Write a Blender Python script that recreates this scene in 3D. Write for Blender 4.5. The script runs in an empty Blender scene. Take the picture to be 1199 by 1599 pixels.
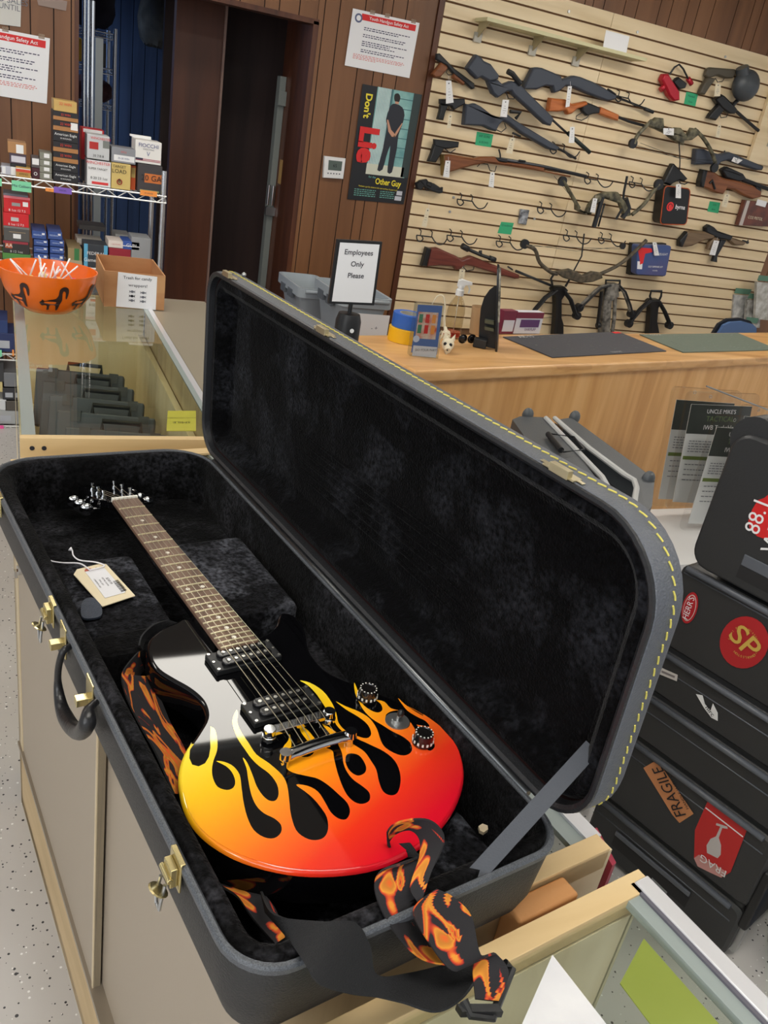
import bpy, bmesh, math, random
from mathutils import Vector, Matrix
from mathutils.geometry import tessellate_polygon
random.seed(7)
D = bpy.data
SC = bpy.context.scene
COL = SC.collection
PI = math.pi
V3 = Vector
# ---------------------------------------------------------------- camera
IW, IH, FPX = 1199.0, 1599.0, 1273.2
YAW, PITCH, ROLL, CH = .47158, .43292, .18019, 1.66
EYE = V3((0, 0, CH))
def _basis():
    cy, sy = math.cos(YAW), math.sin(YAW)
    f0, r0, u0 = V3((sy, cy, 0)), V3((cy, -sy, 0)), V3((0, 0, 1))
    f = f0*math.cos(PITCH) - u0*math.sin(PITCH)
    u = u0*math.cos(PITCH) + f0*math.sin(PITCH)
    r = r0*math.cos(ROLL) + u*math.sin(ROLL)
    return r, -r0*math.sin(ROLL) + u*math.cos(ROLL), f
CR, CU, CF = _basis()
cam = D.objects.new('camera', D.cameras.new('camera'))
COL.objects.link(cam)
cam.data.sensor_fit = 'HORIZONTAL'; cam.data.sensor_width = 36.0
cam.data.lens = FPX/IW*36.0
cam.data.clip_start = .02
cam.matrix_world = Matrix(((CR.x, CU.x, -CF.x, EYE.x), (CR.y, CU.y, -CF.y, EYE.y), (CR.z, CU.z, -CF.z, EYE.z), (0, 0, 0, 1)))
SC.camera = cam
# ---------------------------------------------------------------- colour management, world, lights
SC.view_settings.view_transform = 'Standard'
SC.view_settings.look = 'None'
SC.view_settings.gamma = 1.0
SC.view_settings.use_curve_mapping = False
SC.view_settings.exposure = 0.3
w = D.worlds.new('room_ambience'); SC.world = w; w.use_nodes = True
w.node_tree.nodes['Background'].inputs[0].default_value = (.93, .96, 1.0, 1)
w.node_tree.nodes['Background'].inputs[1].default_value = .42
def area(name, loc, size, power, col=(1, .96, .9), rot=(0, 0, 0)):
    l = D.lights.new(name, 'AREA'); l.shape = 'RECTANGLE'; l.size, l.size_y = size; l.energy = power; l.color = col
    o = D.objects.new(name, l); o.location = loc; o.rotation_euler = rot; COL.objects.link(o); return o
CEIL = 2.95
area('soft_fill_left', (-2.6, -2.4, 1.9), (3.2, 2.0), 70, (.94, .97, 1.0), (math.radians(78), 0, math.radians(-42)))  # added soft fill from behind left, no window known there
area('passage_lamp', (-.5, 6.9, 2.35), (.6, .6), 38, (.5, .68, 1.0))
# ---------------------------------------------------------------- pixel of the photo -> point in the room
def ray(x, y):
    return CR*((x-IW/2)/FPX) - CU*((y-IH/2)/FPX) + CF
def onz(x, y, z):
    d = ray(x, y); return EYE + d*((z-CH)/d.z)
def ony(x, y, Y):
    d = ray(x, y); return EYE + d*(Y/d.y)
def onpl(x, y, P0, N):
    d = ray(x, y); return EYE + d*((P0-EYE).dot(N)/d.dot(N))
def zm(ox, oy, s, pts):
    return [(ox+a/s, oy+b/s) for a, b in pts]
# ---------------------------------------------------------------- materials
def lin(c):
    return tuple((v/255/12.92 if v/255 <= .04045 else ((v/255+.055)/1.055)**2.4) for v in c)
_M = {}
def mat(name, col, rough=.6, metal=0., spec=.5, bump=None, mottle=None, sheen=0, emit=None, trans=0, coat=0, alpha=1):
    """col in 0-255 sRGB; bump=(scale,strength); mottle=(scale,col2,stretch)"""
    if name in _M: return _M[name]
    m = D.materials.new(name); m.use_nodes = True; _M[name] = m
    nt = m.node_tree; N = nt.nodes; L = nt.links; b = N['Principled BSDF']
    b.inputs['Base Color'].default_value = (*lin(col), 1)
    b.inputs['Roughness'].default_value = rough
    b.inputs['Metallic'].default_value = metal
    b.inputs['Specular IOR Level'].default_value = spec
    if sheen: b.inputs['Sheen Weight'].default_value = sheen; b.inputs['Sheen Roughness'].default_value = .4
    if trans: b.inputs['Transmission Weight'].default_value = trans
    if coat: b.inputs['Coat Weight'].default_value = coat; b.inputs['Coat Roughness'].default_value = .03
    if emit: b.inputs['Emission Color'].default_value = (*lin(col), 1); b.inputs['Emission Strength'].default_value = emit
    if alpha < 1: b.inputs['Alpha'].default_value = alpha
    if bump or mottle:
        tc = N.new('ShaderNodeTexCoord')
    if mottle:
        mp = N.new('ShaderNodeMapping'); mp.inputs['Scale'].default_value = mottle[2]
        L.new(tc.outputs['Object'], mp.inputs['Vector'])
        n = N.new('ShaderNodeTexNoise'); n.inputs['Scale'].default_value = mottle[0]; n.inputs['Detail'].default_value = 5
        L.new(mp.outputs[0], n.inputs['Vector'])
        r = N.new('ShaderNodeValToRGB'); r.color_ramp.elements[0].position = .36; r.color_ramp.elements[1].position = .66
        r.color_ramp.elements[0].color = (*lin(col), 1); r.color_ramp.elements[1].color = (*lin(mottle[1]), 1)
        L.new(n.outputs['Fac'], r.inputs[0]); L.new(r.outputs[0], b.inputs['Base Color'])
    if bump:
        n = N.new('ShaderNodeTexNoise'); n.inputs['Scale'].default_value = bump[0]; n.inputs['Detail'].default_value = 3
        L.new(tc.outputs['Object'], n.inputs['Vector'])
        bp = N.new('ShaderNodeBump'); bp.inputs['Strength'].default_value = bump[1]; bp.inputs['Distance'].default_value = bump[2] if len(bump) > 2 else .002
        L.new(n.outputs['Fac'], bp.inputs['Height']); L.new(bp.outputs[0], b.inputs['Normal'])
    return m
def wood(name, c1, c2, c3, axis=2, sc=1.0, rough=.45, strips=0):
    """long-grained wood; axis = grain direction; strips = width of butcher-block strips"""
    if name in _M: return _M[name]
    m = D.materials.new(name); m.use_nodes = True; _M[name] = m
    nt = m.node_tree; N = nt.nodes; L = nt.links; b = N['Principled BSDF']; b.inputs['Roughness'].default_value = rough
    tc = N.new('ShaderNodeTexCoord'); mp = N.new('ShaderNodeMapping')
    s = [7*sc]*3; s[axis] = .5*sc; mp.inputs['Scale'].default_value = s
    L.new(tc.outputs['Object'], mp.inputs['Vector'])
    n = N.new('ShaderNodeTexNoise'); n.inputs['Scale'].default_value = 2.2; n.inputs['Detail'].default_value = 6; n.inputs['Distortion'].default_value = .5
    L.new(mp.outputs[0], n.inputs['Vector'])
    r = N.new('ShaderNodeValToRGB'); e = r.color_ramp.elements
    e[0].position = .3; e[0].color = (*lin(c1), 1); e[1].position = .72; e[1].color = (*lin(c3), 1)
    k = e.new(.5); k.color = (*lin(c2), 1)
    L.new(n.outputs['Fac'], r.inputs[0]); out = r.outputs[0]
    if strips:
        mp2 = N.new('ShaderNodeMapping'); s2 = [1/strips]*3; s2[axis] = 1.1; mp2.inputs['Scale'].default_value = s2
        L.new(tc.outputs['Object'], mp2.inputs['Vector'])
        vo = N.new('ShaderNodeTexVoronoi'); vo.inputs['Scale'].default_value = 1.0; vo.distance = 'CHEBYCHEV'; vo.inputs['Randomness'].default_value = .35
        L.new(mp2.outputs[0], vo.inputs['Vector'])
        mx = N.new('ShaderNodeMix'); mx.data_type = 'RGBA'; mx.blend_type = 'MULTIPLY'; mx.inputs[0].default_value = .32
        rr = N.new('ShaderNodeValToRGB'); rr.color_ramp.elements[0].color = (.35, .22, .12, 1)
        L.new(vo.outputs['Color'], rr.inputs[0]); L.new(out, mx.inputs[6]); L.new(rr.outputs[0], mx.inputs[7]); out = mx.outputs[2]
    L.new(out, b.inputs['Base Color'])
    bp = N.new('ShaderNodeBump'); bp.inputs['Strength'].default_value = .08; L.new(n.outputs['Fac'], bp.inputs['Height']); L.new(bp.outputs[0], b.inputs['Normal'])
    return m
def glass(name, tint=(235, 240, 232), refl=1.0, ior=1.5):
    if name in _M: return _M[name]
    m = D.materials.new(name); m.use_nodes = True; _M[name] = m
    nt = m.node_tree; N = nt.nodes; L = nt.links; N.remove(N['Principled BSDF']); o = N['Material Output']
    t = N.new('ShaderNodeBsdfTransparent'); t.inputs[0].default_value = (*lin(tint), 1)
    g = N.new('ShaderNodeBsdfGlossy'); g.inputs['Roughness'].default_value = .015
    f = N.new('ShaderNodeFresnel'); f.inputs['IOR'].default_value = ior
    mu = N.new('ShaderNodeMath'); mu.operation = 'MULTIPLY'; mu.inputs[1].default_value = refl
    gm = N.new('ShaderNodeNewGeometry'); iv = N.new('ShaderNodeMath'); iv.operation = 'SUBTRACT'; iv.inputs[0].default_value = 1.0; L.new(gm.outputs['Backfacing'], iv.inputs[1])
    m2 = N.new('ShaderNodeMath'); m2.operation = 'MULTIPLY'; L.new(f.outputs[0], m2.inputs[0]); L.new(iv.outputs[0], m2.inputs[1]); L.new(m2.outputs[0], mu.inputs[0])
    x = N.new('ShaderNodeMixShader'); L.new(mu.outputs[0], x.inputs[0]); L.new(t.outputs[0], x.inputs[1]); L.new(g.outputs[0], x.inputs[2])
    L.new(x.outputs[0], o.inputs[0]); return m
def plush(name, lo, hi):
    if name in _M: return _M[name]
    m = D.materials.new(name); m.use_nodes = True; _M[name] = m
    nt = m.node_tree; N = nt.nodes; L = nt.links; b = N['Principled BSDF']; b.inputs['Roughness'].default_value = .95; b.inputs['Specular IOR Level'].default_value = .1
    b.inputs['Sheen Weight'].default_value = .05; b.inputs['Sheen Roughness'].default_value = .35
    tc = N.new('ShaderNodeTexCoord')
    n = N.new('ShaderNodeTexNoise'); n.inputs['Scale'].default_value = 9; n.inputs['Detail'].default_value = 7; n.inputs['Roughness'].default_value = .68; n.inputs['Distortion'].default_value = .3
    L.new(tc.outputs['Object'], n.inputs['Vector'])
    r = N.new('ShaderNodeValToRGB'); r.color_ramp.elements[0].position = .48; r.color_ramp.elements[1].position = .72
    r.color_ramp.elements[0].color = (*lin(lo), 1); r.color_ramp.elements[1].color = (*lin(hi), 1)
    L.new(n.outputs['Fac'], r.inputs[0])
    g = N.new('ShaderNodeTexNoise'); g.inputs['Scale'].default_value = 150; g.inputs['Detail'].default_value = 3; L.new(tc.outputs['Object'], g.inputs['Vector'])
    gr_ = N.new('ShaderNodeValToRGB'); gr_.color_ramp.elements[0].position = .35; gr_.color_ramp.elements[1].position = .7; gr_.color_ramp.elements[0].color = (.25, .25, .25, 1); gr_.color_ramp.elements[1].color = (2.2, 2.2, 2.2, 1)
    L.new(g.outputs['Fac'], gr_.inputs[0]); mx = N.new('ShaderNodeMix'); mx.data_type = 'RGBA'; mx.blend_type = 'MULTIPLY'; mx.inputs[0].default_value = 1.0
    L.new(r.outputs[0], mx.inputs[6]); L.new(gr_.outputs[0], mx.inputs[7]); L.new(mx.outputs[2], b.inputs['Base Color'])
    f = N.new('ShaderNodeTexNoise'); f.inputs['Scale'].default_value = 320; f.inputs['Detail'].default_value = 2
    L.new(tc.outputs['Object'], f.inputs['Vector'])
    ad = N.new('ShaderNodeMath'); ad.operation = 'MULTIPLY_ADD'; ad.inputs[1].default_value = 3.0
    L.new(n.outputs['Fac'], ad.inputs[0]); L.new(f.outputs['Fac'], ad.inputs[2])
    bp = N.new('ShaderNodeBump'); bp.inputs['Strength'].default_value = .6; bp.inputs['Distance'].default_value = .003
    L.new(ad.outputs[0], bp.inputs['Height']); L.new(bp.outputs[0], b.inputs['Normal'])
    return m
# ---------------------------------------------------------------- mesh helper
class MB:
    def __init__(s): s.b = bmesh.new(); s.mi = 0; s.uv = None
    def face(s, pts, mi=None):
        vs = [s.b.verts.new(p) for p in pts]
        f = s.b.faces.new(vs); f.material_index = s.mi if mi is None else mi; return f
    def hexa(s, P):     # 8 corners: 0-3 bottom ccw, 4-7 top
        v = [s.b.verts.new(p) for p in P]
        for q in ((3, 2, 1, 0), (4, 5, 6, 7), (0, 1, 5, 4), (1, 2, 6, 5), (2, 3, 7, 6), (3, 0, 4, 7)):
            f = s.b.faces.new([v[i] for i in q]); f.material_index = s.mi
        return s
    def box(s, lo, hi, fr=None):
        a, b = lo, hi
        P = [(a[0], a[1], a[2]), (b[0], a[1], a[2]), (b[0], b[1], a[2]), (a[0], b[1], a[2]), (a[0], a[1], b[2]), (b[0], a[1], b[2]), (b[0], b[1], b[2]), (a[0], b[1], b[2])]
        P = [V3(p) for p in P]
        if fr: P = [fr(p) for p in P]
        return s.hexa(P)
    def cyl(s, p0, p1, r, r1=None, n=14, caps=True):
        p0, p1 = V3(p0), V3(p1); r1 = r if r1 is None else r1
        ax = (p1-p0).normalized(); t = V3((0, 0, 1)) if abs(ax.z) < .9 else V3((1, 0, 0))
        x = ax.cross(t).normalized(); y = ax.cross(x)
        A = [s.b.verts.new(p0+(x*math.cos(2*PI*i/n)+y*math.sin(2*PI*i/n))*r) for i in range(n)]
        B = [s.b.verts.new(p1+(x*math.cos(2*PI*i/n)+y*math.sin(2*PI*i/n))*r1) for i in range(n)]
        for i in range(n):
            f = s.b.faces.new((A[i], A[(i+1) % n], B[(i+1) % n], B[i])); f.smooth = True; f.material_index = s.mi
        if caps:
            for c in (A[::-1], B):
                f = s.b.faces.new(c); f.material_index = s.mi
        return s
    def tube(s, pts, r, n=8, closed=False):
        pts = [V3(p) for p in pts]; R = []; prev = None
        m = len(pts)
        for i, p in enumerate(pts):
            if closed: d = pts[(i+1) % m]-pts[i-1]
            else: d = pts[min(i+1, m-1)]-pts[max(i-1, 0)]
            if d.length < 1e-9: d = V3((0, 0, 1))
            d.normalize()
            if prev is None:
                t = V3((0, 0, 1)) if abs(d.z) < .9 else V3((1, 0, 0)); x = d.cross(t).normalized()
            else:
                x = prev - d*prev.dot(d)
                x = x.normalized() if x.length > 1e-6 else d.orthogonal().normalized()
            prev = x; y = d.cross(x); rr = r[i] if isinstance(r, (list, tuple)) else r
            R.append([s.b.verts.new(p+(x*math.cos(2*PI*k/n)+y*math.sin(2*PI*k/n))*rr) for k in range(n)])
        for i in range(m if closed else m-1):
            a, b = R[i], R[(i+1) % m]
            for k in range(n):
                f = s.b.faces.new((a[k], a[(k+1) % n], b[(k+1) % n], b[k])); f.smooth = True; f.material_index = s.mi
        if not closed:
            for c in (R[0][::-1], R[-1]):
                f = s.b.faces.new(c); f.material_index = s.mi
        return s
    def prism(s, pts, off, mi_side=None, bev=0):
        """closed 3D planar polygon (any shape) swept by off; bev = soft edge on the swept end"""
        pts = [V3(p) for p in pts]; off = V3(off); n = len(pts)
        tri = tessellate_polygon([pts])
        rings = [(pts, V3((0, 0, 0)))]
        if bev:
            c = sum(pts, V3())/n; nn = off.normalized(); ins = []
            for i in range(n):
                e1 = (pts[i]-pts[i-1]); e2 = (pts[(i+1) % n]-pts[i])
                e1 = e1.normalized() if e1.length > 1e-7 else V3((1, 0, 0)); e2 = e2.normalized() if e2.length > 1e-7 else e1
                m_ = (nn.cross(e1)+nn.cross(e2)); m_ = m_.normalized() if m_.length > 1e-4 else nn.cross(e1)
                ins.append(m_)
            ar = sum((pts[i].cross(pts[(i+1) % n]) for i in range(n)), V3()).dot(nn)
            sg = 1 if ar > 0 else -1
            L_ = off.length; b_ = min(bev, L_*.6)
            rings.append((pts, nn*(L_-b_)))
            rings.append(([p+m_*sg*b_*.35 for p, m_ in zip(pts, ins)], nn*(L_-b_*.3)))
            rings.append(([p+m_*sg*b_*.9 for p, m_ in zip(pts, ins)], off))
        else: rings.append((pts, off))
        R = [[s.b.verts.new(p+o) for p in ps] for ps, o in rings]
        for i in range(len(R)-1):
            for k in range(n):
                try:
                    f = s.b.faces.new((R[i][k], R[i][(k+1) % n], R[i+1][(k+1) % n], R[i+1][k])); f.material_index = s.mi if mi_side is None else mi_side
                    f.smooth = bool(bev and i > 0)
                except ValueError: pass
        for r_ in (R[0], R[-1]):
            for t in tri:
                try:
                    f = s.b.faces.new([r_[i] for i in t]); f.material_index = s.mi
                except ValueError: pass
        return s
    def poly(s, pts, mi=None):
        pts = [V3(p) for p in pts]; vs = [s.b.verts.new(p) for p in pts]
        for t in tessellate_polygon([pts]):
            try:
                f = s.b.faces.new([vs[i] for i in t]); f.material_index = s.mi if mi is None else mi
            except ValueError: pass
        return s
    def lathe(s, prof, O=(0, 0, 0), X=(1, 0, 0), Y=(0, 1, 0), Z=(0, 0, 1), n=28, sx=1, sy=1):
        O, X, Y, Z = V3(O), V3(X), V3(Y), V3(Z); R = []
        for r, h in prof:
            R.append([s.b.verts.new(O+X*(r*sx*math.cos(2*PI*k/n))+Y*(r*sy*math.sin(2*PI*k/n))+Z*h) for k in range(n)])
        for i in range(len(R)-1):
            for k in range(n):
                f = s.b.faces.new((R[i][k], R[i][(k+1) % n], R[i+1][(k+1) % n], R[i+1][k])); f.smooth = True; f.material_index = s.mi
        for c, (r, h) in ((R[0][::-1], prof[0]), (R[-1], prof[-1])):
            if r > 1e-5:
                f = s.b.faces.new(c); f.material_index = s.mi
        return s
    def ball(s, c, r, sc=(1, 1, 1), n=12):
        prof = [(max(1e-6, math.sin(PI*i/n)), -math.cos(PI*i/n)) for i in range(n+1)]
        return s.lathe([(p*r, h*r*sc[2]) for p, h in prof], c, n=n*2, sx=sc[0], sy=sc[1])
    def build(s, name, mats, parent=None, smooth=False, bevel=0, seg=2, up=None):
        bmesh.ops.recalc_face_normals(s.b, faces=s.b.faces[:])
        if up is not None:
            for f in s.b.faces:
                if abs(f.normal.z) > .9 and f.normal.z < 0 and f.calc_center_median().z > up: f.normal_flip()
        me = D.meshes.new(name)
        off = world_loc(parent) if parent else None
        if off is None:
            xs = [v.co for v in s.b.verts]
            lo = V3((min(v.x for v in xs), min(v.y for v in xs), min(v.z for v in xs))); hi = V3((max(v.x for v in xs), max(v.y for v in xs), max(v.z for v in xs)))
            off = V3(((lo.x+hi.x)/2, (lo.y+hi.y)/2, lo.z))
        bmesh.ops.translate(s.b, verts=s.b.verts[:], vec=-off)
        s.b.to_mesh(me); s.b.free()
        fl_ = [p.use_smooth for p in me.polygons]
        if any(fl_):
            me.set_sharp_from_angle(angle=math.radians(38)); me.polygons.foreach_set('use_smooth', fl_)
        if smooth:
            for p in me.polygons: p.use_smooth = True
        o = D.objects.new(name, me); COL.objects.link(o)
        for m in (mats if isinstance(mats, (list, tuple)) else [mats]): me.materials.append(m)
        if parent: o.parent = parent
        else: o.location = off
        if bevel:
            b = o.modifiers.new('edge', 'BEVEL'); b.width = bevel; b.segments = seg; b.limit_method = 'ANGLE'; b.angle_limit = math.radians(40)
            if seg > 1:
                for p in me.polygons: p.use_smooth = True
                b.harden_normals = True
        return o
def world_loc(o):
    l = V3((0, 0, 0))
    while o: l += o.location; o = o.parent
    return l
def tag(o, label=None, cat=None, group=None, kind=None):
    if label: o['label'] = label
    if cat: o['category'] = cat
    if group: o['group'] = group
    if kind: o['kind'] = kind
    return o
def thing(name, label, cat, loc, group=None):
    o = D.objects.new(name, None); o.location = V3(loc); o.empty_display_size = .05; COL.objects.link(o)
    return tag(o, label, cat, group)
def struct(mb, name, m, **k):
    return tag(mb.build(name, m, **k), kind='structure')
def text(s, O, R, U, h, m, parent, name='lettering', align='CENTER', th=.0006, sx=1.0, bold=0.0, flip=False):
    """flat lettering: O origin on the surface, R reading direction, U up, h letter height"""
    c = D.curves.new('t', 'FONT'); c.body = s; c.size = 1.0; c.align_x = align; c.align_y = 'CENTER'; c.offset = bold; c.resolution_u = 3
    t = D.objects.new('t', c); COL.objects.link(t)
    bpy.context.view_layer.update()
    me = D.meshes.new_from_object(t.evaluated_get(bpy.context.evaluated_depsgraph_get()))
    D.objects.remove(t); D.curves.remove(c)
    R, U = V3(R).normalized(), V3(U).normalized(); N = R.cross(U); k = h/.72
    if flip: N = -N
    off = world_loc(parent) if parent else V3((0, 0, 0))
    for v in me.vertices: v.co = V3(O) + R*(v.co.x*k*sx) + U*(v.co.y*k) + N*th - off
    o = D.objects.new(name, me); me.name = name; me.materials.clear(); me.materials.append(m); COL.objects.link(o)
    for p in me.polygons: p.material_index = 0
    if parent: o.parent = parent
    return o
def crom(P, n=8, closed=False):
    P = [V3(p) for p in P]; m = len(P); out = []
    for i in range(m if closed else m-1):
        a, b, c, d = (P[(i-1) % m], P[i], P[(i+1) % m], P[(i+2) % m]) if closed else (P[max(i-1, 0)], P[i], P[i+1], P[min(i+2, m-1)])
        for k in range(n):
            t = k/n
            out.append(.5*((2*b)+(c-a)*t+(2*a-5*b+4*c-d)*t*t+(3*b-a-3*c+d)*t**3))
    if not closed: out.append(P[-1])
    return out
def c2(P, n=4, closed=True):
    return [(p.x, p.y) for p in crom([(a, b, 0) for a, b in P], n, closed)]
# shared materials
BLK = mat('black_plastic', (24, 25, 27), .42, bump=(120, .15))
BLKM = mat('blued_metal', (30, 31, 34), .35, .3)
GREYM = mat('dark_grey_metal', (66, 68, 72), .4, .6)
CHROME = mat('chrome', (215, 217, 220), .08, 1.0)
BRASS = mat('brass_plate', (205, 190, 140), .25, .9)
STEEL = mat('steel', (185, 187, 188), .3, .9)
WHITE = mat('white_paper', (236, 236, 238), .7)
INK = mat('ink', (28, 28, 34), .8)
RED = mat('print_red', (214, 38, 40), .6)
TXTG = mat('grey_print', (110, 112, 120), .8)
CREAM = mat('cream_card', (226, 214, 186), .8)
GREEN_NOTE = mat('green_note', (60, 172, 122), .8)
GOLDW = wood('tan_laminate_edge', (196, 166, 118), (212, 184, 136), (222, 197, 150), 0, 1.0, .5)
# ================================================================ setting
WY = 4.9
def floor_mat():
    m = D.materials.new('speckled_epoxy'); m.use_nodes = True; nt = m.node_tree; N = nt.nodes; L = nt.links; b = N['Principled BSDF']; b.inputs['Roughness'].default_value = .28
    tc = N.new('ShaderNodeTexCoord')
    n = N.new('ShaderNodeTexNoise'); n.inputs['Scale'].default_value = 2.5; n.inputs['Detail'].default_value = 5
    L.new(tc.outputs['Object'], n.inputs['Vector'])
    r = N.new('ShaderNodeValToRGB'); r.color_ramp.elements[0].color = (*lin((176, 172, 168)), 1); r.color_ramp.elements[1].color = (*lin((200, 198, 196)), 1)
    L.new(n.outputs['Fac'], r.inputs[0]); prev = r.outputs[0]
    for sc, th, c in ((105, .16, (46, 46, 50)), (44, .08, (36, 36, 40)), (80, .12, (232, 232, 230))):
        v = N.new('ShaderNodeTexVoronoi'); v.inputs['Scale'].default_value = sc; L.new(tc.outputs['Object'], v.inputs['Vector'])
        sp = N.new('ShaderNodeSeparateColor'); L.new(v.outputs['Color'], sp.inputs[0])
        mm = N.new('ShaderNodeMath'); mm.operation = 'MULTIPLY'; mm.inputs[1].default_value = th*2.0; L.new(sp.outputs[0], mm.inputs[0])
        g = N.new('ShaderNodeMath'); g.operation = 'LESS_THAN'; L.new(v.outputs['Distance'], g.inputs[0]); L.new(mm.outputs[0], g.inputs[1])
        s2 = N.new('ShaderNodeMath'); s2.operation = 'GREATER_THAN'; s2.inputs[1].default_value = .62; L.new(sp.outputs[1], s2.inputs[0])
        m3 = N.new('ShaderNodeMath'); m3.operation = 'MULTIPLY'; L.new(g.outputs[0], m3.inputs[0]); L.new(s2.outputs[0], m3.inputs[1])
        x = N.new('ShaderNodeMix'); x.data_type = 'RGBA'; L.new(m3.outputs[0], x.inputs[0]); L.new(prev, x.inputs[6]); x.inputs[7].default_value = (*lin(c), 1); prev = x.outputs[2]
    L.new(prev, b.inputs['Base Color']); return m
struct(MB().box((-4, -3, -.05), (8.5, 8.6, 0)), 'floor', floor_mat())
ceil_m = mat('ceiling_tile', (212, 210, 204), .9, bump=(60, .3))
struct(MB().box((-4, -3, CEIL), (8.5, WY+.1, CEIL+.05)), 'ceiling', ceil_m)
PANEL = wood('brown_panelling', (104, 68, 42), (120, 80, 50), (134, 92, 60), 2, .5, .42)
GROOVE = mat('panel_groove', (40, 24, 16), .8)
def panelled(name, x0, x1, z0, z1, grooves, Y=WY, m=PANEL, g=GROOVE):
    b = MB(); b.mi = 1; b.box((x0, Y+.004, z0), (x1, Y+.06, z1)); b.mi = 0
    xs = [x0]+[q for q in sorted(grooves) if x0+.01 < q < x1-.01]+[x1]
    for i in range(len(xs)-1): b.box((xs[i]+(.003 if i else 0), Y, z0), (xs[i+1]-.003, Y+.03, z1))
    return struct(b, name, [m, g])
pat = [.0, .10, .15, .30, .345, .50]
def gr(x0, x1, known=()):
    o = list(known); x = x0
    while x < x1:
        for p in (.0, .1, .16, .31, .37, .52):
            if not known or x+p < min(known)-.05 or x+p > max(known)+.05: o.append(x+p)
        x += .61
    return o
panelled('wall_back', -4, .345, 0, CEIL, gr(-4.05, .345, (.04, .135, .24)))
panelled('wall_back_centre', 1.565, 2.262, 0, CEIL, [1.60, 1.685, 1.83, 1.93, 1.99, 2.075])
panelled('wall_back_header', .345, 1.565, 2.12, CEIL, [.52, .60, .78, .93, 1.09, 1.14, 1.27, 1.35, 1.46])
panelled('wall_back_upper', 2.262, 8.5, 2.525, CEIL, gr(2.3, 8.5, (3.359, 3.51, 3.604, 3.773, 3.863, 3.985, 4.071, 4.191, 4.376, 4.513, 4.591, 4.75, 4.86, 4.99, 5.1)))
panelled('wall_back_right', 5.372, 8.5, 0, 2.525, [5.46, 5.52, 5.7, 5.79, 6, 6.2, 6.4, 6.5, 6.8, 7, 7.3, 7.6, 8])
DBROWN = wood('dark_trim_wood', (66, 36, 22), (84, 46, 28), (98, 58, 36), 2, 1, .4)
struct(MB().box((2.262, WY-.012, 0), (2.296, WY+.05, 2.53)), 'trim_1', DBROWN)
struct(MB().box((1.545, WY-.006, 0), (1.575, WY+.3, 2.12)).box((.335, WY-.006, 0), (.355, WY+.1, 2.12)).box((.335, WY-.006, 2.105), (1.575, WY+.1, 2.13)), 'trim_2', DBROWN)
# slatwall: grooved boards
SLAT = wood('maple_slat', (220, 196, 154), (231, 209, 170), (239, 219, 183), 0, .9, .4)
SLATG = mat('slat_groove', (112, 80, 52), .8)
def slats(name, x0, x1, z0=.45, ztop=2.525, g0=2.287+.0762*2):
    b = MB(); b.mi = 1; b.box((x0, WY-.002, z0), (x1, WY+.03, ztop-.002)); b.mi = 0
    zs = [ztop]; z = g0
    while z > z0: zs.append(z); z -= .0767
    for i in range(len(zs)-1): b.box((x0, WY-.016, zs[i+1]+.0055), (x1, WY-.001, zs[i]-(.0055 if i else 0)))
    return struct(b, name, [SLAT, SLATG])
slats('wall_slat_left', 2.296, 3.432)
slats('wall_slat_right', 3.435, 5.372)
# passage behind the doorway
BLUELIT = wood('blue_lit_panelling', (50, 62, 84), (60, 74, 98), (70, 86, 112), 2, .8, .5)  # wood panelling with the passage's blue light put into its colour
panelled('wall_passage_back', -.6, 3.2, 0, 2.5, [x*.095 for x in range(-6, 34)], 7.6, BLUELIT, mat('blue_lit_groove', (14, 18, 26), .8))
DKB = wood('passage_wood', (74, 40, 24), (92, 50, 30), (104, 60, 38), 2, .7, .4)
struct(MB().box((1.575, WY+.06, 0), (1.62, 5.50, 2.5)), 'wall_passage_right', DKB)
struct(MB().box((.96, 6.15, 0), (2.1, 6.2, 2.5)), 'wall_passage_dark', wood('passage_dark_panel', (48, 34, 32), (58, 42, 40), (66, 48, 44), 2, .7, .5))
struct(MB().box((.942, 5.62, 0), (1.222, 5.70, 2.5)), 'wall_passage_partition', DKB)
struct(MB().box((1.222, 5.60, 0), (1.236, 5.72, 2.5)), 'trim_3', mat('pale_edge', (150, 120, 108), .5))  # pale strip along the right edge of the partition
struct(MB().box((-.7, WY+.06, 0), (-.62, 7.6, 2.5)), 'wall_passage_left', BLUELIT)
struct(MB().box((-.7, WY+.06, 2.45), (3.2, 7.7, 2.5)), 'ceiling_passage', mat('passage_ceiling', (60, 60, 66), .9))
# ceiling lamps above the frame: first placed from its reflection, the others unseen and assumed
DIFF = mat('lamp_diffuser', (255, 250, 240), .5, emit=9.0)
LFR = mat('lamp_frame', (225, 225, 222), .5)
for i, (x, y, nm) in enumerate(((.45, 3.05, 'the aisle behind the glass counter'), (3.5, 3.3, 'the wooden counter'), (-2.2, 3.0, 'the left aisle'), (.3, .2, 'the open guitar case'), (3.0, .2, 'the black trunks'), (-2.3, -.6, 'the left shop front'), (5.8, 2.0, 'the right shop end'))):
    t = thing('ceiling_light', 'rectangular fluorescent ceiling panel above '+nm, 'light', (x, y, CEIL-.03), 'ceiling panels')
    MB().box((x-.63, y-.34, CEIL-.03), (x+.63, y+.34, CEIL-.001)).build('frame', LFR, t)
    MB().box((x-.60, y-.31, CEIL-.036), (x+.60, y+.31, CEIL-.029)).build('diffuser', DIFF, t)

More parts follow.
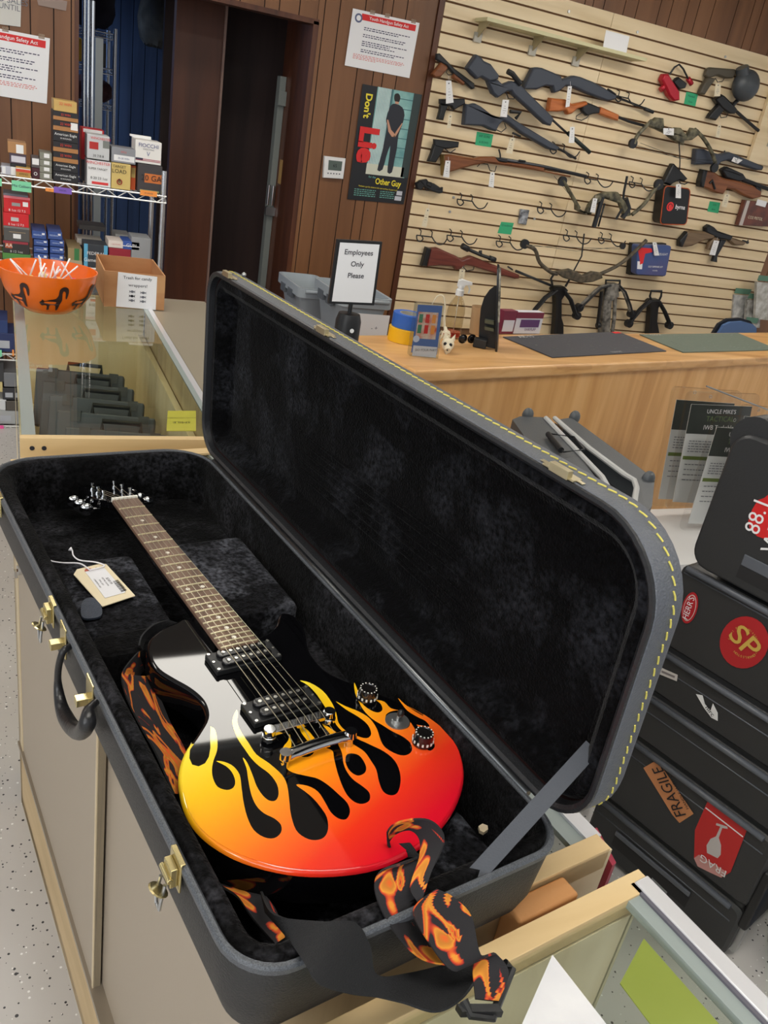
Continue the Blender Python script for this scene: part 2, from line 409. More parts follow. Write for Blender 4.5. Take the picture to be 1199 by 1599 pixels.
# ================================================================ cabinets
TH = math.radians(9.0)
UU = V3((math.cos(TH), math.sin(TH), 0)); VV = V3((-math.sin(TH), math.cos(TH), 0)); ZZ = V3((0, 0, 1))
def F(p): return UU*p[0] + VV*p[1] + ZZ*p[2]
def mb_f(): return MB()
LAM = mat('beige_laminate', (160, 147, 130), .45, bump=(200, .05))
TANW = wood('tan_board', (186, 168, 136), (202, 184, 150), (212, 196, 164), 2, 1.2, .45)
CLEAR = glass('display_glass', (248, 251, 248))
RAILT = mat('glass_edge_green', (146, 156, 154), .25, spec=.8)
RAILW = mat('white_rail', (226, 226, 230), .25, .4)
u0, u1, v0, v1 = .258, .715, .400, 1.66
t = thing('display_cabinet', 'tan laminate display cabinet carrying the open guitar case, with grey-beige sliding doors', 'cabinet', F((.48, 1.0, 0)))
b = MB()
for lo, hi in (((u0, v1-.02, 0), (u1, v1, .93)), ((u0, v0, .15), (u1, v0+.022, .93)), ((u0, v0, .0), (u1, v1, .03)), ((u0+.02, v0, .17), (u1, v1, .19)), ((u1-.02, v0, 0), (u1, v1, .55)), ((u0+.03, v0+.02, .55), (u1-.02, v1-.02, .565))):
    b.box(lo, hi, F)
b.build('carcass', TANW, t)
MB().box((u0, v0, 0), (u0+.02, v1, .185), F).build('base_board', wood('base_board_wood', (176, 150, 108), (190, 164, 122), (200, 174, 132), 1, 1, .5), t, bevel=.002)
for za, zb_ in ((.185, .197), (.885, .93)): MB().box((u0-.004, v0, za), (u0+.018, v1, zb_), F).build('door_track', mat('track', (150, 138, 122), .3, .4), t)
for k, (a, c, du) in enumerate(((.405, .985, .018), (.97, 1.62, .002))):
    d = MB().box((u0+du, a, .195), (u0+du+.012, c, .885), F).build('sliding_door', LAM, t)
    if k:
        p = F((u0+du, 1.58, .72)); MB().cyl(p-UU*.008, p, .011).box((u0-.012, 1.574, .705), (u0-.006, 1.586, .72), F).build('lock', CHROME, d)
    MB().box((u0+du-.002, a, .195), (u0+du+.012, a+.006, .885), F).build('edge_strip', TANW, d)
MB().box((u0, 1.62, .19), (u0+.025, v1, .93), F).build('corner_post', TANW, t)
MB().box((u0+.03, v0+.022, .922), (u1-.03, v1-.02, .9285), F).build('glass_top', CLEAR, t)
MB().box((u1-.022, v0+.02, .915), (u1, v1, .934), F).build('side_rail', RAILW, t)
MB().box((u1-.045, v0+.022, .922), (u1-.022, v1-.02, .930), F).build('glass_edge', RAILT, t)
MB().box((u0, v1-.03, .931), (u1, v1, .9355), F).build('top_edge', GOLDW, t)
MB().box((u0, v0, .9), (u1-.004, v0+.024, .9345), F).build('end_board', GOLDW, t, bevel=.001)
p = F((u1-.075, v0-.002, .885)); MB().cyl(p, p+VV*.004, .005).build('dowel_hole', INK, t)
b = MB().box((u1-.17, v0-.028, .86), (u1-.08, v0, .925), F); b.build('joining_block', mat('rough_pine', (196, 140, 86), .7, bump=(90, .3)), t, bevel=.004)
# near glass cabinet at the bottom right
W0, W1, X0, X1 = .258, .722, -.75, .362
t = thing('glass_counter', 'low-cut glass topped counter with white rail at the bottom right corner, papers inside', 'cabinet', F((.49, -.2, 0)))
MB().box((W0, X1-.024, .0), (W1-.02, X1, .9), F).build('end_panel', wood('pale_end_panel', (222, 204, 170), (232, 216, 184), (240, 226, 198), 2, 1, .5), t)
MB().box((W0-.01, X1-.024, .905), (W1-.002, X1+.002, .934), F).build('top_board', GOLDW, t, bevel=.001)
MB().box((W0, X0, .921), (W1-.045, X1-.024, .928), F).build('glass_top', CLEAR, t)
MB().box((W1-.046, X0, .92), (W1-.028, X1-.024, .931), F).build('glass_edge', RAILT, t)
MB().box((W1-.028, X0, .914), (W1-.023, X1-.01, .934), F).build('rail_gap', mat('rail_shadow_gap', (92, 90, 100), .4), t)
MB().box((W1-.023, X0, .91), (W1, X1-.01, .936), F).build('side_rail', RAILW, t, bevel=.002)
MB().box((W1-.03, X0, .04), (W1-.025, X1-.024, .912), F).build('side_glass', CLEAR, t)
MB().box((W0, X0, 0), (W1-.02, X1-.4, .04), F).build('floor_panel', TANW, t)
MB().box((W0, X0, 0), (W0+.02, X1, .92), F).build('side_panel', TANW, t)
sh = .60
MB().box((W0+.02, X0, sh-.006), (W1-.2, X1-.03, sh-.0005), F).build('glass_shelf', CLEAR, t)
def paper(name, label, pts, z, m, th=.0012, cat='paper'):
    return tag(MB().prism([onz(x, y, z) for x, y in pts], (0, 0, th)).build(name, m), label, cat)
paper('card_sheet', 'lime green card lying flat under the glass at the bottom right', [(1003, 1470), (1205, 1700), (1100, 1720), (966, 1540)], .925, mat('lime_card', (122, 136, 44), .5, mottle=(3, (136, 148, 62), (1, 1, 1))))
tag(D.objects['card_sheet'], 'lime green card lying on the glass top of the near counter')
D.objects['card_sheet'].location.z = .9285
paper('marbled_sheet', 'white veined sheet on the near glass counter beside the strap buckle', [(862, 1492), (960, 1618), (930, 1720), (760, 1720), (815, 1599)], .9285, mat('white_marble_sheet', (228, 228, 230), .35, mottle=(9, (206, 206, 212), (1, 1, 1))))
# far glass display counter with the bowl on top
G0, G1, H0, H1, GZ = .014, .470, 1.775, 3.22, .944
t = thing('display_counter', 'glass topped display counter holding the orange candy bowl and the cardboard box', 'cabinet', ((G0+G1)/2, 2.4, 0))
b = MB()
b.box((G0, H0, .0), (G1, H0+.02, GZ-.035)).box((G0, H1-.02, 0), (G1, H1, GZ-.01)).box((G0, H0, 0), (G0+.012, H1, .62)).box((G1-.02, H0, 0), (G1, H1, .80)).box((G0, H0, .3), (G1, H1, .32))
b.build('carcass', wood('pale_case_wood', (226, 210, 176), (236, 222, 190), (242, 230, 202), 2, 1, .5), t)
MB().box((G0+.02, H0+.02, .49), (G1-.02, H1-.02, .51)).build('deck', mat('tan_deck', (238, 222, 186), .5), t)
MB().box((G0, H0-.003, GZ-.045), (G1, H0+.018, GZ+.001)).build('end_board', GOLDW, t, bevel=.001)
b = MB()
for x in (.038, .062): b.cyl((x, H0-.0045, GZ-.022), (x, H0, GZ-.022), .005)
b.build('dowel_hole', INK, t)
MB().box((G0+.03, H0+.018, GZ-.006), (G1-.028, H1, GZ)).build('glass_top', glass('counter_glass', (246, 247, 238), 1.1), t)
MB().box((G0+.004, H0+.018, GZ-.006), (G0+.032, H1, GZ+.001)).build('glass_edge', RAILT, t)
MB().box((G0, H0+.018, .62), (G0+.004, H1, GZ)).build('side_glass', CLEAR, t)
MB().box((G1-.03, H0+.018, GZ-.004), (G1-.016, H1, GZ+.001)).build('glass_edge', RAILT, t)
MB().box((G1-.016, H0+.018, GZ-.02), (G1, H1, GZ+.003)).build('side_rail', RAILW, t)
# pistol cases inside
CASEM = mat('grey_case_plastic', (70, 76, 88), .5, bump=(150, .1))
pc = [(.17, 2.86), (.185, 2.72), (.2, 2.58), (.215, 2.44), (.23, 2.30), (.235, 2.12), (.25, 1.94)]
for i, (x, y) in enumerate(pc):
    x += .045; t = thing('pistol_case', ['black pistol case in the glass counter, farthest of the row', 'black pistol case in the glass counter, second from the far end', 'black pistol case in the glass counter, third from the far end', 'black pistol case standing mid-row in the glass counter', 'black pistol case in the glass counter, third from the near end', 'black pistol case in the glass counter, second from the near end', 'black pistol case in the glass counter, nearest of the row'][i], 'case', (x, y, .51), 'pistol cases in the glass counter')
    a = .18; h = .20; th = .055; tl = -.45
    def C(p, x=x, y=y): # leaning frame
        q = V3((p[0], p[1]*math.cos(tl)-p[2]*math.sin(tl), p[1]*math.sin(tl)+p[2]*math.cos(tl)))
        r = Matrix.Rotation(math.radians(-12), 3, 'Z') @ q
        return V3((x, y, .515+.025)) + r
    MB().box((-.15, -th/2, 0), (.14, -.001, h), C).build('lid', CASEM, t, bevel=.006)
    MB().box((-.15, .001, 0), (.14, th/2, h), C).build('base', CASEM, t, bevel=.006)
    MB().tube([C(V3(p)) for p in ((-.05, 0, h), (-.05, 0, h+.028), (.06, 0, h+.028), (.06, 0, h))], .007).build('handle', BLK, t)
    MB().box((-.11, -th/2-.004, h-.03), (-.08, .01, h+.003), C).box((.09, -th/2-.004, h-.03), (.12, .01, h+.003), C).build('latch', GREYM, t)
# yellow notice inside right glass
Y0 = V3((G1-.035, 1.86, .925)); 
t = thing('camera_notice', 'yellow notice seen back to front through the glass counter near the case lid', 'sign', (.42, 1.85, .9))
p = [onz(x, y, .938) for x, y in ((262, 640), (306, 640), (306, 671), (260, 671))]
for q in p: q.z = .934
MB().prism(p, (0, 0, .0015)).build('card', mat('yellow_notice', (214, 206, 96), .6), t)
YI = mat('yellow_ink', (96, 98, 70), .8)
R_ = (p[1]-p[0]).normalized(); Uf = (p[0]-p[3]).normalized()
c_ = (p[0]+p[1]+p[2]+p[3])/4
text('SMILE', c_-Uf*.014, -R_, -Uf, .013, YI, t, th=-.002, flip=True)
text('YOU\'RE ON CAMERA', c_+Uf*.018, -R_, -Uf, .0055, YI, t, th=-.002, flip=True)
# neighbouring counter to the right of the glass one, mostly behind the lid
t = thing('side_counter', 'dull grey topped counter between the glass counter and the wooden counter', 'cabinet', (.8, 2.4, 0))
MB().box((.474, 1.9, 0), (.70, 3.20, .93)).build('carcass', TANW, t)
MB().box((.474, 1.9, .93), (.70, 3.22, .942)).build('top', mat('grey_top', (150, 142, 126), .25), t)
# ================================================================ guitar case
CT = math.radians(9.4)
CU_ = V3((math.cos(CT), math.sin(CT), 0)); CV_ = V3((-math.sin(CT), math.cos(CT), 0))
def K(p): return CU_*p[0] + CV_*p[1] + ZZ*p[2]
TOLEX = mat('black_tolex', (30, 30, 31), .48, bump=(420, .8, .0015))
TOLEXG = mat('grey_tolex', (84, 88, 96), .45, bump=(420, .8, .0015))
VAL = mat('rim_binding', (58, 61, 66), .5, mottle=(900, (92, 96, 102), (1, 1, 1)))
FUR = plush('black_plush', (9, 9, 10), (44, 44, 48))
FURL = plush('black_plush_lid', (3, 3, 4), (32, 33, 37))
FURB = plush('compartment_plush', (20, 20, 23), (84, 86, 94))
def rrect(a0, a1, b0, b1, r, n=7, ins=0.):
    a0 += ins; a1 -= ins; b0 += ins; b1 -= ins; o = []
    rs = [max(q-ins, .004) for q in (r if isinstance(r, tuple) else (r,)*4)]
    for sx, sy, s in ((a1, b1, 0), (a0, b1, 1), (a0, b0, 2), (a1, b0, 3)):
        r = rs[s]; cx = sx-r if sx == a1 else sx+r; cy = sy-r if sy == b1 else sy+r
        for i in range(n+1):
            t = (s+i/n)*PI/2; o.append((cx+r*math.cos(t), cy+r*math.sin(t)))
    return o
def loft(b, rings, cap0=False, cap1=False, mi=None):
    R = [[b.b.verts.new(p) for p in r] for r in rings]; n = len(R[0])
    for i in range(len(R)-1):
        for k in range(n):
            f = b.b.faces.new((R[i][k], R[i][(k+1) % n], R[i+1][(k+1) % n], R[i+1][k])); f.smooth = True
            f.material_index = b.mi if mi is None else mi
    if cap0: b.b.faces.new(R[0][::-1]).material_index = b.mi
    if cap1: b.b.faces.new(R[-1]).material_index = b.mi
SU0, SU1, SV0, SV1, RIM, BOT = .203, .577, .362, 1.425, 1.04, .935
case = thing('guitar_case', 'open black rectangular guitar case with plush lining lying across the tan cabinet', 'guitar case', K(((SU0+SU1)/2, .9, BOT)))
def skew(x, y): return x-.026*(y-.8)*max(0, min(1, (SU1-x)/(SU1-SU0)))   # the clasp side runs slightly out of square
def ring(z, ins, r=(.08, .085, .052, .045), fr=K, a=(SU0, SU1, SV0, SV1)): return [fr(V3((skew(x, y), y, z))) for x, y in rrect(*a, r, 8, ins)]
b = MB()
loft(b, [ring(BOT, .024), ring(BOT+.004, .014), ring(BOT+.03, .006), ring(RIM-.006, 0), ring(RIM-.004, .001)], cap0=True)
loft(b, [ring(RIM-.008, .009), ring(BOT+.01, .012)])
b.build('bottom_shell', TOLEX, case)
b = MB(); loft(b, [ring(RIM-.010, -.0005), ring(RIM-.003, -.0015), ring(RIM, .0005), ring(RIM+.0003, .004), ring(RIM-.003, .0065), ring(RIM-.014, .0075)])
b.build('rim_binding', VAL, case)
b = MB()
rg = [ring(z_, i_, a=(SU0, SU1+.65*(i_-.0068), SV0, SV1)) for z_, i_ in ((RIM-.006, .0068), (RIM-.001, .011), (RIM-.001, .019), (RIM-.005, .025), (RIM-.014, .029), (RIM-.04, .031), (BOT+.012, .034))]
random.seed(3)
for r in rg[1:5]:
    for p in r: p += V3((random.uniform(-1, 1), random.uniform(-1, 1), random.uniform(-1, 1)))*.0007
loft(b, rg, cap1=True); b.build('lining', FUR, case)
# compartment block for the neck
def uvp(x, y, z): q = onz(x, y, z); return (q.dot(CU_), q.dot(CV_))
def block(name, a0, a1, b0, b1, z0, z1, m, r=.012, lab=None):
    b = MB(); rr = lambda z, i: [K(V3((x, y, z))) for x, y in rrect(a0, a1, b0, b1, r, 4, i)]
    loft(b, [rr(z0, 0), rr(z1-.008, 0), rr(z1-.002, .003), rr(z1, .009)], cap1=True)
    o = b.build(name, m, case)
    if lab: o['label'] = lab
    return o
NZ = 1.0
block('compartment_lid', SU0+.034, .352, .905, 1.115, BOT+.012, NZ, FURB, lab='grey-black plush accessory compartment left of the neck')
block('neck_support', .408, SU1-.036, .90, 1.13, BOT+.012, NZ, FURB)
block('neck_cradle', .34, .42, .93, 1.06, BOT+.012, .972, FUR)
block('body_divider', SU0+.034, .385, .855, .91, BOT+.012, 1.006, FUR, .014)
block('end_padding', .46, SU1-.034, .40, .50, BOT+.012, .977, FURB, .02)
pt = [onz(x, y, NZ+.004) for x, y in c2([(128, 966), (127, 948), (133, 938), (146, 936), (156, 943), (159, 962), (145, 968)], 4)]
MB().prism(pt, (0, 0, .003)).build('pull_tab', mat('blue_black_leather', (52, 60, 74), .45, bump=(500, .8)), case)['label'] = 'leather pull tab of the compartment'
# hinge rail between shell and lid
MB().tube([K((SU1+.002, SV0+.07, RIM-.001)), K((SU1+.002, SV1-.07, RIM-.001))], .0042).build('hinge', mat('hinge_metal', (96, 98, 100), .3, .9), case)
# lid frame: W up the open lid, N outward depth
LA = math.radians(92); LW = .345
LO = K((SU1+.006, 0, RIM)); LWv = CU_*math.cos(LA)+ZZ*math.sin(LA); LN = CU_*math.sin(LA)-ZZ*math.cos(LA)
def LF(p): return LO + CV_*p[1] + LWv*p[0] + LN*p[2]
LV0, LV1, LD = .356, 1.432, .046
def lring(z, ins, r=(.05, .06, .07, .088)): return [LF(V3((x, y, z))) for x, y in rrect(0, LW+.004, LV0, LV1, r, 9, ins)]
b = MB()
loft(b, [lring(0.001, .002), lring(.003, 0), lring(LD-.012, 0), lring(LD-.003, .004), lring(LD, .012)], cap1=True)
b.build('lid', TOLEXG, case)
b = MB(); loft(b, [lring(.0015, .0005), lring(-.0015, .001), lring(-.002, .005), lring(.001, .009), lring(.012, .010)])
b.build('lid_binding', mat('lid_binding', (34, 35, 38), .4, bump=(300, .4)), case)
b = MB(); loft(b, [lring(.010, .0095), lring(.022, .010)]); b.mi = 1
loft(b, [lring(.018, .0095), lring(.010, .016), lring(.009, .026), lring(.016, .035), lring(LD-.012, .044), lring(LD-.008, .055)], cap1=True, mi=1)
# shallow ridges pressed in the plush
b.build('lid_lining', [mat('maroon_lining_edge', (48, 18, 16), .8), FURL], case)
b = MB()
for k in range(6):
    w0 = .085+.016*k; b.tube([LF((w0+.02*math.sin(i*.25+k*.3)*.3, .62+.5*i/14, LD-.0095)) for i in range(15)], [.0002+.0035*math.sin(PI*i/14) for i in range(15)])
b.build('lining_ridge', FURL, case)
# contrast stitching on the lid wall
b = MB(); path = lring(LD*.55, -.0006); per = []
L_ = 0; acc = [0]; n = len(path)
for i in range(n): L_ += (path[(i+1) % n]-path[i]).length; acc.append(L_)
def at(s):
    s %= L_
    for i in range(n):
        if acc[i+1] >= s: return path[i].lerp(path[(i+1) % n], (s-acc[i])/max(1e-9, acc[i+1]-acc[i]))
s = 0
while s < L_-.006:
    o1, o2 = LN*.0012, -LN*.0012
    b.tube([at(s)+o1, at(s+.0045)+o1*.3, at(s+.009)+o2], .0009, 5); s += .0135
b.build('stitching', mat('yellow_thread', (206, 194, 96), .7), case)
# latches on the front edge of the shell
def latch(v, part=True):
    su = skew(SU0, v)
    f = lambda p: K((su-p[0]*.8, v+p[1]*.72, RIM+p[2]*.8))
    L0 = MB().box((.0, -.019, -.040), (.003, .019, .003), f).box((-.004, -.018, .0005), (.003, .018, .0035), f).build('latch', BRASS, case, bevel=.001)
    MB().box((.003, -.013, -.034), (.012, .013, -.006), f).cyl(f((.013, -.016, -.02)), f((.013, .016, -.02)), .003).build('latch_body', BRASS, L0, bevel=.001)
    cp = f((.022, 0, -.043)); b = MB()
    b.prism([cp+CV_*math.cos(2*PI*i/14)*.010+(ZZ*.6-CU_*.8)*math.sin(2*PI*i/14)*.010 for i in range(14)], CU_*.002); b.build('thumb_lever', BRASS, L0)
    b = MB(); b.tube([f((.016, -.008, -.03)), f((.02, -.009, -.055)), f((.02, -.006, -.07)), f((.02, .006, -.07)), f((.02, .009, -.055)), f((.016, .008, -.03))], .0018)
    b.build('wire_loop', STEEL, L0)
def vat(x, y, z=1.02): return onz(x, y, z).dot(CV_)
for (x, y) in ((84, 960), (283, 1360), (2, 792)): latch(vat(x, y))
# handle
hv = (vat(106, 1005), vat(150, 1092))
for v in hv:
    f = lambda p: K((skew(SU0, v)-p[0], v+p[1], RIM+p[2]))
    MB().box((0, -.004, -.042), (.0025, .024, .002), f).box((0, .004, -.03), (.018, .016, -.02), f).build('handle_plate', BRASS, case, bevel=.001)
f = lambda p: K((SU0-p[0], p[1], RIM+p[2]))
hpl = [K((SU0-d_, 0, 0)) for d_ in (.004, .014, .018)]
hp = crom([onpl(x, y, hpl[k_], CU_) for x, y, k_ in ((108, 1010, 0), (98, 1018, 1), (91, 1045, 2), (91, 1075, 2), (98, 1110, 2), (112, 1135, 2), (126, 1143, 2), (136, 1130, 2), (139, 1108, 1), (150, 1096, 0))], 6)
m_ = len(hp); MB().tube(hp, [.0042+.0052*min(1, max(0, (i/(m_-1)-.28)*5))*min(1, max(0, (.93-i/(m_-1))*8)) for i in range(m_)], 14).build('handle', mat('handle_leather', (26, 26, 28), .35, bump=(200, .3)), case)
# lid catches
for (x, y) in ((358, 424), (527, 519), (885, 737)):
    q = onpl(x, y, LF((LW+.004, 0, 0)), LWv); v = min(q.dot(CV_), LV1-.085)
    f = lambda p: LF((LW+.004+p[0], v+p[1], p[2]))
    c = MB().box((0, -.022, .0), (.002, .022, .012), f).box((.001, -.03, .004), (.0018, .03, .009), f).box((.0, -.016, -.003), (.009, .010, .004), f).build('lid_catch', mat('pale_brass', (206, 194, 160), .3, .9), case, bevel=.0008)
q = LF((LW+.004, LV1-.082, .034)); MB().ball(q+LWv*.003, .004).build('rivet', STEEL, case)
# fabric stay holding the lid
A_, B_ = onpl(925, 1166, LF((0, 0, .02)), LN), onz(732, 1378, 1.03)
def ribbon(b, P, W, th=.0018, uvl=None):
    """P centre points, W half-width vectors"""
    ns = []
    for i in range(len(P)):
        d = (P[min(i+1, len(P)-1)]-P[max(i-1, 0)]).normalized(); ns.append(d.cross(W[i]).normalized()*th/2)
    R = []
    for p, w_, nn in zip(P, W, ns): R.append([b.b.verts.new(q) for q in (p-w_+nn, p+w_+nn, p+w_-nn, p-w_-nn)])
    uvy = b.b.loops.layers.uv.verify(); l = 0
    for i in range(len(R)-1):
        l2 = l+(P[i+1]-P[i]).length
        for k in range(4):
            f = b.b.faces.new((R[i][k], R[i][(k+1) % 4], R[i+1][(k+1) % 4], R[i+1][k])); f.smooth = k in (0, 2); f.material_index = (0 if k == 0 else 1) if b.mi < 0 else b.mi
            ll = W[i].length*2; cc = {0: (0, 1), 1: (1, 1), 2: (1, 0), 3: (0, 0)}[k]
            for lp, (x, y) in zip(f.loops, ((l, cc[0]*ll), (l, cc[1]*ll), (l2, cc[1]*ll), (l2, cc[0]*ll))): lp[uvy].uv = (x, y)
        l = l2
    for c in (R[0][::-1], R[-1]): b.b.faces.new(c).material_index = max(b.mi, 0)
    return b
n_ = 8; P = [A_.lerp(B_, i/n_) for i in range(n_+1)]; w_ = (B_-A_).cross(EYE-A_).normalized()*.0085
ribbon(MB(), P, [w_]*(n_+1)).build('lid_stay', mat('charcoal_webbing', (62, 66, 74), .6, bump=(600, .3)), case)['label'] = 'charcoal webbing strap holding the lid open'
for nm, pts, zz in (('loose_scrap', [(748, 693), (756, 692), (762, 697), (756, 705)], None), ):
    o_ = [onpl(x, y, LF((0, 0, .02)), LN) for x, y in pts]; tag(MB().prism(o_, LN*.004).build('foam_crumb', mat('foam', (170, 150, 140), .9)), 'small pale foam crumb stuck to the plush inside the upper edge of the open lid', 'crumb')
o_ = [onz(x, y, .99) for x, y in ((746, 1294), (752, 1290), (760, 1293), (761, 1299), (754, 1304), (748, 1301))]
tag(MB().prism(o_, (0, 0, .004)).build('foam_crumb', mat('foam2', (196, 180, 152), .9)), 'small cream foam crumb beside the red end of the guitar', 'crumb')

# ================================================================ guitar
GZB, GZF = 1.025, 1.04
GB = (onz(345, 1012, GZF)+onz(405, 1003, GZF))/2; GA = (onz(178, 783, GZF)+onz(212, 775, GZF))/2
ax = (GA-GB).normalized(); sd = V3((ax.y, -ax.x, 0)); GO = V3((GB.x, GB.y, GZB)); NECK = (GA-GB).length
def G(s, a, h=0.): return GO + sd*s + ax*a + ZZ*h
def gl(x, y, z=GZB):
    q = onz(x, y, z)-GO; return (q.dot(sd), q.dot(ax))
gt = thing('electric_guitar', 'black single-cut electric guitar with yellow to red flame paint lying in the open case', 'guitar', G(0, -.15, -.045))
out = [(-.026, .098), (-.050, .097), (-.077, .0865), (-.098, .066), (-.107, .035), (-.107, .008), (-.098, -.016), (-.0878, -.0376), (-.082, -.058), (-.082, -.0760), (-.0888, -.0954), (-.107, -.115), (-.131, -.138), (-.148, -.166), (-.158, -.200), (-.160, -.2315), (-.1526, -.261), (-.134, -.2925), (-.1025, -.3227), (-.0656, -.3434), (-.022, -.356), (.0246, -.3557), (.069, -.343), (.107, -.3225), (.138, -.296), (.159, -.263), (.1660, -.234), (.1635, -.206), (.154, -.177), (.136, -.148), (.110, -.108), (.092, -.078), (.088, -.050), (.092, -.020), (.104, .008), (.113, .034), (.112, .058), (.100, .070), (.088, .062), (.075, .045), (.058, .033), (.038, .028), (.026, .030)]
ol = c2(out, 4); no = len(ol)
def inset(pl, d):
    o = []
    for i in range(len(pl)):
        x0, y0 = pl[i-1]; x1, y1 = pl[(i+1) % len(pl)]; dx, dy = x1-x0, y1-y0; l = math.hypot(dx, dy) or 1
        o.append((pl[i][0]-dy/l*d*-1*-1, pl[i][1]+dx/l*d))
    return o
BODYB = mat('black_lacquer', (7, 7, 9), .03, spec=.5, coat=0)
def flame_paint():
    m = D.materials.new('flame_fade_lacquer'); m.use_nodes = True; nt = m.node_tree; N = nt.nodes; L = nt.links; b = N['Principled BSDF']
    b.inputs['Roughness'].default_value = .05; b.inputs['Coat Weight'].default_value = .5; b.inputs['Coat Roughness'].default_value = .03
    uv = N.new('ShaderNodeUVMap'); sp = N.new('ShaderNodeSeparateXYZ'); L.new(uv.outputs[0], sp.inputs[0])
    r = N.new('ShaderNodeValToRGB'); e = r.color_ramp.elements
    st = [(.10, (250, 226, 60)), (.155, (250, 196, 24)), (.21, (250, 150, 26)), (.255, (244, 108, 30)), (.30, (232, 54, 30)), (.35, (214, 20, 42))]
    e[0].position = st[0][0]/.4; e[0].color = (*lin(st[0][1]), 1); e[1].position = st[-1][0]/.4; e[1].color = (*lin(st[-1][1]), 1)
    for p, c in st[1:-1]: k = e.new(p/.4); k.color = (*lin(c), 1)
    mu = N.new('ShaderNodeMath'); mu.operation = 'DIVIDE'; mu.inputs[1].default_value = .4
    L.new(sp.outputs[0], mu.inputs[0]); L.new(mu.outputs[0], r.inputs[0]); L.new(r.outputs[0], b.inputs['Base Color']); return m
FLP = flame_paint()
b = MB()
# signed inset must go inward
def ins(d):
    A = inset(ol, d); c0 = sum(abs(x)+abs(y+.15) for x, y in ol); c1 = sum(abs(x)+abs(y+.15) for x, y in A)
    return A if (c1 < c0) == (d > 0) or d == 0 else inset(ol, -d)
lev = [(.004, -.045), (0, -.041), (0, -.0055), (.0010, -.0025), (.0028, -.0007), (.0050, 0)]
R = [[b.b.verts.new(G(x, y, h)) for x, y in ins(d)] for d, h in lev]
def warm(i): x, y = ol[i % no]; return (x < 0 and y < -.122) or (x > 0 and y < -.175)
for i in range(len(R)-1):
    for k in range(no):
        f = b.b.faces.new((R[i][k], R[i][(k+1) % no], R[i+1][(k+1) % no], R[i+1][k])); f.smooth = True
        f.material_index = 1 if (i >= 2 and warm(k)) else 0
b.b.faces.new(R[0][::-1])
tp = ins(.005)
for t in tessellate_polygon([[V3((x, y, 0)) for x, y in tp]]):
    try: b.b.faces.new([R[-1][i] for i in t])
    except ValueError: pass
T = [(121, 435), (140, 450), (148, 490), (147, 530), (133, 570), (127, 605), (132, 640), (150, 672), (185, 684), (210, 675), (218, 650), (205, 615), (180, 590), (143, 571), (178, 575), (212, 593), (235, 625), (242, 670), (250, 730), (265, 790), (290, 840), (330, 868), (370, 872), (396, 850), (396, 820), (370, 795), (330, 775), (300, 745), (280, 700), (268, 640), (262, 600), (247, 558), (265, 578), (287, 630), (302, 670), (325, 705), (350, 725), (375, 725), (387, 700), (380, 660), (350, 620), (310, 590), (280, 560), (255, 525), (225, 480), (207, 430), (209, 400), (222, 372), (229, 385), (227, 420), (240, 455), (270, 500), (300, 545), (350, 580), (400, 625), (420, 665), (428, 720), (435, 780), (455, 840), (490, 870), (530, 880), (565, 868), (580, 835), (575, 790), (550, 750), (520, 715), (490, 690), (455, 663), (500, 668), (540, 690), (567, 730), (590, 770), (620, 795), (650, 798), (665, 770), (655, 735), (620, 700), (580, 665), (540, 640), (500, 630), (440, 615), (410, 590), (396, 555), (403, 520), (425, 490), (430, 465), (437, 500), (436, 530), (455, 550), (500, 555), (525, 535), (505, 500), (475, 460), (468, 430), (500, 450), (530, 485), (560, 515), (596, 530), (603, 560), (615, 610), (632, 660), (655, 705), (685, 732), (715, 738), (741, 725), (741, 695), (715, 670), (680, 645), (655, 615), (640, 580), (634, 540), (615, 500), (585, 462), (556, 425), (600, 450), (645, 485), (685, 510), (722, 535), (747, 570), (768, 605), (778, 650), (795, 690), (825, 705), (850, 695), (862, 660), (860, 615), (840, 570), (800, 535), (750, 510), (700, 487), (645, 462), (612, 430), (600, 402), (580, 378), (555, 340), (530, 305), (500, 275), (470, 257), (510, 266), (560, 298), (595, 345), (612, 385), (620, 420), (645, 450), (690, 472), (730, 482), (748, 465), (735, 430), (700, 400), (650, 370), (610, 338), (650, 358), (700, 378), (742, 405), (770, 445), (785, 490), (805, 520), (850, 545), (885, 548), (907, 530), (900, 500), (870, 475), (830, 455), (790, 430), (750, 405), (718, 372), (700, 340), (685, 305), (682, 265), (697, 300), (712, 345), (745, 372), (775, 382), (792, 370), (785, 348), (768, 333), (800, 340), (825, 365), (870, 380), (905, 425), (925, 460), (940, 500), (972, 530), (990, 524), (996, 508), (982, 482), (950, 450), (925, 430), (940, 432), (975, 437), (960, 415), (930, 400), (890, 375), (865, 345), (853, 325), (880, 350), (920, 378), (950, 395)]
T = zm(280, 960, 2.498, c2(T, 3, False)); W_ = [gl(x, y) for x, y in T]
wi = [i for i in range(no) if (ol[i][0] < 0 and ol[i][1] < -.140) or (ol[i][0] > 0 and ol[i][1] < -.188)]
inn = ins(.0035)
# outline part walked from the right shoulder back to the left one
right = max((i for i in wi)), min((i for i in wi))
seq = list(range(right[0], right[1]-1, -1))
Lt = [gl(x, y) for x, y in zm(280, 960, 2.498, [(48, 497), (41, 530), (39, 560), (50, 585), (75, 592), (100, 580), (115, 555), (121, 520), (120, 480)])]
W_ = W_ + [inn[i] for i in seq] + Lt
b.mi = 1; b.poly([G(x, y, .00025) for x, y in W_]); b.mi = 0
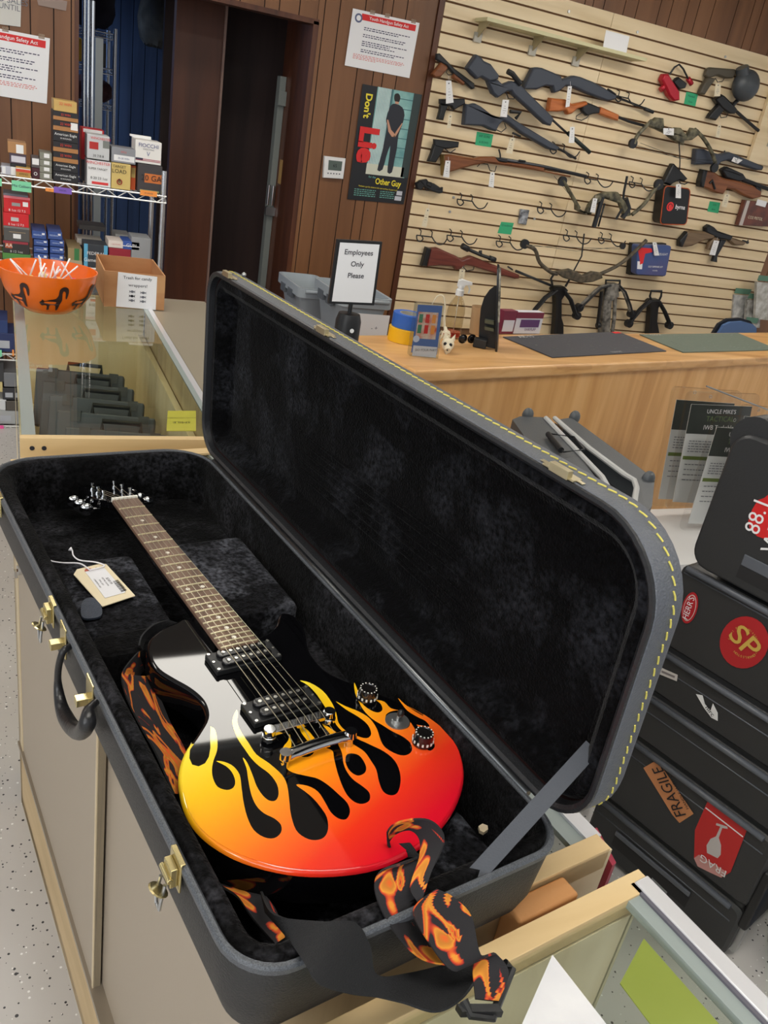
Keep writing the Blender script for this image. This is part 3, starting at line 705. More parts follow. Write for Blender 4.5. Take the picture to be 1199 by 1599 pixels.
# separate black licks on top
def lick(pts): b.poly([G(*gl(x, y), .0005) for x, y in zm(280, 960, 2.498, c2(pts, 4))], 0)
lick([(655, 545), (648, 575), (665, 610), (695, 628), (722, 618), (728, 595), (712, 562), (690, 545)])
lick([(805, 405), (812, 385), (850, 374), (890, 388), (900, 412), (893, 440), (855, 450), (820, 438)])
uvl = b.b.loops.layers.uv.verify()
for f in b.b.faces:
    for lp in f.loops:
        q = lp.vert.co-GO; lp[uvl].uv = (-q.dot(ax)+.33*q.dot(sd)-.0, q.dot(sd))
body = b.build('body', [BODYB, FLP], gt, up=GZB-.02)
# fretboard, frets, dots, neck, nut
ROSE = wood('rosewood', (88, 66, 52), (110, 84, 68), (126, 100, 82), 1, 4, .5)
fw0, fw1, fh = .0262, .0215, GZF-GZB
def fwid(a): return fw0+(fw1-fw0)*a/NECK
def hb(b, a0, a1, w0, w1, h0, h1, s=0): b.hexa([G(s-w0, a0, h0), G(s+w0, a0, h0), G(s+w1, a1, h0), G(s-w1, a1, h0), G(s-w0, a0, h1), G(s+w0, a0, h1), G(s+w1, a1, h1), G(s-w1, a1, h1)])
b = MB(); hb(b, 0, NECK, fw0, fw1, fh-.006, fh); fb = b.build('fretboard', ROSE, gt, bevel=.0008)
SCL = NECK/(1-2**(-22.35/12)); fa = [NECK-(SCL-SCL*2**(-n/12)) for n in range(0, 23)]; FWM = mat('fret_wire', (222, 212, 176), .35, .6)
for n in range(1, 23):
    a = fa[n]; w_ = fwid(a)-.0006; MB().tube([G(s*w_, a, fh+.0006-.0006*s*s) for s in (-1, -.5, 0, .5, 1)], .00125, 6).build('fret', FWM, fb)
for n in (3, 5, 7, 9, 12, 15, 17, 19, 21):
    a = (fa[n]+fa[n-1])/2
    for s in ((-.011, .011) if n == 12 else (0,)): MB().cyl(G(s, a, fh), G(s, a, fh+.0004), .0031).build('position_dot', mat('pearl', (232, 228, 216), .3), fb)
b = MB(); n_ = 12
rings = []
for a, wd, dp in ((.02, .026, .03), (.10, .0255, .026), (.25, .0245, .022), (NECK, .0212, .021), (NECK+.012, .0212, .019)):
    rings.append([G(-wd*math.cos(PI*i/n_), a, fh-.006-dp*math.sin(PI*i/n_)**.8) for i in range(n_+1)])
loft(b, rings, True, True); b.build('neck', BODYB, gt)
b = MB(); hb(b, NECK, NECK+.004, fw1, fw1, fh-.004, fh+.003); b.build('nut', mat('white_nut', (236, 234, 224), .4), gt)
# headstock tilted back
TL = math.radians(15)
def HS(s, a, h=0.): return G(s, NECK+.003+a*math.cos(TL)+h*math.sin(TL), fh-.003-a*math.sin(TL)+h*math.cos(TL))
hs = c2([(-.021, 0), (-.024, .015), (-.036, .035), (-.040, .07), (-.036, .12), (-.032, .155), (-.018, .162), (0, .152), (.018, .162), (.032, .155), (.036, .12), (.040, .07), (.036, .035), (.024, .015), (.021, 0)], 3)
b = MB(); b.prism([HS(x, y, -.014) for x, y in hs], HS(0, 0, 0)-HS(0, 0, -.014), bev=.002); hd = b.build('headstock', BODYB, gt)
posts = []
for sgn in (-1, 1):
    for k in range(3):
        a = .038+.038*k; s = sgn*(.0235-.002*k); posts.append((s, a))
        z = HS(s, a, 0); nz = (HS(0, 0, 1)-HS(0, 0, 0))
        b = MB(); b.cyl(z, z+nz*.0025, .0058).cyl(z+nz*.0025, z+nz*.009, .003).cyl(z+nz*.009, z+nz*.0125, .0042)
        o = b.build('tuning_peg', CHROME, hd)
        e = HS(sgn*.052, a, -.018); MB().cyl(HS(sgn*.03, a, -.018), e, .0025).ball(e, .0115, (1, .55, 1.0)).build('tuner_button', CHROME, o)
# pickups
for ca in (gl(395, 1027)[1], gl(453, 1103)[1]):
    b = MB(); hb(b, ca-.019, ca+.019, .045, .045, 0, .008); pk = b.build('pickup', BLK, gt, bevel=.0015)
    b = MB(); 
    for da in (-.0085, .0085): b.prism([G(x, ca+da+y, .008) for x, y in rrect(-.034, .034, -.0075, .0075, .0074, 5)], (0, 0, .005), bev=.0012)
    b.build('coil', mat('gloss_black_bobbin', (16, 16, 18), .2), pk)
    b = MB()
    for da in (-.0085, .0085):
        for i in range(6): b.cyl(G(-.0255+.0102*i, ca+da, .0128), G(-.0255+.0102*i, ca+da, .0138), .0024, n=10)
    for s in (-.0415, .0415):
        for da in (-.016, .016): b.cyl(G(s, ca+da, .008), G(s, ca+da, .0092), .0021, n=10)
        b.cyl(G(s, ca, .008), G(s, ca, .0088), .0018, n=10)
    b.build('pole_screw', mat('screw_nickel', (205, 203, 196), .25, .9), pk)
# bridge
ba = (gl(432, 1150)[1]+gl(520, 1120)[1])/2-.004
b = MB()
b.box((-.043, -.006, .010), (.043, .006, .016), lambda p: G(p.x, ba+p.y, p.z))
for s in (-.039, .039): b.cyl(G(s, ba, 0), G(s, ba, .010), .0042).cyl(G(s, ba, .003), G(s, ba, .009), .0085, n=20).cyl(G(s, ba, .010), G(s, ba, .018), .0072, n=20)
br = b.build('bridge', CHROME, gt, bevel=.001)
b = MB()
for i in range(6):
    s = -.0258+.0103*i; b.prism([G(s-.004, ba-.005, .016), G(s-.004, ba+.005, .016), G(s-.004, ba, .0205)], sd*.008)
b.build('saddle', mat('saddle_nickel', (196, 196, 196), .2, 1.0), br)
ta = (gl(450, 1188)[1]+gl(558, 1160)[1])/2-.002
b = MB(); rings = []
for i in range(13):
    s = -.047+.094*i/12; bow = .004*(1-(s/.047)**2); k = 1 if 0 < i < 12 else .8
    rings.append([G(s, ta+bow+.0075*k*math.cos(t)*1.0, .0125+.0058*k*math.sin(t)) for t in [2*PI*j/12 for j in range(12)]])
loft(b, rings, True, True)
for s in (-.042, .042): b.cyl(G(s, ta, 0), G(s, ta, .011), .005).cyl(G(s, ta, .012), G(s, ta, .0205), .0068, n=20)
tl_ = b.build('tailpiece', CHROME, gt)
# strings
for i in range(6):
    s0 = -.0258+.0103*i; s1 = -.0172+.0069*i; r_ = .00058-.00006*i
    ps, pa = posts[i] if i < 3 else posts[8-i]
    MB().tube([G(s0, ta-.003, .014), G(s0, ba, .0212), G(s1, NECK+.002, fh+.0026), HS(ps*.9, pa, .005)], r_, 5).build('string', mat('string_steel', (200, 192, 168), .3, .9), gt)
# knobs
for (x, y) in ((574, 1083), (661, 1152)):
    s, a = gl(x, y, GZB+.008)
    b = MB(); b.lathe([(.0125, .001), (.0125, .004), (.0118, .011), (.0112, .0155), (.009, .0165), (.0085, .0155), (0, .0155)], G(s, a), sd, ax, ZZ, n=30)
    kb = b.build('control_knob', mat('knob_black', (22, 20, 20), .12, coat=.5), gt)
    b = MB()
    for j in range(14):
        t = 2*PI*j/14; c = G(s+.0122*math.cos(t), a+.0122*math.sin(t), .006); d = (sd*math.cos(t)+ax*math.sin(t)); e = d.cross(ZZ)
        b.hexa([c-e*.0011-ZZ*.0016, c+e*.0011-ZZ*.0016, c+e*.0011-ZZ*.0016+d*.0008, c-e*.0011-ZZ*.0016+d*.0008, c-e*.0011+ZZ*.0016, c+e*.0011+ZZ*.0016, c+e*.0011+ZZ*.0016+d*.0008, c-e*.0011+ZZ*.0016+d*.0008])
        c2_ = G(s+.0100*math.cos(t), a+.0100*math.sin(t), .0162); b.cyl(c2_, c2_+ZZ*.0006, .0009, n=6)
    b.build('knob_marking', mat('knob_white', (226, 222, 214), .5), kb)
s, a = gl(620, 1127)
b = MB(); b.cyl(G(s, a, .0006), G(s, a, .0014), .015, n=30).cyl(G(s, a, .001), G(s, a, .005), .0068, n=16).cyl(G(s, a, .004), G(s, a-.002, .013), .002).build('toggle_switch', STEEL, gt)
b = MB(); b.ball(G(s, a-.003, .015), .0042, (1, 1, 1.3)).build('switch_tip', BLK, gt)
# ================================================================ guitar strap
def flame_cloth():
    m = D.materials.new('flame_jacquard'); m.use_nodes = True; nt = m.node_tree; N = nt.nodes; L = nt.links; b = N['Principled BSDF']; b.inputs['Roughness'].default_value = .8
    uv = N.new('ShaderNodeUVMap'); mp = N.new('ShaderNodeMapping'); mp.inputs['Scale'].default_value = (13, 30, 1); L.new(uv.outputs[0], mp.inputs[0])
    n = N.new('ShaderNodeTexNoise'); n.inputs['Scale'].default_value = 1.0; n.inputs['Detail'].default_value = 1.6; n.inputs['Distortion'].default_value = 1.6; L.new(mp.outputs[0], n.inputs[0])
    r = N.new('ShaderNodeValToRGB'); e = r.color_ramp.elements
    e[0].position = .478; e[0].color = (*lin((26, 24, 28)), 1); e[1].position = .72; e[1].color = (*lin((28, 24, 26)), 1)
    for p, c in ((.488, (160, 32, 20)), (.503, (204, 78, 24)), (.52, (214, 142, 42)), (.565, (184, 112, 28)), (.61, (226, 84, 24)), (.63, (40, 26, 26))): k = e.new(p); k.color = (*lin(c), 1)
    L.new(n.outputs['Fac'], r.inputs[0]); L.new(r.outputs[0], b.inputs['Base Color'])
    wv = N.new('ShaderNodeTexWave'); wv.inputs['Scale'].default_value = 500; L.new(uv.outputs[0], wv.inputs[0])
    bp = N.new('ShaderNodeBump'); bp.inputs['Strength'].default_value = .25; L.new(wv.outputs['Fac'], bp.inputs['Height']); L.new(bp.outputs[0], b.inputs['Normal']); return m
FCL = flame_cloth(); WEB = mat('black_webbing', (20, 21, 24), .8, bump=(700, .6))
st = thing('guitar_strap', 'black guitar strap woven with orange flames, hanging over the near end of the case', 'strap', onz(640, 1480, 1.0))
def strap(name, rows, mats, n=6, mi=-1):
    """rows: (xL,yL,zL,xR,yR,zR) edge points seen in the photo with their heights"""
    A = crom([onz(r[0], r[1], r[2]) for r in rows], n); B = crom([onz(r[3], r[4], r[5]) for r in rows], n)
    P = [(p+q)/2 for p, q in zip(A, B)]; W = [(q-p)/2 for p, q in zip(A, B)]
    b = MB(); b.mi = mi; return ribbon(b, P, W, .0022).build(name, mats, st)
# from the horn down the left side of the body
strap('strap_end', [(262, 968, 1.012, 285, 975, 1.0), (240, 975, 1.02, 262, 985, .995), (222, 992, 1.02, 238, 1005, .985), (217, 1008, 1.015, 232, 1030, .98)], [WEB, WEB])
strap('flame_band', [(236, 1003, 1.0, 252, 985, .985), (214, 1020, 1.005, 228, 1040, .975), (193, 1046, 1.015, 215, 1060, .98), (190, 1062, 1.018, 232, 1058, .985), (200, 1095, 1.018, 250, 1092, .985), (220, 1135, 1.018, 266, 1130, .985), (240, 1170, 1.018, 285, 1165, .985), (254, 1200, 1.018, 300, 1200, .985), (272, 1240, 1.01, 320, 1250, .975)], [FCL, WEB])
strap('flame_band', [(330, 1375, .975, 400, 1385, .965), (352, 1388, .985, 405, 1392, .975), (372, 1402, .99, 415, 1400, .985), (395, 1435, .99, 432, 1425, .985), (430, 1475, .99, 445, 1465, .99)], [FCL, WEB])
# black webbing over the rim and down to the slider
strap('webbing', [(415, 1425, 1.0, 408, 1392, 1.0), (448, 1462, 1.03, 430, 1428, 1.03), (478, 1508, 1.055, 500, 1440, 1.055), (500, 1538, 1.045, 552, 1440, 1.05), (545, 1552, 1.01, 576, 1475, 1.03), (590, 1558, .99, 588, 1522, 1.0), (630, 1566, .985, 640, 1520, .975), (680, 1580, .985, 705, 1505, .965), (720, 1560, .985, 745, 1500, .965), (750, 1520, .99, 770, 1500, .98)], [WEB, WEB])
# flame band from the slider up to the end pin
strap('flame_band', [(742, 1560, .985, 778, 1564, .985), (738, 1520, .99, 794, 1520, .99), (738, 1500, 1.0, 775, 1490, 1.0), (705, 1515, 1.01, 750, 1490, 1.015), (665, 1465, 1.03, 735, 1430, 1.03), (645, 1425, 1.045, 706, 1400, 1.045), (660, 1402, 1.05, 682, 1388, 1.055)], [WEB, FCL])
strap('flame_band', [(720, 1508, 1.0, 700, 1470, .995), (660, 1498, 1.01, 650, 1420, 1.01), (612, 1450, 1.035, 655, 1410, 1.03), (586, 1395, 1.05, 655, 1385, 1.045), (592, 1362, 1.06, 660, 1345, 1.05), (625, 1350, 1.065, 668, 1332, 1.05)], [WEB, FCL])
strap('flame_band', [(652, 1408, 1.045, 660, 1402, 1.05), (640, 1385, 1.055, 672, 1365, 1.06), (655, 1340, 1.06, 690, 1325, 1.075), (655, 1310, 1.062, 691, 1300, 1.085), (640, 1296, 1.06, 668, 1280, 1.085), (618, 1302, 1.045, 628, 1282, 1.07), (606, 1320, 1.025, 606, 1296, 1.05), (612, 1340, 1.005, 608, 1320, 1.03)], [WEB, FCL])
strap('strap_end', [(600, 1320, 1.01, 612, 1340, 1.0), (610, 1318, 1.02, 640, 1338, 1.02), (640, 1316, 1.03, 658, 1340, 1.03)], [WEB, WEB])
# slider buckle
b = MB()
q0, q1, q2, q3 = (onz(x, y, .985) for x, y in ((722, 1568), (740, 1592), (800, 1508), (790, 1505)))
cc = [onz(724, 1562, .985), onz(735, 1585, .98), onz(768, 1590, .98), onz(799, 1512, .985), onz(788, 1504, .99)]
b.tube(cc, .0042, 8); b.box((-.018, -.004, -.004), (.018, .004, .004), lambda p: onz(748, 1578, .982)+(CR*p.x)+V3((0, 0, p.z))+CV_*p.y)
b.build('slider_buckle', BLK, st)
# ================================================================ price tag
tg = thing('price_tag', 'cream price tag with handwriting and barcode lying on the plush compartment', 'tag', onz(160, 910, NZ+.006))
TGM = mat('tag_cream', (226, 212, 180), .8)
tp_ = [onz(x, y, NZ+.006) for x, y in ((115, 898), (120, 890), (157, 881), (166, 882), (211, 931), (160, 948))]
MB().prism(tp_, (0, 0, .0012)).build('card', TGM, tg)
lb = [onz(x, y, NZ+.0078) for x, y in ((133, 893), (163, 887), (196, 925), (164, 934))]
MB().prism(lb, (0, 0, .0003)).build('label_sticker', mat('white_label', (224, 224, 228), .6), tg)
e = (lb[1]-lb[0]).normalized(); g_ = (lb[3]-lb[0]).normalized()
RE = mat('tag_reinforcement', (176, 96, 82), .8); q = onz(139, 891, NZ+.0076); MB().cyl(q, q+ZZ*.0004, .0062, n=20).build('reinforcement', RE, tg)
q = onz(172, 912, NZ+.0084)
for i in range(14):
    pass
b = MB()
qa, qb = onz(176, 908, NZ+.0082), onz(190, 925, NZ+.0082); wv_ = (onz(184, 905, NZ+.0082)-qa)
for i in range(18):
    p0 = qa.lerp(qb, i/18); p1 = qa.lerp(qb, (i+.35+.4*random.random())/18); b.face([p0, p1, p1+wv_*1.0, p0+wv_*1.0])
b.build('barcode', INK, tg)
du = (lb[3]-lb[0]).normalized(); rr_ = (lb[2]-lb[3])
for i, (s_, h_) in enumerate((('$249.99', .0042), ('ELECTRIC GUITAR', .0022), ('SERIAL 20331', .0022), ('CONDITION USED', .0022))):
    o_ = lb[0].lerp(lb[3], .5)+(lb[1]-lb[0])*(.0)+(lb[1]-lb[0]).normalized()*0
    base = (lb[0]+lb[3])/2
    text(s_, lb[0].lerp(lb[1], .75-.2*i)+(lb[3]-lb[0])*.48, (lb[3]-lb[0]), (lb[1]-lb[0]), h_, INK, tg, th=.0005)
text('Used', onz(152, 888, NZ+.0076), (tp_[4]-tp_[3]), (tp_[1]-tp_[0])*-1, .004, TXTG, tg, th=.0005)
TWN = mat('white_string', (232, 230, 236), .8)
for pts in (((140, 890), (125, 880), (100, 879), (80, 876), (64, 869)), ((140, 890), (163, 884), (150, 878), (125, 875), (115, 868), (113, 860))):
    MB().tube(crom([onz(x, y, NZ+.010) for x, y in pts], 5), .0011, 6).build('string', TWN, tg)
for x, y in ((64, 869), (113, 860)):
    q = onz(x, y, NZ+.010); MB().cyl(q, q+(onz(x-4, y-3, NZ+.012)-q), .0012, .0035, 8).build('frayed_end', TWN, tg)
# ================================================================ things on the slatwall
FY = WY-.016            # face of the slats
def wp(x, y, d=.05): return ony(x, y, FY-d)
YD = V3((0, -1, 0))     # towards the room
def plate(b, pts, d=.012, th=.03, bev=.008, mi=None):
    """silhouette seen in the photo, built th thick, standing d off the slats"""
    if mi is not None: b.mi = mi
    P = [wp(x, y, d+th*.6) for x, y in pts]
    for p in P: p.y = FY-d
    return b.prism(P, YD*th, bev=bev)
def rod(b, pts, r=.007, d=.035, n=8):
    return b.tube([V3((wp(x, y, d).x, FY-d, wp(x, y, d).z)) for x, y in pts], r, n)
def base_of(pts, d=.03): 
    P = [wp(x, y, d) for x, y in pts]; return V3((sum(p.x for p in P)/len(P), FY-d, min(p.z for p in P)))
BLUED = mat('gun_black', (34, 36, 40), .45, .1, bump=(200, .1))
STKB = mat('synthetic_stock', (62, 68, 80), .55, bump=(160, .15))
WALN = wood('walnut_stock', (104, 60, 34), (128, 76, 44), (146, 92, 56), 0, 3, .4)
ORW = wood('orange_stock', (158, 84, 38), (186, 104, 52), (200, 120, 66), 0, 3, .4)
REDW = wood('red_brown_stock', (92, 42, 36), (112, 54, 44), (126, 66, 54), 0, 3, .45)
TANST = wood('grey_walnut', (98, 78, 58), (118, 96, 72), (134, 112, 86), 0, 3, .5)
CAMO = mat('camo_limb', (52, 50, 40), .55, mottle=(26, (122, 116, 92), (1, 1, 1)))
OLIVE = mat('olive_pistol', (78, 72, 60), .5)
A0 = lambda p: zm(600, 0, 3.997, p)
B0 = lambda p: zm(600, 200, 3.997, p)
C0 = lambda p: zm(899, 0, 3.997, p)
D0 = lambda p: zm(899, 200, 3.997, p)
E0 = lambda p: zm(899, 380, 3.997, p)
F0 = lambda p: zm(600, 380, 3.997, p)
Z4 = lambda p: zm(640, 60, 3.997, p)
Z5 = lambda p: zm(900, 60, 4.01, p)
Z7 = lambda p: zm(880, 340, 3.759, p)
def gun(name, label, cat, parts, rods=(), group=None, d=.012):
    allp = [q for p in parts for q in p[1]]+[q for p in rods for q in p[1]]
    t = thing(name, label, cat, base_of(allp), group)
    for p in parts:
        nm, pts, m, th = p[:4]; b = MB(); plate(b, pts, d+(p[4] if len(p) > 4 else (.045-th)/2), th, min(.012, th*.35)); b.build(nm, m, t)
    for p in rods:
        nm, pts, m, r = p[:4]; b = MB(); rod(b, pts, r, p[4] if len(p) > 4 else d+.0225); b.build(nm, m, t)
    return t
gun('air_pistol', 'long barrelled target pistol with wooden grip at the top left of the slatwall', 'pistol',
    [('receiver', A0([(325, 335), (345, 333), (395, 385), (440, 430), (560, 520), (562, 552), (545, 558), (500, 518), (430, 465), (385, 410), (345, 388), (322, 372)]), BLUED, .024),
     ('grip', A0([(352, 390), (385, 408), (396, 425), (350, 482), (312, 486), (295, 462)]), WALN, .03),
     ('forend', A0([(428, 455), (502, 513), (492, 532), (425, 488)]), WALN, .03)], [('trigger_guard', A0([(396, 430), (385, 450), (400, 468), (425, 465)]), BLUED, .0025)])
gun('compact_pistol', 'small black pistol with its tag, below the wood gripped target pistol', 'pistol',
    [('slide', A0([(345, 618), (500, 615), (503, 648), (465, 668), (430, 688), (418, 665), (345, 648)]), BLUED, .026),
     ('grip', A0([(350, 650), (398, 655), (380, 700), (366, 752), (330, 745), (345, 690)]), BLK, .03)], [('trigger_guard', A0([(400, 665), (410, 690), (430, 690)]), BLUED, .003)])
gun('air_rifle', 'black thumbhole rifle hanging steeply downwards to the right with a short scope', 'rifle',
    [('stock', Z4([(350, 185), (410, 100), (440, 115), (457, 140), (500, 160), (552, 230), (545, 255), (492, 270), (478, 262), (440, 240), (415, 253), (385, 225)]), STKB, .045),
     ('grip', Z4([(480, 262), (500, 268), (545, 258), (575, 288), (628, 265), (655, 270), (640, 330), (600, 332), (545, 370), (512, 345), (497, 310)]), STKB, .042),
     ('forend', Z4([(625, 268), (668, 272), (760, 365), (862, 465), (892, 500), (872, 545), (840, 535), (790, 490), (740, 442), (640, 352), (622, 320)]), STKB, .045),
     ('scope_mount', Z4([(655, 245), (672, 240), (690, 290), (660, 285)]), BLUED, .02)],
    [('barrel', Z4([(885, 505), (1000, 610)]), BLUED, .007), ('muzzle', Z4([(985, 590), (1122, 712)]), mat('green_black', (36, 46, 44), .5), .013), ('scope', Z4([(610, 205), (640, 222), (690, 285)]), BLUED, .016, .11), ('trigger_guard', Z4([(600, 335), (615, 375), (650, 378), (655, 350)]), BLUED, .003)], d=.062)
gun('air_rifle', 'black synthetic rifle at the top right of the slatwall below the long shelf', 'rifle',
    [('stock', [(816, 139), (820, 128), (831, 106), (838, 105), (845, 106), (862, 113), (875, 119), (876, 124), (895, 118), (905, 120), (925, 128), (947, 140), (961, 148), (960, 155), (947, 158), (915, 146), (895, 137), (882, 134), (873, 142), (864, 145), (861, 135), (850, 134), (836, 140)], STKB, .045)],
    [('barrel', Z5([(235, 360), (320, 395), (478, 458)]), BLUED, .007), ('sight', Z5([(195, 318), (215, 330), (245, 352)]), BLUED, .006, .055), ('muzzle', Z5([(425, 440), (480, 462)]), BLUED, .011)])
gun('lever_rifle', 'lever action rifle with orange-brown wooden stock below the top right black rifle', 'rifle',
    [('stock', Z4([(858, 455), (872, 370), (905, 375), (965, 380), (1010, 410), (1098, 392), (1105, 412), (1085, 425), (1040, 440), (1005, 470), (978, 475), (968, 448), (920, 458)]), ORW, .04),
     ('receiver', [(909, 163), (914, 159), (925, 163), (936, 168), (935, 177), (925, 178), (915, 181), (908, 174)], BLUED, .03),
     ('forend', Z5([(150, 428), (200, 450), (262, 477), (256, 516), (190, 495), (135, 470)]), ORW, .035)],
    [('barrel', Z5([(255, 490), (330, 520), (430, 548)]), BLUED, .009), ('lever', [(908, 176), (900, 181), (899, 186), (908, 188), (916, 184), (920, 178)], BLUED, .003), ('cocking_ring', [(912, 174), (917, 172), (920, 176), (916, 180), (911, 178)], CHROME, .002)])
gun('air_rifle', 'black synthetic rifle pointing down right, second long gun from the top on the left', 'rifle',
    [('stock', Z4([(332, 540), (345, 408), (372, 412), (402, 405), (440, 425), (510, 480), (575, 495), (600, 470), (640, 500), (700, 540), (930, 678), (908, 702), (860, 690), (690, 592), (610, 530), (575, 515), (552, 540), (532, 580), (500, 570), (455, 547)]), STKB, .045)],
    [('barrel', Z4([(915, 685), (960, 705), (1035, 750)]), BLUED, .008), ('scope', Z4([(625, 455), (690, 462), (660, 500)]), BLUED, .011, .06), ('trigger_guard', Z4([(540, 570), (570, 585), (600, 560), (590, 530)]), BLUED, .003), ('magazine', Z4([(640, 590), (690, 612)]), BLUED, .006)])
gun('muzzleloader', 'long brown percussion muzzleloader with brass fittings across the middle left', 'rifle',
    [('stock', Z4([(203, 725), (262, 725), (400, 748), (432, 738), (530, 738), (560, 770), (700, 780), (835, 805), (828, 832), (760, 820), (600, 795), (470, 778), (400, 790), (340, 806), (250, 832), (204, 852)]), WALN, .042),
     ('lock_plate', Z4([(525, 740), (605, 752), (600, 775), (540, 768)]), GREYM, .046, 0), ('butt_plate', Z4([(198, 724), (214, 725), (214, 852), (203, 856)]), mat('aged_brass', (150, 128, 80), .4, .8), .044)],
    [('barrel', Z4([(560, 752), (830, 800), (1100, 862)]), mat('browned_barrel', (58, 60, 66), .35, .5), .011, .04), ('hammer', Z4([(565, 745), (562, 720), (555, 692)]), GREYM, .005, .05), ('trigger_guard', Z4([(420, 800), (440, 780), (485, 785), (500, 825), (530, 830), (540, 795)]), BLUED, .003), ('ramrod', Z4([(820, 825), (1000, 862)]), WALN, .005), ('rear_sight', Z4([(680, 762), (720, 768)]), BLUED, .006, .052)])
gun('service_pistol', 'square black pistol on hooks at the left edge of the slatwall', 'pistol',
    [('slide', Z4([(150, 628), (305, 645), (300, 680), (220, 690), (150, 672)]), BLUED, .026), ('grip', Z4([(148, 660), (215, 680), (160, 775), (110, 768), (130, 720)]), BLK, .03)],
    [('trigger_guard', Z4([(215, 685), (250, 715), (285, 690)]), BLUED, .003)])
gun('revolver', 'small black revolver near the left edge of the slatwall', 'revolver',
    [('frame', Z4([(60, 885), (105, 878), (120, 900), (150, 905), (190, 932), (205, 928), (203, 965), (180, 968), (130, 952), (92, 930)]), BLUED, .024), ('grip', Z4([(35, 905), (65, 884), (92, 915), (70, 948), (42, 942)]), BLK, .028), ('cylinder', Z4([(100, 890), (135, 898), (130, 930), (100, 922)]), BLUED, .036, .006)],
    [('trigger_guard', Z4([(90, 930), (105, 950), (130, 945)]), BLUED, .0025)])
MR = mat('red_anodised', (178, 30, 48), .3, .3)
gun('paintball_marker', 'red and black paintball marker near the top right of the slatwall', 'paintball gun',
    [('body', C0([(545, 462), (570, 460), (640, 570), (640, 625), (605, 632), (575, 600), (552, 545), (530, 500)]), MR, .045), ('grip', C0([(600, 510), (640, 480), (690, 520), (680, 550), (640, 560)]), BLK, .03)],
    [('feed_neck', C0([(560, 530), (528, 562)]), MR, .018), ('hose', C0([(585, 465), (615, 420), (645, 402), (670, 430), (700, 490)]), BLUED, .006), ('bottle_fitting', C0([(700, 490), (722, 525)]), MR, .016), ('trigger_guard', C0([(600, 520), (615, 490), (640, 485), (660, 500)]), BLUED, .003)])
gun('air_pistol', 'grey-brown pistol hanging muzzle right at the top right of the slatwall', 'pistol',
    [('slide', C0([(818, 430), (840, 420), (990, 432), (995, 455), (975, 488), (930, 490), (880, 470), (820, 490), (805, 470)]), OLIVE, .03), ('grip', C0([(822, 480), (870, 490), (830, 545), (800, 592), (768, 582), (785, 540)]), OLIVE, .034)],
    [('trigger_guard', C0([(870, 488), (885, 512), (915, 508), (925, 490)]), OLIVE, .003)])
t = gun('paintball_marker', 'black paintball marker with a round grey hopper at the top right', 'paintball gun',
    [('body', C0([(905, 588), (925, 600), (980, 655), (1000, 680), (985, 710), (950, 710), (905, 680), (862, 620)]), BLK, .045), ('grip', C0([(890, 650), (925, 680), (870, 752), (820, 738), (835, 710)]), BLK, .035)],
    [('barrel', C0([(985, 680), (1040, 730), (1120, 800), (1140, 815)]), BLUED, .011), ('feed_tube', C0([(975, 660), (1010, 625), (1035, 580), (1040, 545)]), BLK, .014), ('trigger_guard', C0([(895, 700), (905, 735), (940, 730), (950, 705)]), BLUED, .003)])
q = wp(*C0([(1062, 530)])[0], .06); b = MB(); b.ball((q.x-.01, FY-.07, q.z-.005), .098, (1.05, .7, 1.0)); b.cyl((q.x-.06, FY-.07, q.z+.05), (q.x-.09, FY-.07, q.z+.09), .045, .04); b.build('hopper', mat('smoke_hopper', (66, 71, 76), .4), t)
gun('air_rifle', 'dark grey bullpup style rifle at the right behind the upper compound bow', 'rifle',
    [('stock', D0([(745, 130), (790, 128), (840, 150), (900, 165), (950, 148), (1000, 168), (1155, 235), (1155, 262), (1120, 262), (1000, 222), (940, 200), (900, 210), (880, 235), (840, 225), (735, 228)]), STKB, .045)],
    [('muzzle', D0([(1120, 238), (1158, 248)]), BLUED, .016), ('sight', D0([(925, 150), (930, 140)]), BLUED, .004)])
gun('precharged_rifle', 'brown wooden bullpup rifle with a rail scope at the right edge of the slatwall', 'rifle',
    [('stock', D0([(790, 262), (850, 268), (910, 310), (1010, 330), (1100, 360), (1150, 390), (1145, 430), (1095, 442), (1040, 420), (980, 385), (935, 375), (910, 412), (870, 405), (800, 372), (770, 362)]), WALN, .05),
     ('butt_pad', D0([(790, 258), (815, 262), (790, 372), (768, 366), (770, 330)]), BLK, .052), ('receiver', D0([(905, 260), (940, 240), (1040, 285), (1060, 320), (1010, 335), (930, 310)]), BLUED, .04)],
    [('barrel', D0([(1040, 320), (1120, 350), (1205, 382)]), BLUED, .014), ('thumbhole', D0([(835, 345), (850, 325), (868, 380)]), BLUED, .008, .064), ('scope_rail', D0([(930, 255), (980, 270), (1035, 290)]), GREYM, .008, .06), ('moderator', D0([(1110, 375), (1140, 395)]), BLUED, .024)])
gun('submachine_replica', 'drum-style carbine replica with grey wooden stock and long magazine at the right', 'rifle',
    [('stock', D0([(690, 645), (720, 642), (800, 645), (862, 668), (850, 690), (790, 700), (720, 735), (680, 740), (642, 738)]), TANST, .04),
     ('receiver', D0([(805, 620), (830, 602), (860, 618), (880, 640), (975, 672), (960, 700), (890, 690), (850, 675), (808, 650)]), BLUED, .04), ('forend', D0([(965, 680), (1000, 690), (1060, 712), (1040, 732), (985, 732), (955, 705)]), TANST, .035),
     ('grip', D0([(862, 678), (895, 690), (850, 765), (818, 755), (835, 710)]), TANST, .035), ('magazine', D0([(905, 695), (935, 700), (880, 800), (878, 838), (850, 832), (872, 770)]), BLUED, .03), ('butt_plate', D0([(642, 700), (690, 645), (695, 665), (660, 742), (642, 738)]), BLK, .042)],
    [('barrel', D0([(1040, 705), (1075, 715)]), BLUED, .009), ('front_sight', D0([(1068, 722), (1075, 698)]), BLUED, .005)])
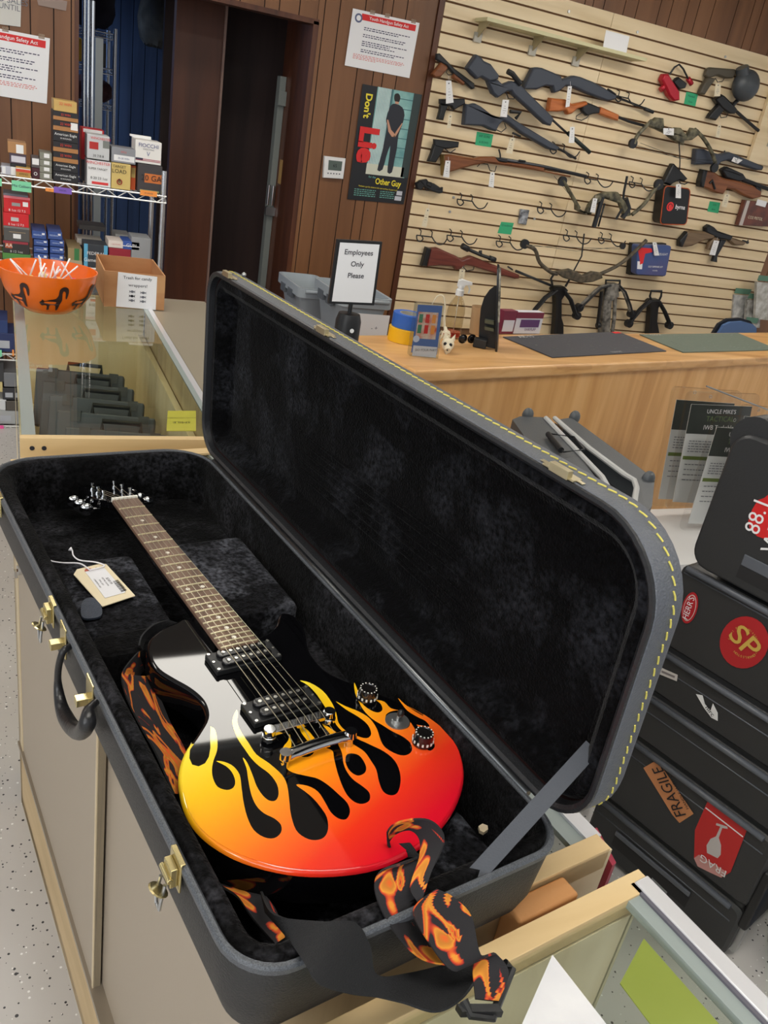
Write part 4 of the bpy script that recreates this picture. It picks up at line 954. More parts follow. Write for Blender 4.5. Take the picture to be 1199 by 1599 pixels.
gun('scoped_air_rifle', 'reddish-brown rifle with a black scope above the wooden counter', 'rifle',
    [('stock', F0([(285, 30), (330, 26), (365, 42), (440, 75), (480, 100), (530, 80), (545, 78), (620, 108), (700, 140), (838, 195), (835, 218), (810, 220), (700, 190), (600, 158), (540, 140), (500, 135), (470, 160), (445, 165), (430, 142), (350, 138), (262, 142)]), REDW, .045),
     ('butt_pad', F0([(262, 24), (290, 30), (262, 142), (230, 140)]), BLK, .046)],
    [('barrel', F0([(820, 172), (900, 205), (1045, 265)]), mat('gun_barrel', (66, 68, 72), .35, .5), .009), ('scope', F0([(490, 18), (530, 40), (600, 72), (690, 102)]), BLUED, .011, .07), ('scope_bell', F0([(485, 15), (525, 37)]), BLUED, .019, .07), ('scope_bell', F0([(655, 90), (692, 104)]), BLUED, .016, .07), ('scope_turret', F0([(600, 45), (600, 75)]), BLUED, .011, .07), ('trigger_guard', F0([(490, 145), (515, 172), (555, 165), (560, 145)]), BLUED, .003), ('sight', F0([(770, 145), (800, 165)]), BLUED, .005, .06)])
# hooks
def hook(x, y, label, s=1.0, mir=1):
    p = wp(x, y, .03); t = thing('gun_hook', label, 'hook', (p.x, FY-.03, p.z-.05), 'empty wire gun hooks')
    def h(a, c, dd=.03): return V3((p.x+a*s, FY-dd, p.z+c*s))
    MB().tube([h(-.055, .05, .002), h(-.055, .04), h(-.055, 0)], .0035, 6).tube([h(.055, .05, .002), h(.055, .04), h(.055, 0)], .0035, 6).tube([h(-.09, 0), h(.06, 0)], .004, 6).build('bracket', BLUED, t)
    MB().tube(crom([h(-.09, 0), h(-.095, -.03, .05), h(-.07, -.045, .06), h(-.045, -.02, .06), h(-.05, .0, .04)], 4), .004, 6).build('cradle', BLUED, t)
    MB().tube(crom([h(.06, 0), h(.08, -.03, .05), h(.11, -.048, .07), h(.145, -.03, .09), h(.16, .015, .1)], 4), .004, 6).build('arm', BLUED, t)
HK = [(728, 313, 'empty black gun hook right of the revolver'), (852, 326, 'empty black gun hook above the small clear packet'), (665, 369, 'empty black gun hook, leftmost of the lower row'), (712, 369, 'empty black gun hook, second of the lower row'), (788, 378, 'empty black gun hook right below the green note at centre'), (892, 369, 'empty black gun hook above the long camouflage bow'), (946, 373, 'empty black gun hook left of the blue kit box'), (925, 280, 'empty black gun hook at the tip of the muzzleloader'), (994, 286, 'empty black gun hook above the riser of the middle bow'), (973, 152, 'black gun hook carrying the top right rifle barrel'), (872, 233, 'black gun hook under the second black rifle barrel')]
for x, y, l in HK: hook(x, y, l, .72)
# price tags and notes
TAGW = mat('white_tag', (232, 232, 232), .7)
def ptag(pts, label, m=TAGW, d=.075, txt=None, stringto=None):
    P = [wp(x, y, d) for x, y in pts]; c = sum(P, V3())/len(P)
    t = thing('price_tag', label, 'tag', (c.x, FY-d, min(p.z for p in P)), 'price tags on the slatwall')
    MB().prism(P, YD*.0012).build('card', m, t)
    # top hole and string
    top = (P[0]+P[1])/2; dn = (P[2]+P[3])/2-top; h = top+dn*.12
    MB().cyl(h+YD*.001, h+YD*.0018, .004, n=10).build('eyelet', INK, t)
    e = h-dn*.35; MB().tube([h+YD*.002, (h+e)/2+V3((.003, 0, 0)), e], .0008, 4).build('string', TWN, t)
    b = MB(); R = dn.normalized(); S = R.cross(YD)
    for k in range(4):
        q = top+dn*(.36+.13*k); w_ = (P[1]-P[0]).length*(.10+.09*((k*7) % 3)); b.hexa([q-S*w_+YD*.0013, q+S*w_+YD*.0013, q+S*w_+R*.0018+YD*.0013, q-S*w_+R*.0018+YD*.0013, q-S*w_+YD*.0016, q+S*w_+YD*.0016, q+S*w_+R*.0018+YD*.0016, q-S*w_+R*.0018+YD*.0016])
    b.build('handwriting', TXTG, t)
for pts, l, *dd in ((A0([(385, 503), (417, 503), (432, 640), (384, 648)]), 'white price tag on the wood gripped target pistol'), (A0([(738, 622), (778, 624), (764, 732), (722, 728)]), 'white price tag hanging from the thumbhole rifle'), (A0([(1145, 538), (1170, 538), (1155, 665), (1130, 670)]), 'white price tag on the stock of the orange-brown lever rifle'),
               (Z4([(1000, 552), (1027, 552), (1025, 652), (990, 652)]), 'white price tag near the muzzle of the thumbhole rifle'), (B0([(785, 60), (816, 62), (798, 162), (758, 155)]), 'faded price tag below the second black rifle'), (B0([(382, 202), (412, 204), (404, 310), (366, 304)]), 'white price tag at the butt of the muzzleloader'),
               (B0([(662, 275), (688, 277), (682, 372), (650, 364)]), 'white price tag below the trigger of the muzzleloader'), (D0([(108, 438), (134, 440), (118, 530), (88, 524)]), 'white price tag on the middle compound bow', .14), (D0([(545, 0), (612, 2), (610, 46), (546, 40)]), 'white price tag on the upper compound bow', .14), (D0([(625, 350), (656, 350), (655, 438), (622, 436)]), 'white price tag on the launcher above the black kit case'),
               (D0([(930, 410), (962, 415), (940, 496), (906, 488)]), 'cream price tag below the brown bullpup rifle'), (D0([(985, 180), (1040, 200), (1010, 222), (970, 206)]), 'white price tag on the dark grey bullpup rifle'), (D0([(478, 712), (502, 714), (520, 795), (490, 796)]), 'white price tag on the blue kit box'), (D0([(862, 700), (895, 705), (868, 795), (832, 790)]), 'white price tag on the wooden drum-style carbine'), (C0([(872, 520), (905, 525), (900, 600), (862, 602)]), 'beige price tag hanging from the grey-brown pistol'), (Z5([(885, 540), (905, 545), (895, 625), (870, 618)]), 'beige price tag under the black paintball marker'), (B0([(262, 498), (285, 502), (262, 620), (232, 612)]), 'beige price tag below the revolver'), (F0([(470, 160), (505, 165), (490, 262), (458, 252)]), 'faded tag under the scoped red-brown rifle'), (A0([(402, 715), (424, 720), (412, 800), (390, 800)]), 'faded tag hanging from the small black pistol')):
    ptag(pts, l, CREAM if ('beige' in l or 'faded' in l or 'cream' in l) else TAGW, dd[0] if dd else (.12 if 'thumbhole' in l else .135 if 'launcher' in l or 'blue kit' in l else .075))
def note(pts, label, txt, m=GREEN_NOTE, name='sticky_note', cat='note'):
    P = [wp(x, y, .001) for x, y in pts]
    for p in P: p.y = FY-.0005
    t = thing(name, label, cat, sum(P, V3())/len(P), 'green handwritten notes')
    MB().prism(P, YD*.001).build('paper', m, t); c = sum(P, V3())/4; R = (P[1]-P[0]); h = (P[3]-P[0]).length
    ls = txt.split('|')
    for i, s_ in enumerate(ls): text(s_, c-(P[3]-P[0])*(.22*(len(ls)-1)-.44*i), R, P[0]-P[3], h*.17, mat('green_ink', (20, 70, 60), .8), t, 'handwriting', th=.0015)
for pts, l, s_ in ((B0([(578, 22), (680, 40), (665, 120), (566, 105)]), 'green note under the second black rifle', 'AIR GUNS|& BOWS'), (B0([(730, 585), (808, 592), (790, 665), (706, 655)]), 'green note above the centre of the lower hook row', 'Crossbows|'), (C0([(690, 572), (762, 590), (745, 664), (674, 648)]), 'green note below the red paintball marker', 'Paintball|Guns'), (D0([(836, 456), (902, 466), (888, 532), (820, 520)]), 'green note left of the boxed kit at the right edge', 'CO2|Guns')):
    note(pts, l, s_)
# compound bows
def bow(label, limbs, riser, strings, cams, arrow=None, m=CAMO, extra=(), d=.10):
    t = thing('compound_bow', label, 'bow', base_of([q for l in limbs for q in l]), 'compound bows on the slatwall')
    for l in limbs: MB2 = MB(); rod(MB2, [(p.x, p.y) for p in crom([(a, b_, 0) for a, b_ in l], 4)], .013, d); MB2.build('limb', m, t)
    b = MB(); plate(b, riser, d-.02, .035, .01); b.build('riser', m, t)
    for l in strings: b = MB(); rod(b, l, .0014, d-.005, 5); b.build('bowstring', BLUED, t)
    for (x, y, r) in cams:
        q = wp(x, y, d); MB().cyl((q.x, FY-d-.01, q.z), (q.x, FY-d+.01, q.z), r, n=18).build('cam', BLUED, t)
    for l, r in extra: b = MB(); rod(b, l, r, d+.005, 8); b.build('accessory', BLUED, t)
bow('camouflage compound bow hanging highest on the right of the slatwall', [Z5([(360, 660), (380, 610), (430, 555), (470, 515)]), Z5([(740, 570), (790, 620), (840, 700), (870, 780)])],
    Z5([(440, 540), (500, 495), (540, 500), (545, 560), (600, 590), (620, 558), (650, 560), (690, 610), (720, 560), (760, 570), (765, 600), (720, 635), (670, 640), (665, 668), (610, 640), (560, 600), (500, 570), (470, 560)]),
    [Z5([(360, 665), (640, 750), (860, 765)]), Z5([(370, 690), (640, 745), (860, 790)]), Z5([(400, 655), (650, 750)])], [(988, 224, .03), (1115, 262, .03)], extra=[(Z5([(642, 650), (648, 760), (645, 830)]), .004)])
bow('grey camouflage compound bow with a quiver in the middle of the slatwall', [B0([(1110, 320), (1140, 370), (1180, 440), (1215, 500)]), D0([(350, 540), (420, 480), (480, 400), (520, 350)])],
    D0([(0, 460), (20, 500), (60, 530), (80, 480), (130, 420), (180, 400), (260, 400), (290, 440), (330, 480), (340, 545), (300, 555), (270, 470), (180, 440), (130, 470), (90, 540), (40, 535), (0, 510)]),
    [D0([(-160, 250), (330, 352), (530, 362)]), B0([(1060, 300), (1199, 470)])], [(878, 283, .03), (1028, 288, .035)], extra=[(D0([(165, 430), (135, 540), (112, 618)]), .016), (D0([(180, 470), (140, 615)]), .006), (D0([(320, 300), (300, 400), (290, 500), (250, 570)]), .008), (D0([(310, 440), (330, 500), (290, 560)]), .018)])
bow('long recurved camouflage bow hanging lowest, just above the crossbows', [F0([(880, 12), (940, 40), (970, 120), (1040, 180), (1080, 190)]), E0([(130, 200), (240, 150), (320, 95), (400, 20), (440, -20)])],
    [(866, 424), (890, 420), (900, 424), (910, 430), (925, 424), (938, 426), (940, 434), (925, 440), (905, 442), (880, 434)],
    [[(820, 381), (900, 392), (972, 385)], [(820, 384), (975, 389)]], [(819, 381, .03), (972, 384, .02)], d=.15, m=mat('brown_camo', (56, 52, 44), .6, mottle=(30, (104, 92, 74), (1, 1, 1))), extra=[([(912, 365), (908, 400), (893, 428)], .005)])
# crossbows standing nose up behind the counter, hung on the slats
def crossbow(label, st_, lim, body, foot, m, strg):
    t = thing('crossbow', label, 'crossbow', base_of(body), 'crossbows hanging nose up'); d = .05
    b = MB(); plate(b, body, .02, .06, .012); b.build('stock', m, t)
    for l in lim:
        b = MB(); rod(b, l, .014, .06); b.build('limb', m, t)
        b = MB(); rod(b, [(x+3, y+1) for x, y in l], .007, .10); b.build('limb_blade', BLUED, t)
        q = wp(*l[-1], .06); MB().cyl((q.x, FY-.08, q.z), (q.x, FY-.04, q.z), .028, n=14).build('cam', BLUED, t)
    b = MB(); rod(b, foot, .008, .06); b.build('foot_stirrup', BLUED, t)
    for l in strg: b = MB(); rod(b, l, .0016, .05, 5); b.build('string', BLUED, t)
crossbow('black crossbow with camouflage limbs, leftmost of the three hanging behind the counter', None,
         [F0([(1070, 290), (1000, 340), (940, 410), (905, 470)]), F0([(1115, 290), (1160, 350), (1190, 440), (1200, 450)])], F0([(1045, 285), (1065, 268), (1120, 268), (1140, 290), (1120, 320), (1100, 350), (1100, 460), (1112, 500), (1110, 640), (1048, 640), (1060, 500), (1066, 400), (1064, 330)]),
         F0([(1050, 265), (1040, 220), (1060, 190), (1095, 182), (1140, 190), (1155, 225), (1130, 270)]), BLK, [F0([(910, 470), (1060, 460), (1195, 445)])])
crossbow('camouflage crossbow, middle of the three hanging behind the counter', None,
         [E0([(205, 260), (150, 275), (100, 320), (40, 380), (20, 400)]), E0([(262, 260), (300, 300), (330, 380), (345, 440)])], E0([(180, 300), (205, 250), (255, 250), (262, 330), (215, 360), (208, 500), (200, 640), (150, 640), (160, 480), (168, 360)]),
         E0([(182, 320), (188, 230), (275, 233), (272, 300)]), mat('snow_camo', (58, 56, 54), .6, mottle=(24, (150, 146, 138), (1, 1, 1))), [E0([(30, 400), (200, 405), (345, 410)])])
cb_ = D.objects['crossbow.001']
for nm_, pts_, r_, m_2 in (('barrel_rail', E0([(245, 330), (240, 460), (215, 640)]), .014, _M['snow_camo']), ('trigger_block', E0([(160, 300), (150, 400), (135, 510)]), .012, BLK), ('scope_ring', E0([(130, 512), (150, 510)]), .02, BLK)):
    b = MB(); rod(b, pts_, r_, .07); b.build(nm_, m_2, cb_)
crossbow('compact black crossbow with a square stirrup, rightmost of the three behind the counter', None,
         [E0([(460, 355), (400, 410), (350, 470), (330, 500)]), E0([(515, 360), (550, 420), (575, 480), (582, 510)])], E0([(450, 360), (465, 348), (515, 348), (530, 365), (508, 400), (500, 480), (515, 560), (520, 640), (440, 640), (452, 520), (462, 400)]),
         E0([(472, 355), (462, 330), (470, 297), (535, 298), (532, 330), (520, 355)]), BLK, [E0([(335, 505), (480, 490), (580, 512)])])
# launcher, black kit case, blue kit box
gun('launcher', 'compact black less-lethal launcher standing on the black kit case', 'pistol', [('frame', D0([(598, 224), (610, 222), (692, 315), (668, 335), (640, 325), (600, 345), (585, 358), (543, 340), (560, 300)]), BLK, .04, .03)], [('lanyard', D0([(640, 330), (655, 345), (680, 350), (700, 340)]), BLUED, .004, .08)])
t = thing('kit_case', 'black zip case with orange piping and a red round logo', 'case', wp(1050, 350, .06))
pp = D0(c2([(520, 360), (545, 350), (700, 372), (716, 390), (708, 480), (690, 590), (670, 604), (500, 598), (520, 480)], 4))
o_ = rrect(0, 1, 0, 1, .12, 5)
cq = [wp(*p, .10) for p in D0([(556, 360), (716, 380), (690, 604), (526, 600)])]
def bil(u, v): return (cq[3]*(1-u)+cq[2]*u)*(1-v)+(cq[0]*(1-u)+cq[1]*u)*v
pts = [bil(u, v) for u, v in o_]
for p in pts: p.y = FY-.012
MB().prism(pts, YD*.09, bev=.008).build('shell', BLK, t)
pz = [p+YD*.086 for p in pts]; cen = sum(pz, V3())/len(pz); MB().tube([cen+(p-cen)*1.0 for p in pz], .0035, 6, closed=True).build('piping', mat('orange_piping', (186, 84, 44), .6), t)
c = bil(.28, .48); c.y = FY-.1035; MB().cyl(c, c+YD*.001, .03, n=24).build('logo', mat('logo_red', (226, 56, 56), .5), t)
MB().tube([c+YD*.0015+V3((.018*math.cos(a), 0, .018*math.sin(a))) for a in [x*.5 for x in range(10)]], .0022, 5).build('logo_ring', BLK, t)
R = (cq[1]-cq[0]); R.y = 0; U = V3((-R.z, 0, R.x)); text('byrna', bil(.67, .48), R, U, .028, WHITE, t, sx=1.0, bold=.02)
for o in t.children:
    if o.name.startswith('lettering'):
        for v in o.data.vertices: v.co.y = (FY-.104)-t.location.y
t = thing('kit_box', 'blue boxed kit in a clamshell with a red gun picture hanging above the crossbows', 'box', wp(1015, 420, .05))
cq = [wp(*p, .12) for p in Z7([(432, 160), (635, 165), (600, 345), (425, 335)])]
pts = [bil(u, v) for u, v in rrect(0, 1, 0, 1, .07, 4)]
for p in pts: p.y = FY-.06
MB().prism(pts, YD*.06, bev=.006).build('front', mat('kit_blue', (58, 86, 140), .4, mottle=(3, (84, 84, 130), (1, 1, 1))), t)
cb = [wp(*p, .05) for p in Z7([(405, 150), (600, 150), (580, 345), (385, 335)])]
MB().prism([V3((p.x, FY-.01, p.z)) for p in cb], YD*.05, bev=.008).build('back_shell', BLK, t)
kf = FY-.1215
def onk(pts): return [V3((bil(u, v).x, kf, bil(u, v).z)) for u, v in pts]
MB().poly(onk([(.1, .35), (.1, .45), (.02, .85), (.1, .92), (.42, .9), (.45, .78), (.24, .72), (.2, .4)])).build('gun_picture', mat('kit_red', (222, 44, 48), .5), t)
for s_, u, v, h in (('STRIKELIGHT', .7, .72, .016), ('SELF DEFENSE KIT', .6, .3, .012), ('includes', .6, .18, .010)):
    q = onk([(u, v)])[0]; text(s_, q, V3((1, 0, .06)), V3((-.06, 0, 1)), h, WHITE, t)
cc = [wp(*p, .06) for p in Z7([(402, 245), (432, 248), (428, 292), (400, 290)])]; MB().prism([V3((p.x, FY-.061, p.z)) for p in cc], YD*.06).build('barcode_label', WHITE, t)
# blister at right edge
t = thing('boxed_pistol', 'brown boxed pistol pack hanging at the far right edge of the slatwall', 'box', wp(1175, 350, .03))
P = [wp(*p, .04) for p in D0([(1055, 450), (1230, 470), (1200, 615), (1008, 605)])]
for p in P: p.y = FY-.01
MB().prism(P, YD*.035, bev=.003).build('box', mat('pack_brown', (118, 66, 52), .4, mottle=(14, (86, 52, 46), (1, 1, 1))), t)
P2 = [P[0].lerp(P[1], .05)+YD*.036, P[0].lerp(P[1], .16)+YD*.036, P[3].lerp(P[2], .14)+YD*.036, P[3].lerp(P[2], .03)+YD*.036]
MB().prism(P2, YD*.001).build('side_band', mat('pack_band', (196, 186, 180), .5), t)
c = (P[0]+P[1]+P[2]+P[3])/4+YD*.037; MB().prism([c+V3((-.04, 0, .06)), c+V3((.06, 0, .055)), c+V3((.06, 0, .095)), c+V3((-.04, 0, .10))], YD*.001).build('price_label', WHITE, t)
text('CO2 PISTOL', c-V3((0, 0, .03)), V3((1, 0, 0)), ZZ, .02, CREAM, t)
# framed display at right edge
t = thing('display_board', 'pale framed board with mounted figures cut off by the right edge', 'board', wp(1200, 230, .02))
P = [wp(*p, .03) for p in ((1199, 142), (1400, 190), (1380, 330), (1170, 248))]
z0, z1 = P[3].z, 2.42; x0 = P[3].x
MB().box((x0, FY-.03, z0-.02), (x0+.9, FY-.004, z1)).build('backing', SLAT, t)
MB().box((x0+.12, FY-.034, z0+.1), (x0+.8, FY-.029, z1-.08)).build('picture', mat('picture_grey', (150, 146, 136), .5, mottle=(8, (196, 190, 176), (1, 1, 1))), t)
# small packet, screws
o = MB(); P = [wp(*p, .015) for p in B0([(850, 505), (905, 512), (885, 605), (838, 595)])]
for p in P: p.y = FY-.004
tag(o.prism(P, YD*.015, bev=.004).build('hanging_packet', mat('packet', (176, 180, 186), .2, mottle=(30, (60, 60, 66), (1, 1, 1)))), 'small shiny packet hanging by the green note in the lower middle', 'packet')
for i, (x, y) in enumerate((*B0([(432, 432), (408, 522), (936, 566)]), *C0([(384, 200), (932, 355)]), (888, 18))):
    q = wp(x, y, .002); o = MB().cyl((q.x, FY, q.z), (q.x, FY-.006, q.z), .008, n=10).build('screw', STEEL)
    tag(o, 'bright screw head in the slatwall '+['just left of the hook beside the revolver', 'above the second hook of the lower row', 'right of the small shiny packet', 'above the right end of the top shelf', 'above the grey-brown pistol at the top right', 'above the middle of the long shelf'][i], 'screw', 'slatwall screws')
# top shelf with knife brackets
t = thing('wall_shelf', 'long pale shelf on triangular brackets at the top of the slatwall', 'shelf', ony(860, 60, FY))
zs = 2.30; a = onz(*A0([(640, 128)])[0], zs); e = onz(1001, 96, zs); bk = ony(711, 30, FY)
xl = a.x; xr = e.x; ys = a.y
MB().box((xl, ys, zs), (xr, FY, zs+.018)).build('board', mat('shelf_laminate', (206, 200, 158), .4), t)
for px in (590, 950, 1240):
    q = ony(*A0([(px, 200)])[0], FY-.02); x = q.x
    b = MB(); b.prism([V3((x, FY, zs)), V3((x, ys+.03, zs)), V3((x, ys+.03, zs-.012)), V3((x, FY, zs-.085))], V3((.006, 0, 0))); b.build('bracket', mat('bracket_tan', (172, 158, 122), .5), t)
    MB().box((x-.02, FY-.015, zs-.10), (x+.03, FY, zs-.05)).build('bracket_foot', mat('bracket_grey', (176, 172, 160), .5), t)
q = ony(*C0([(240, 300)])[0], ys+.03)
tag(MB().prism([V3((q.x-.09, ys+.02, zs+.02)), V3((q.x+.09, ys+.02, zs+.02)), V3((q.x+.09, ys+.03, zs+.11)), V3((q.x-.09, ys+.03, zs+.11))], V3((0, .002, 0))).build('shelf_card', WHITE), 'small white card standing on the right end of the top shelf', 'card')
# bags hung on the panelling at the right
for i, (x, y, w_, h_) in enumerate(((1158, 480, 24, 40), (1178, 490, 22, 44), (1192, 470, 20, 60), (1172, 518, 18, 26))):
    P = [ony(x+a, y+c, WY-.03-.05*i) for a, c in ((-w_/2, -h_/2), (w_/2, -h_/2+2), (w_/2-3, h_/2), (-w_/2-3, h_/2-2))]
    t = thing('hanging_bag', 'clear bag hanging on the brown panelling by the right edge, '+['nearest the slatwall', 'second from the slatwall', 'nearest the picture edge', 'lowest of the four'][i], 'bag', sum(P, V3())/4, 'clear bags by the right edge')
    MB().prism(P, V3((0, .03, 0)), bev=.008).build('pouch', mat('bag_%d' % i, [(150, 150, 150), (120, 118, 112), (164, 160, 150), (100, 96, 92)][i], .3, mottle=(20, (210, 210, 206), (1, 1, 1))), t)
    MB().prism([P[0]+V3((0, 0, .01)), P[1]+V3((0, 0, .01)), P[1]+V3((0, 0, .05)), P[0]+V3((0, 0, .05))], V3((0, .004, 0))).build('header_card', mat('header_green', (92, 132, 112), .6), t)
# ================================================================ on the panelled wall
XR, ZU = V3((1, 0, 0)), V3((0, 0, 1))
def wq(x, y, d=.004): return ony(x, y, WY-d)
def sheet(pts, d=.006, th=.0015):
    P = [wq(x, y, d) for x, y in pts]
    for p in P: p.y = WY-d
    return P
def on(P, u, v): return P[3].lerp(P[2], u).lerp(P[0].lerp(P[1], u), v)   # u right, v up
def quad(b, P, u0, u1, v0, v1, off, th=.0004):
    return b.prism([on(P, u, v)+off for u, v in ((u0, v0), (u1, v0), (u1, v1), (u0, v1))], (P[1]-P[0]).cross(P[0]-P[3]).normalized()*th)
def lines(P, rows, off, m, parent, name='printed_text', th=.0004):
    b = MB(); random.seed(len(rows))
    for (u0, u1, v, h) in rows:
        u = u0
        while u < u1-.01:
            w_ = random.uniform(.018, .05); quad(b, P, u, min(u+w_, u1), v-h/2, v+h/2, off, th); u += w_+.012
    return b.build(name, m, parent)
def safety(pts, label, full=True):
    P = sheet(pts); N = V3((0, -1, 0)); t = thing('safety_notice', label, 'notice', on(P, .5, 0))
    MB().prism(P, N*.001).build('paper', WHITE, t); o = N*.0011
    b = MB(); quad(b, P, .14, .955, .84, .95, o); b.build('title_bar', RED, t)
    text('Youth Handgun Safety Act', on(P, .55, .893)+o, P[1]-P[0], P[0]-P[3], (P[0]-P[3]).length*.058, WHITE, t, th=.001, bold=.01)
    b = MB(); c = on(P, .10, .86)+o; r = (P[1]-P[0]).length*.055
    b.cyl(c, c+N*.0012, r, n=24).build('seal', mat('seal_blue', (96, 104, 136), .7), t); MB().cyl(c+N*.001, c+N*.0016, r*.6, n=20).build('seal_centre', WHITE, t)
    rows = []
    for k, v in enumerate((.72, .60, .48, .335)):
        for j in range(3 if k == 2 else 2): rows.append((.20, (.90, .84, .88, .86)[(k+j) % 4] if j == 0 else .62+.1*((k+j) % 3), v-.035*j, .016))
    lines(P, rows, o, mat('notice_text', (70, 70, 96), .8), t)
    lines(P, [(.1, .86, .235, .011), (.1, .88, .21, .011), (.1, .84, .185, .011), (.1, .45, .16, .011)], o, mat('notice_red_text', (214, 120, 116), .8), t)
    for u in (.28, .5, .9): 
        b = MB(); quad(b, P, u-.03, u+.04, .97, 1.04, o*1.2); b.build('tape', mat('clear_tape', (176, 152, 130), .2, alpha=.45), t)
safety([(551, 13), (655, 36), (639, 122), (538, 102)], 'white notice with a red title bar above the black poster')
P_ = sheet([(78, 60), (73, 162)]); w_ = .40
t0 = [P_[0]-XR*w_-ZU*.0, P_[0], P_[1], P_[1]-XR*w_]
def unpx(p):
    d = p-EYE; z = d.dot(CF); return (IW/2+FPX*d.dot(CR)/z, IH/2-FPX*d.dot(CU)/z)
safety([unpx(p) for p in t0], 'white notice with red title bar cut off by the left edge')
P = sheet([(-60, -40), (34, -20), (32, 42), (-60, 30)])
t = thing('sales_notice', 'creased laminated sheet at the very top left corner', 'notice', on(P, .5, 0)); MB().prism(P, V3((0, -.001, 0))).build('sheet', mat('laminate', (206, 204, 198), .25), t)
text('NO SALES', on(P, .8, .62)+V3((0, -.0012, 0)), P[1]-P[0], P[0]-P[3], .026, TXTG, t); text('UNTIL', on(P, .8, .45)+V3((0, -.0012, 0)), P[1]-P[0], P[0]-P[3], .024, TXTG, t)
P = sheet([(55, -10), (105, 2), (103, 17), (60, 8)]); tag(MB().prism(P, V3((0, -.001, 0))).build('plastic_sleeve', mat('sleeve', (170, 150, 140), .3, alpha=.6)), 'torn clear sleeve taped on the brown wall at the top edge beside the doorway', 'sleeve')
# black poster
P = sheet([(566, 131), (659, 148), (630, 319), (542, 311)], .005); N = V3((0, -1, 0))
t = thing('poster', 'black poster with red lettering and a man standing handcuffed before cell bars', 'poster', on(P, .5, 0)); o = N*.0011
MB().prism(P, N*.001).build('sheet', mat('poster_black', (26, 28, 32), .35), t)
b = MB(); quad(b, P, .25, .93, .245, 1.0, o); b.build('picture_ground', mat('poster_teal', (150, 196, 190), .5, mottle=(9, (96, 150, 152), (1, 1, 1))), t)
b = MB()
for k in range(9): quad(b, P, .27+.025*k, .282+.025*k, .3, 1.0, o*1.3)
b.build('cell_bars', mat('poster_bars', (214, 226, 226), .5), t)
b = MB()
for k in range(7): quad(b, P, .62, .93, .42+.085*k, .428+.085*k, o*1.3)
quad(b, P, .48, .52, .28, 1.0, o*1.3); b.build('cell_blocks', mat('poster_dkteal', (70, 116, 120), .5), t)
b = MB(); quad(b, P, .86, .99, .25, 1.0, o*1.35); b.build('wall_shadow', mat('poster_dark', (44, 58, 58), .5), t)
b = MB(); quad(b, P, .25, .90, .245, .34, o*1.35); b.build('cell_floor', mat('poster_floor', (206, 208, 190), .5), t)
def pol(pts, m, nm, k, par=t):
    b = MB(); b.prism([on(P, u, v)+o*k for u, v in pts], N*.0003); return b.build(nm, m, par)
DK = mat('poster_navy', (34, 38, 48), .5); SK = mat('poster_skin', (196, 146, 118), .5)
pol(c2([(.50, .86), (.58, .885), (.70, .865), (.76, .80), (.74, .70), (.71, .62), (.72, .50), (.71, .40), (.70, .285), (.62, .28), (.61, .40), (.60, .52), (.56, .42), (.53, .30), (.44, .29), (.47, .42), (.49, .56), (.50, .68), (.46, .74)], 2), DK, 'figure', 1.6)
pol(c2([(.545, .965), (.60, .975), (.64, .95), (.64, .915), (.62, .90), (.57, .90), (.54, .93)], 2), mat('poster_hair', (30, 24, 24), .5), 'figure_head', 1.7)
pol([(.57, .905), (.63, .905), (.63, .885), (.57, .885)], SK, 'figure_neck', 1.8)
pol([(.475, .74), (.50, .74), (.57, .66), (.64, .63), (.66, .60), (.60, .60), (.53, .64)], SK, 'figure_arm', 1.8); pol([(.735, .73), (.75, .73), (.70, .65), (.66, .60), (.63, .60), (.66, .65)], SK, 'figure_arm', 1.8)
YEL = mat('poster_yellow', (236, 218, 60), .5); dn = P[3]-P[0]; rt = P[1]-P[0]; H_ = dn.length
text("Don't", on(P, .125, .83)+o*2, dn, rt, .040, YEL, t, th=.002, bold=.03)
text('Lie', on(P, .20, .50)+o*2.4, dn, rt, .115, RED, t, th=.003, bold=.05, sx=1.02)
text('for the', on(P, .37, .222)+o*2, rt, -dn, .012, mat('poster_mint', (120, 190, 180), .5), t, th=.002)
text('Other Guy', on(P, .66, .185)+o*2, rt, -dn, .034, YEL, t, th=.002, bold=.02, sx=.8)
text('Purchase a gun for someone who can\'t and face 10 years in jail', on(P, .5, .128)+o*2, rt, -dn, .0085, YEL, t, th=.002, sx=.85)
lines(P, [(.1, .47, .10-.018*k, .007) for k in range(4)]+[(.55, .8, .10-.018*k, .007) for k in range(4)], o*1.5, mat('poster_small', (110, 170, 160), .6), t)
b = MB(); quad(b, P, .84, .94, .08, .12, o*1.5); quad(b, P, .82, .94, .03, .07, o*1.5); b.build('imprint', mat('imprint_pale', (190, 192, 200), .6), t)
# thermostat
P = sheet([(505, 243), (538, 247), (534, 279), (503, 277)], .004); t = thing('thermostat', 'white thermostat with a grey screen on the brown wall left of the poster', 'thermostat', on(P, .5, 0))
MB().prism(P, N*.022, bev=.004).build('housing', mat('white_plastic', (226, 226, 226), .4), t)
b = MB(); quad(b, P, .2, .85, .38, .84, N*.0225); b.build('screen', mat('lcd_grey', (84, 96, 90), .3), t)
text('65', on(P, .52, .6)+N*.023, P[1]-P[0], P[0]-P[3], .018, INK, t)
b = MB()
for k in range(5): quad(b, P, .18+.14*k, .25+.14*k, .2, .26, N*.0225)
b.build('buttons', TXTG, t)
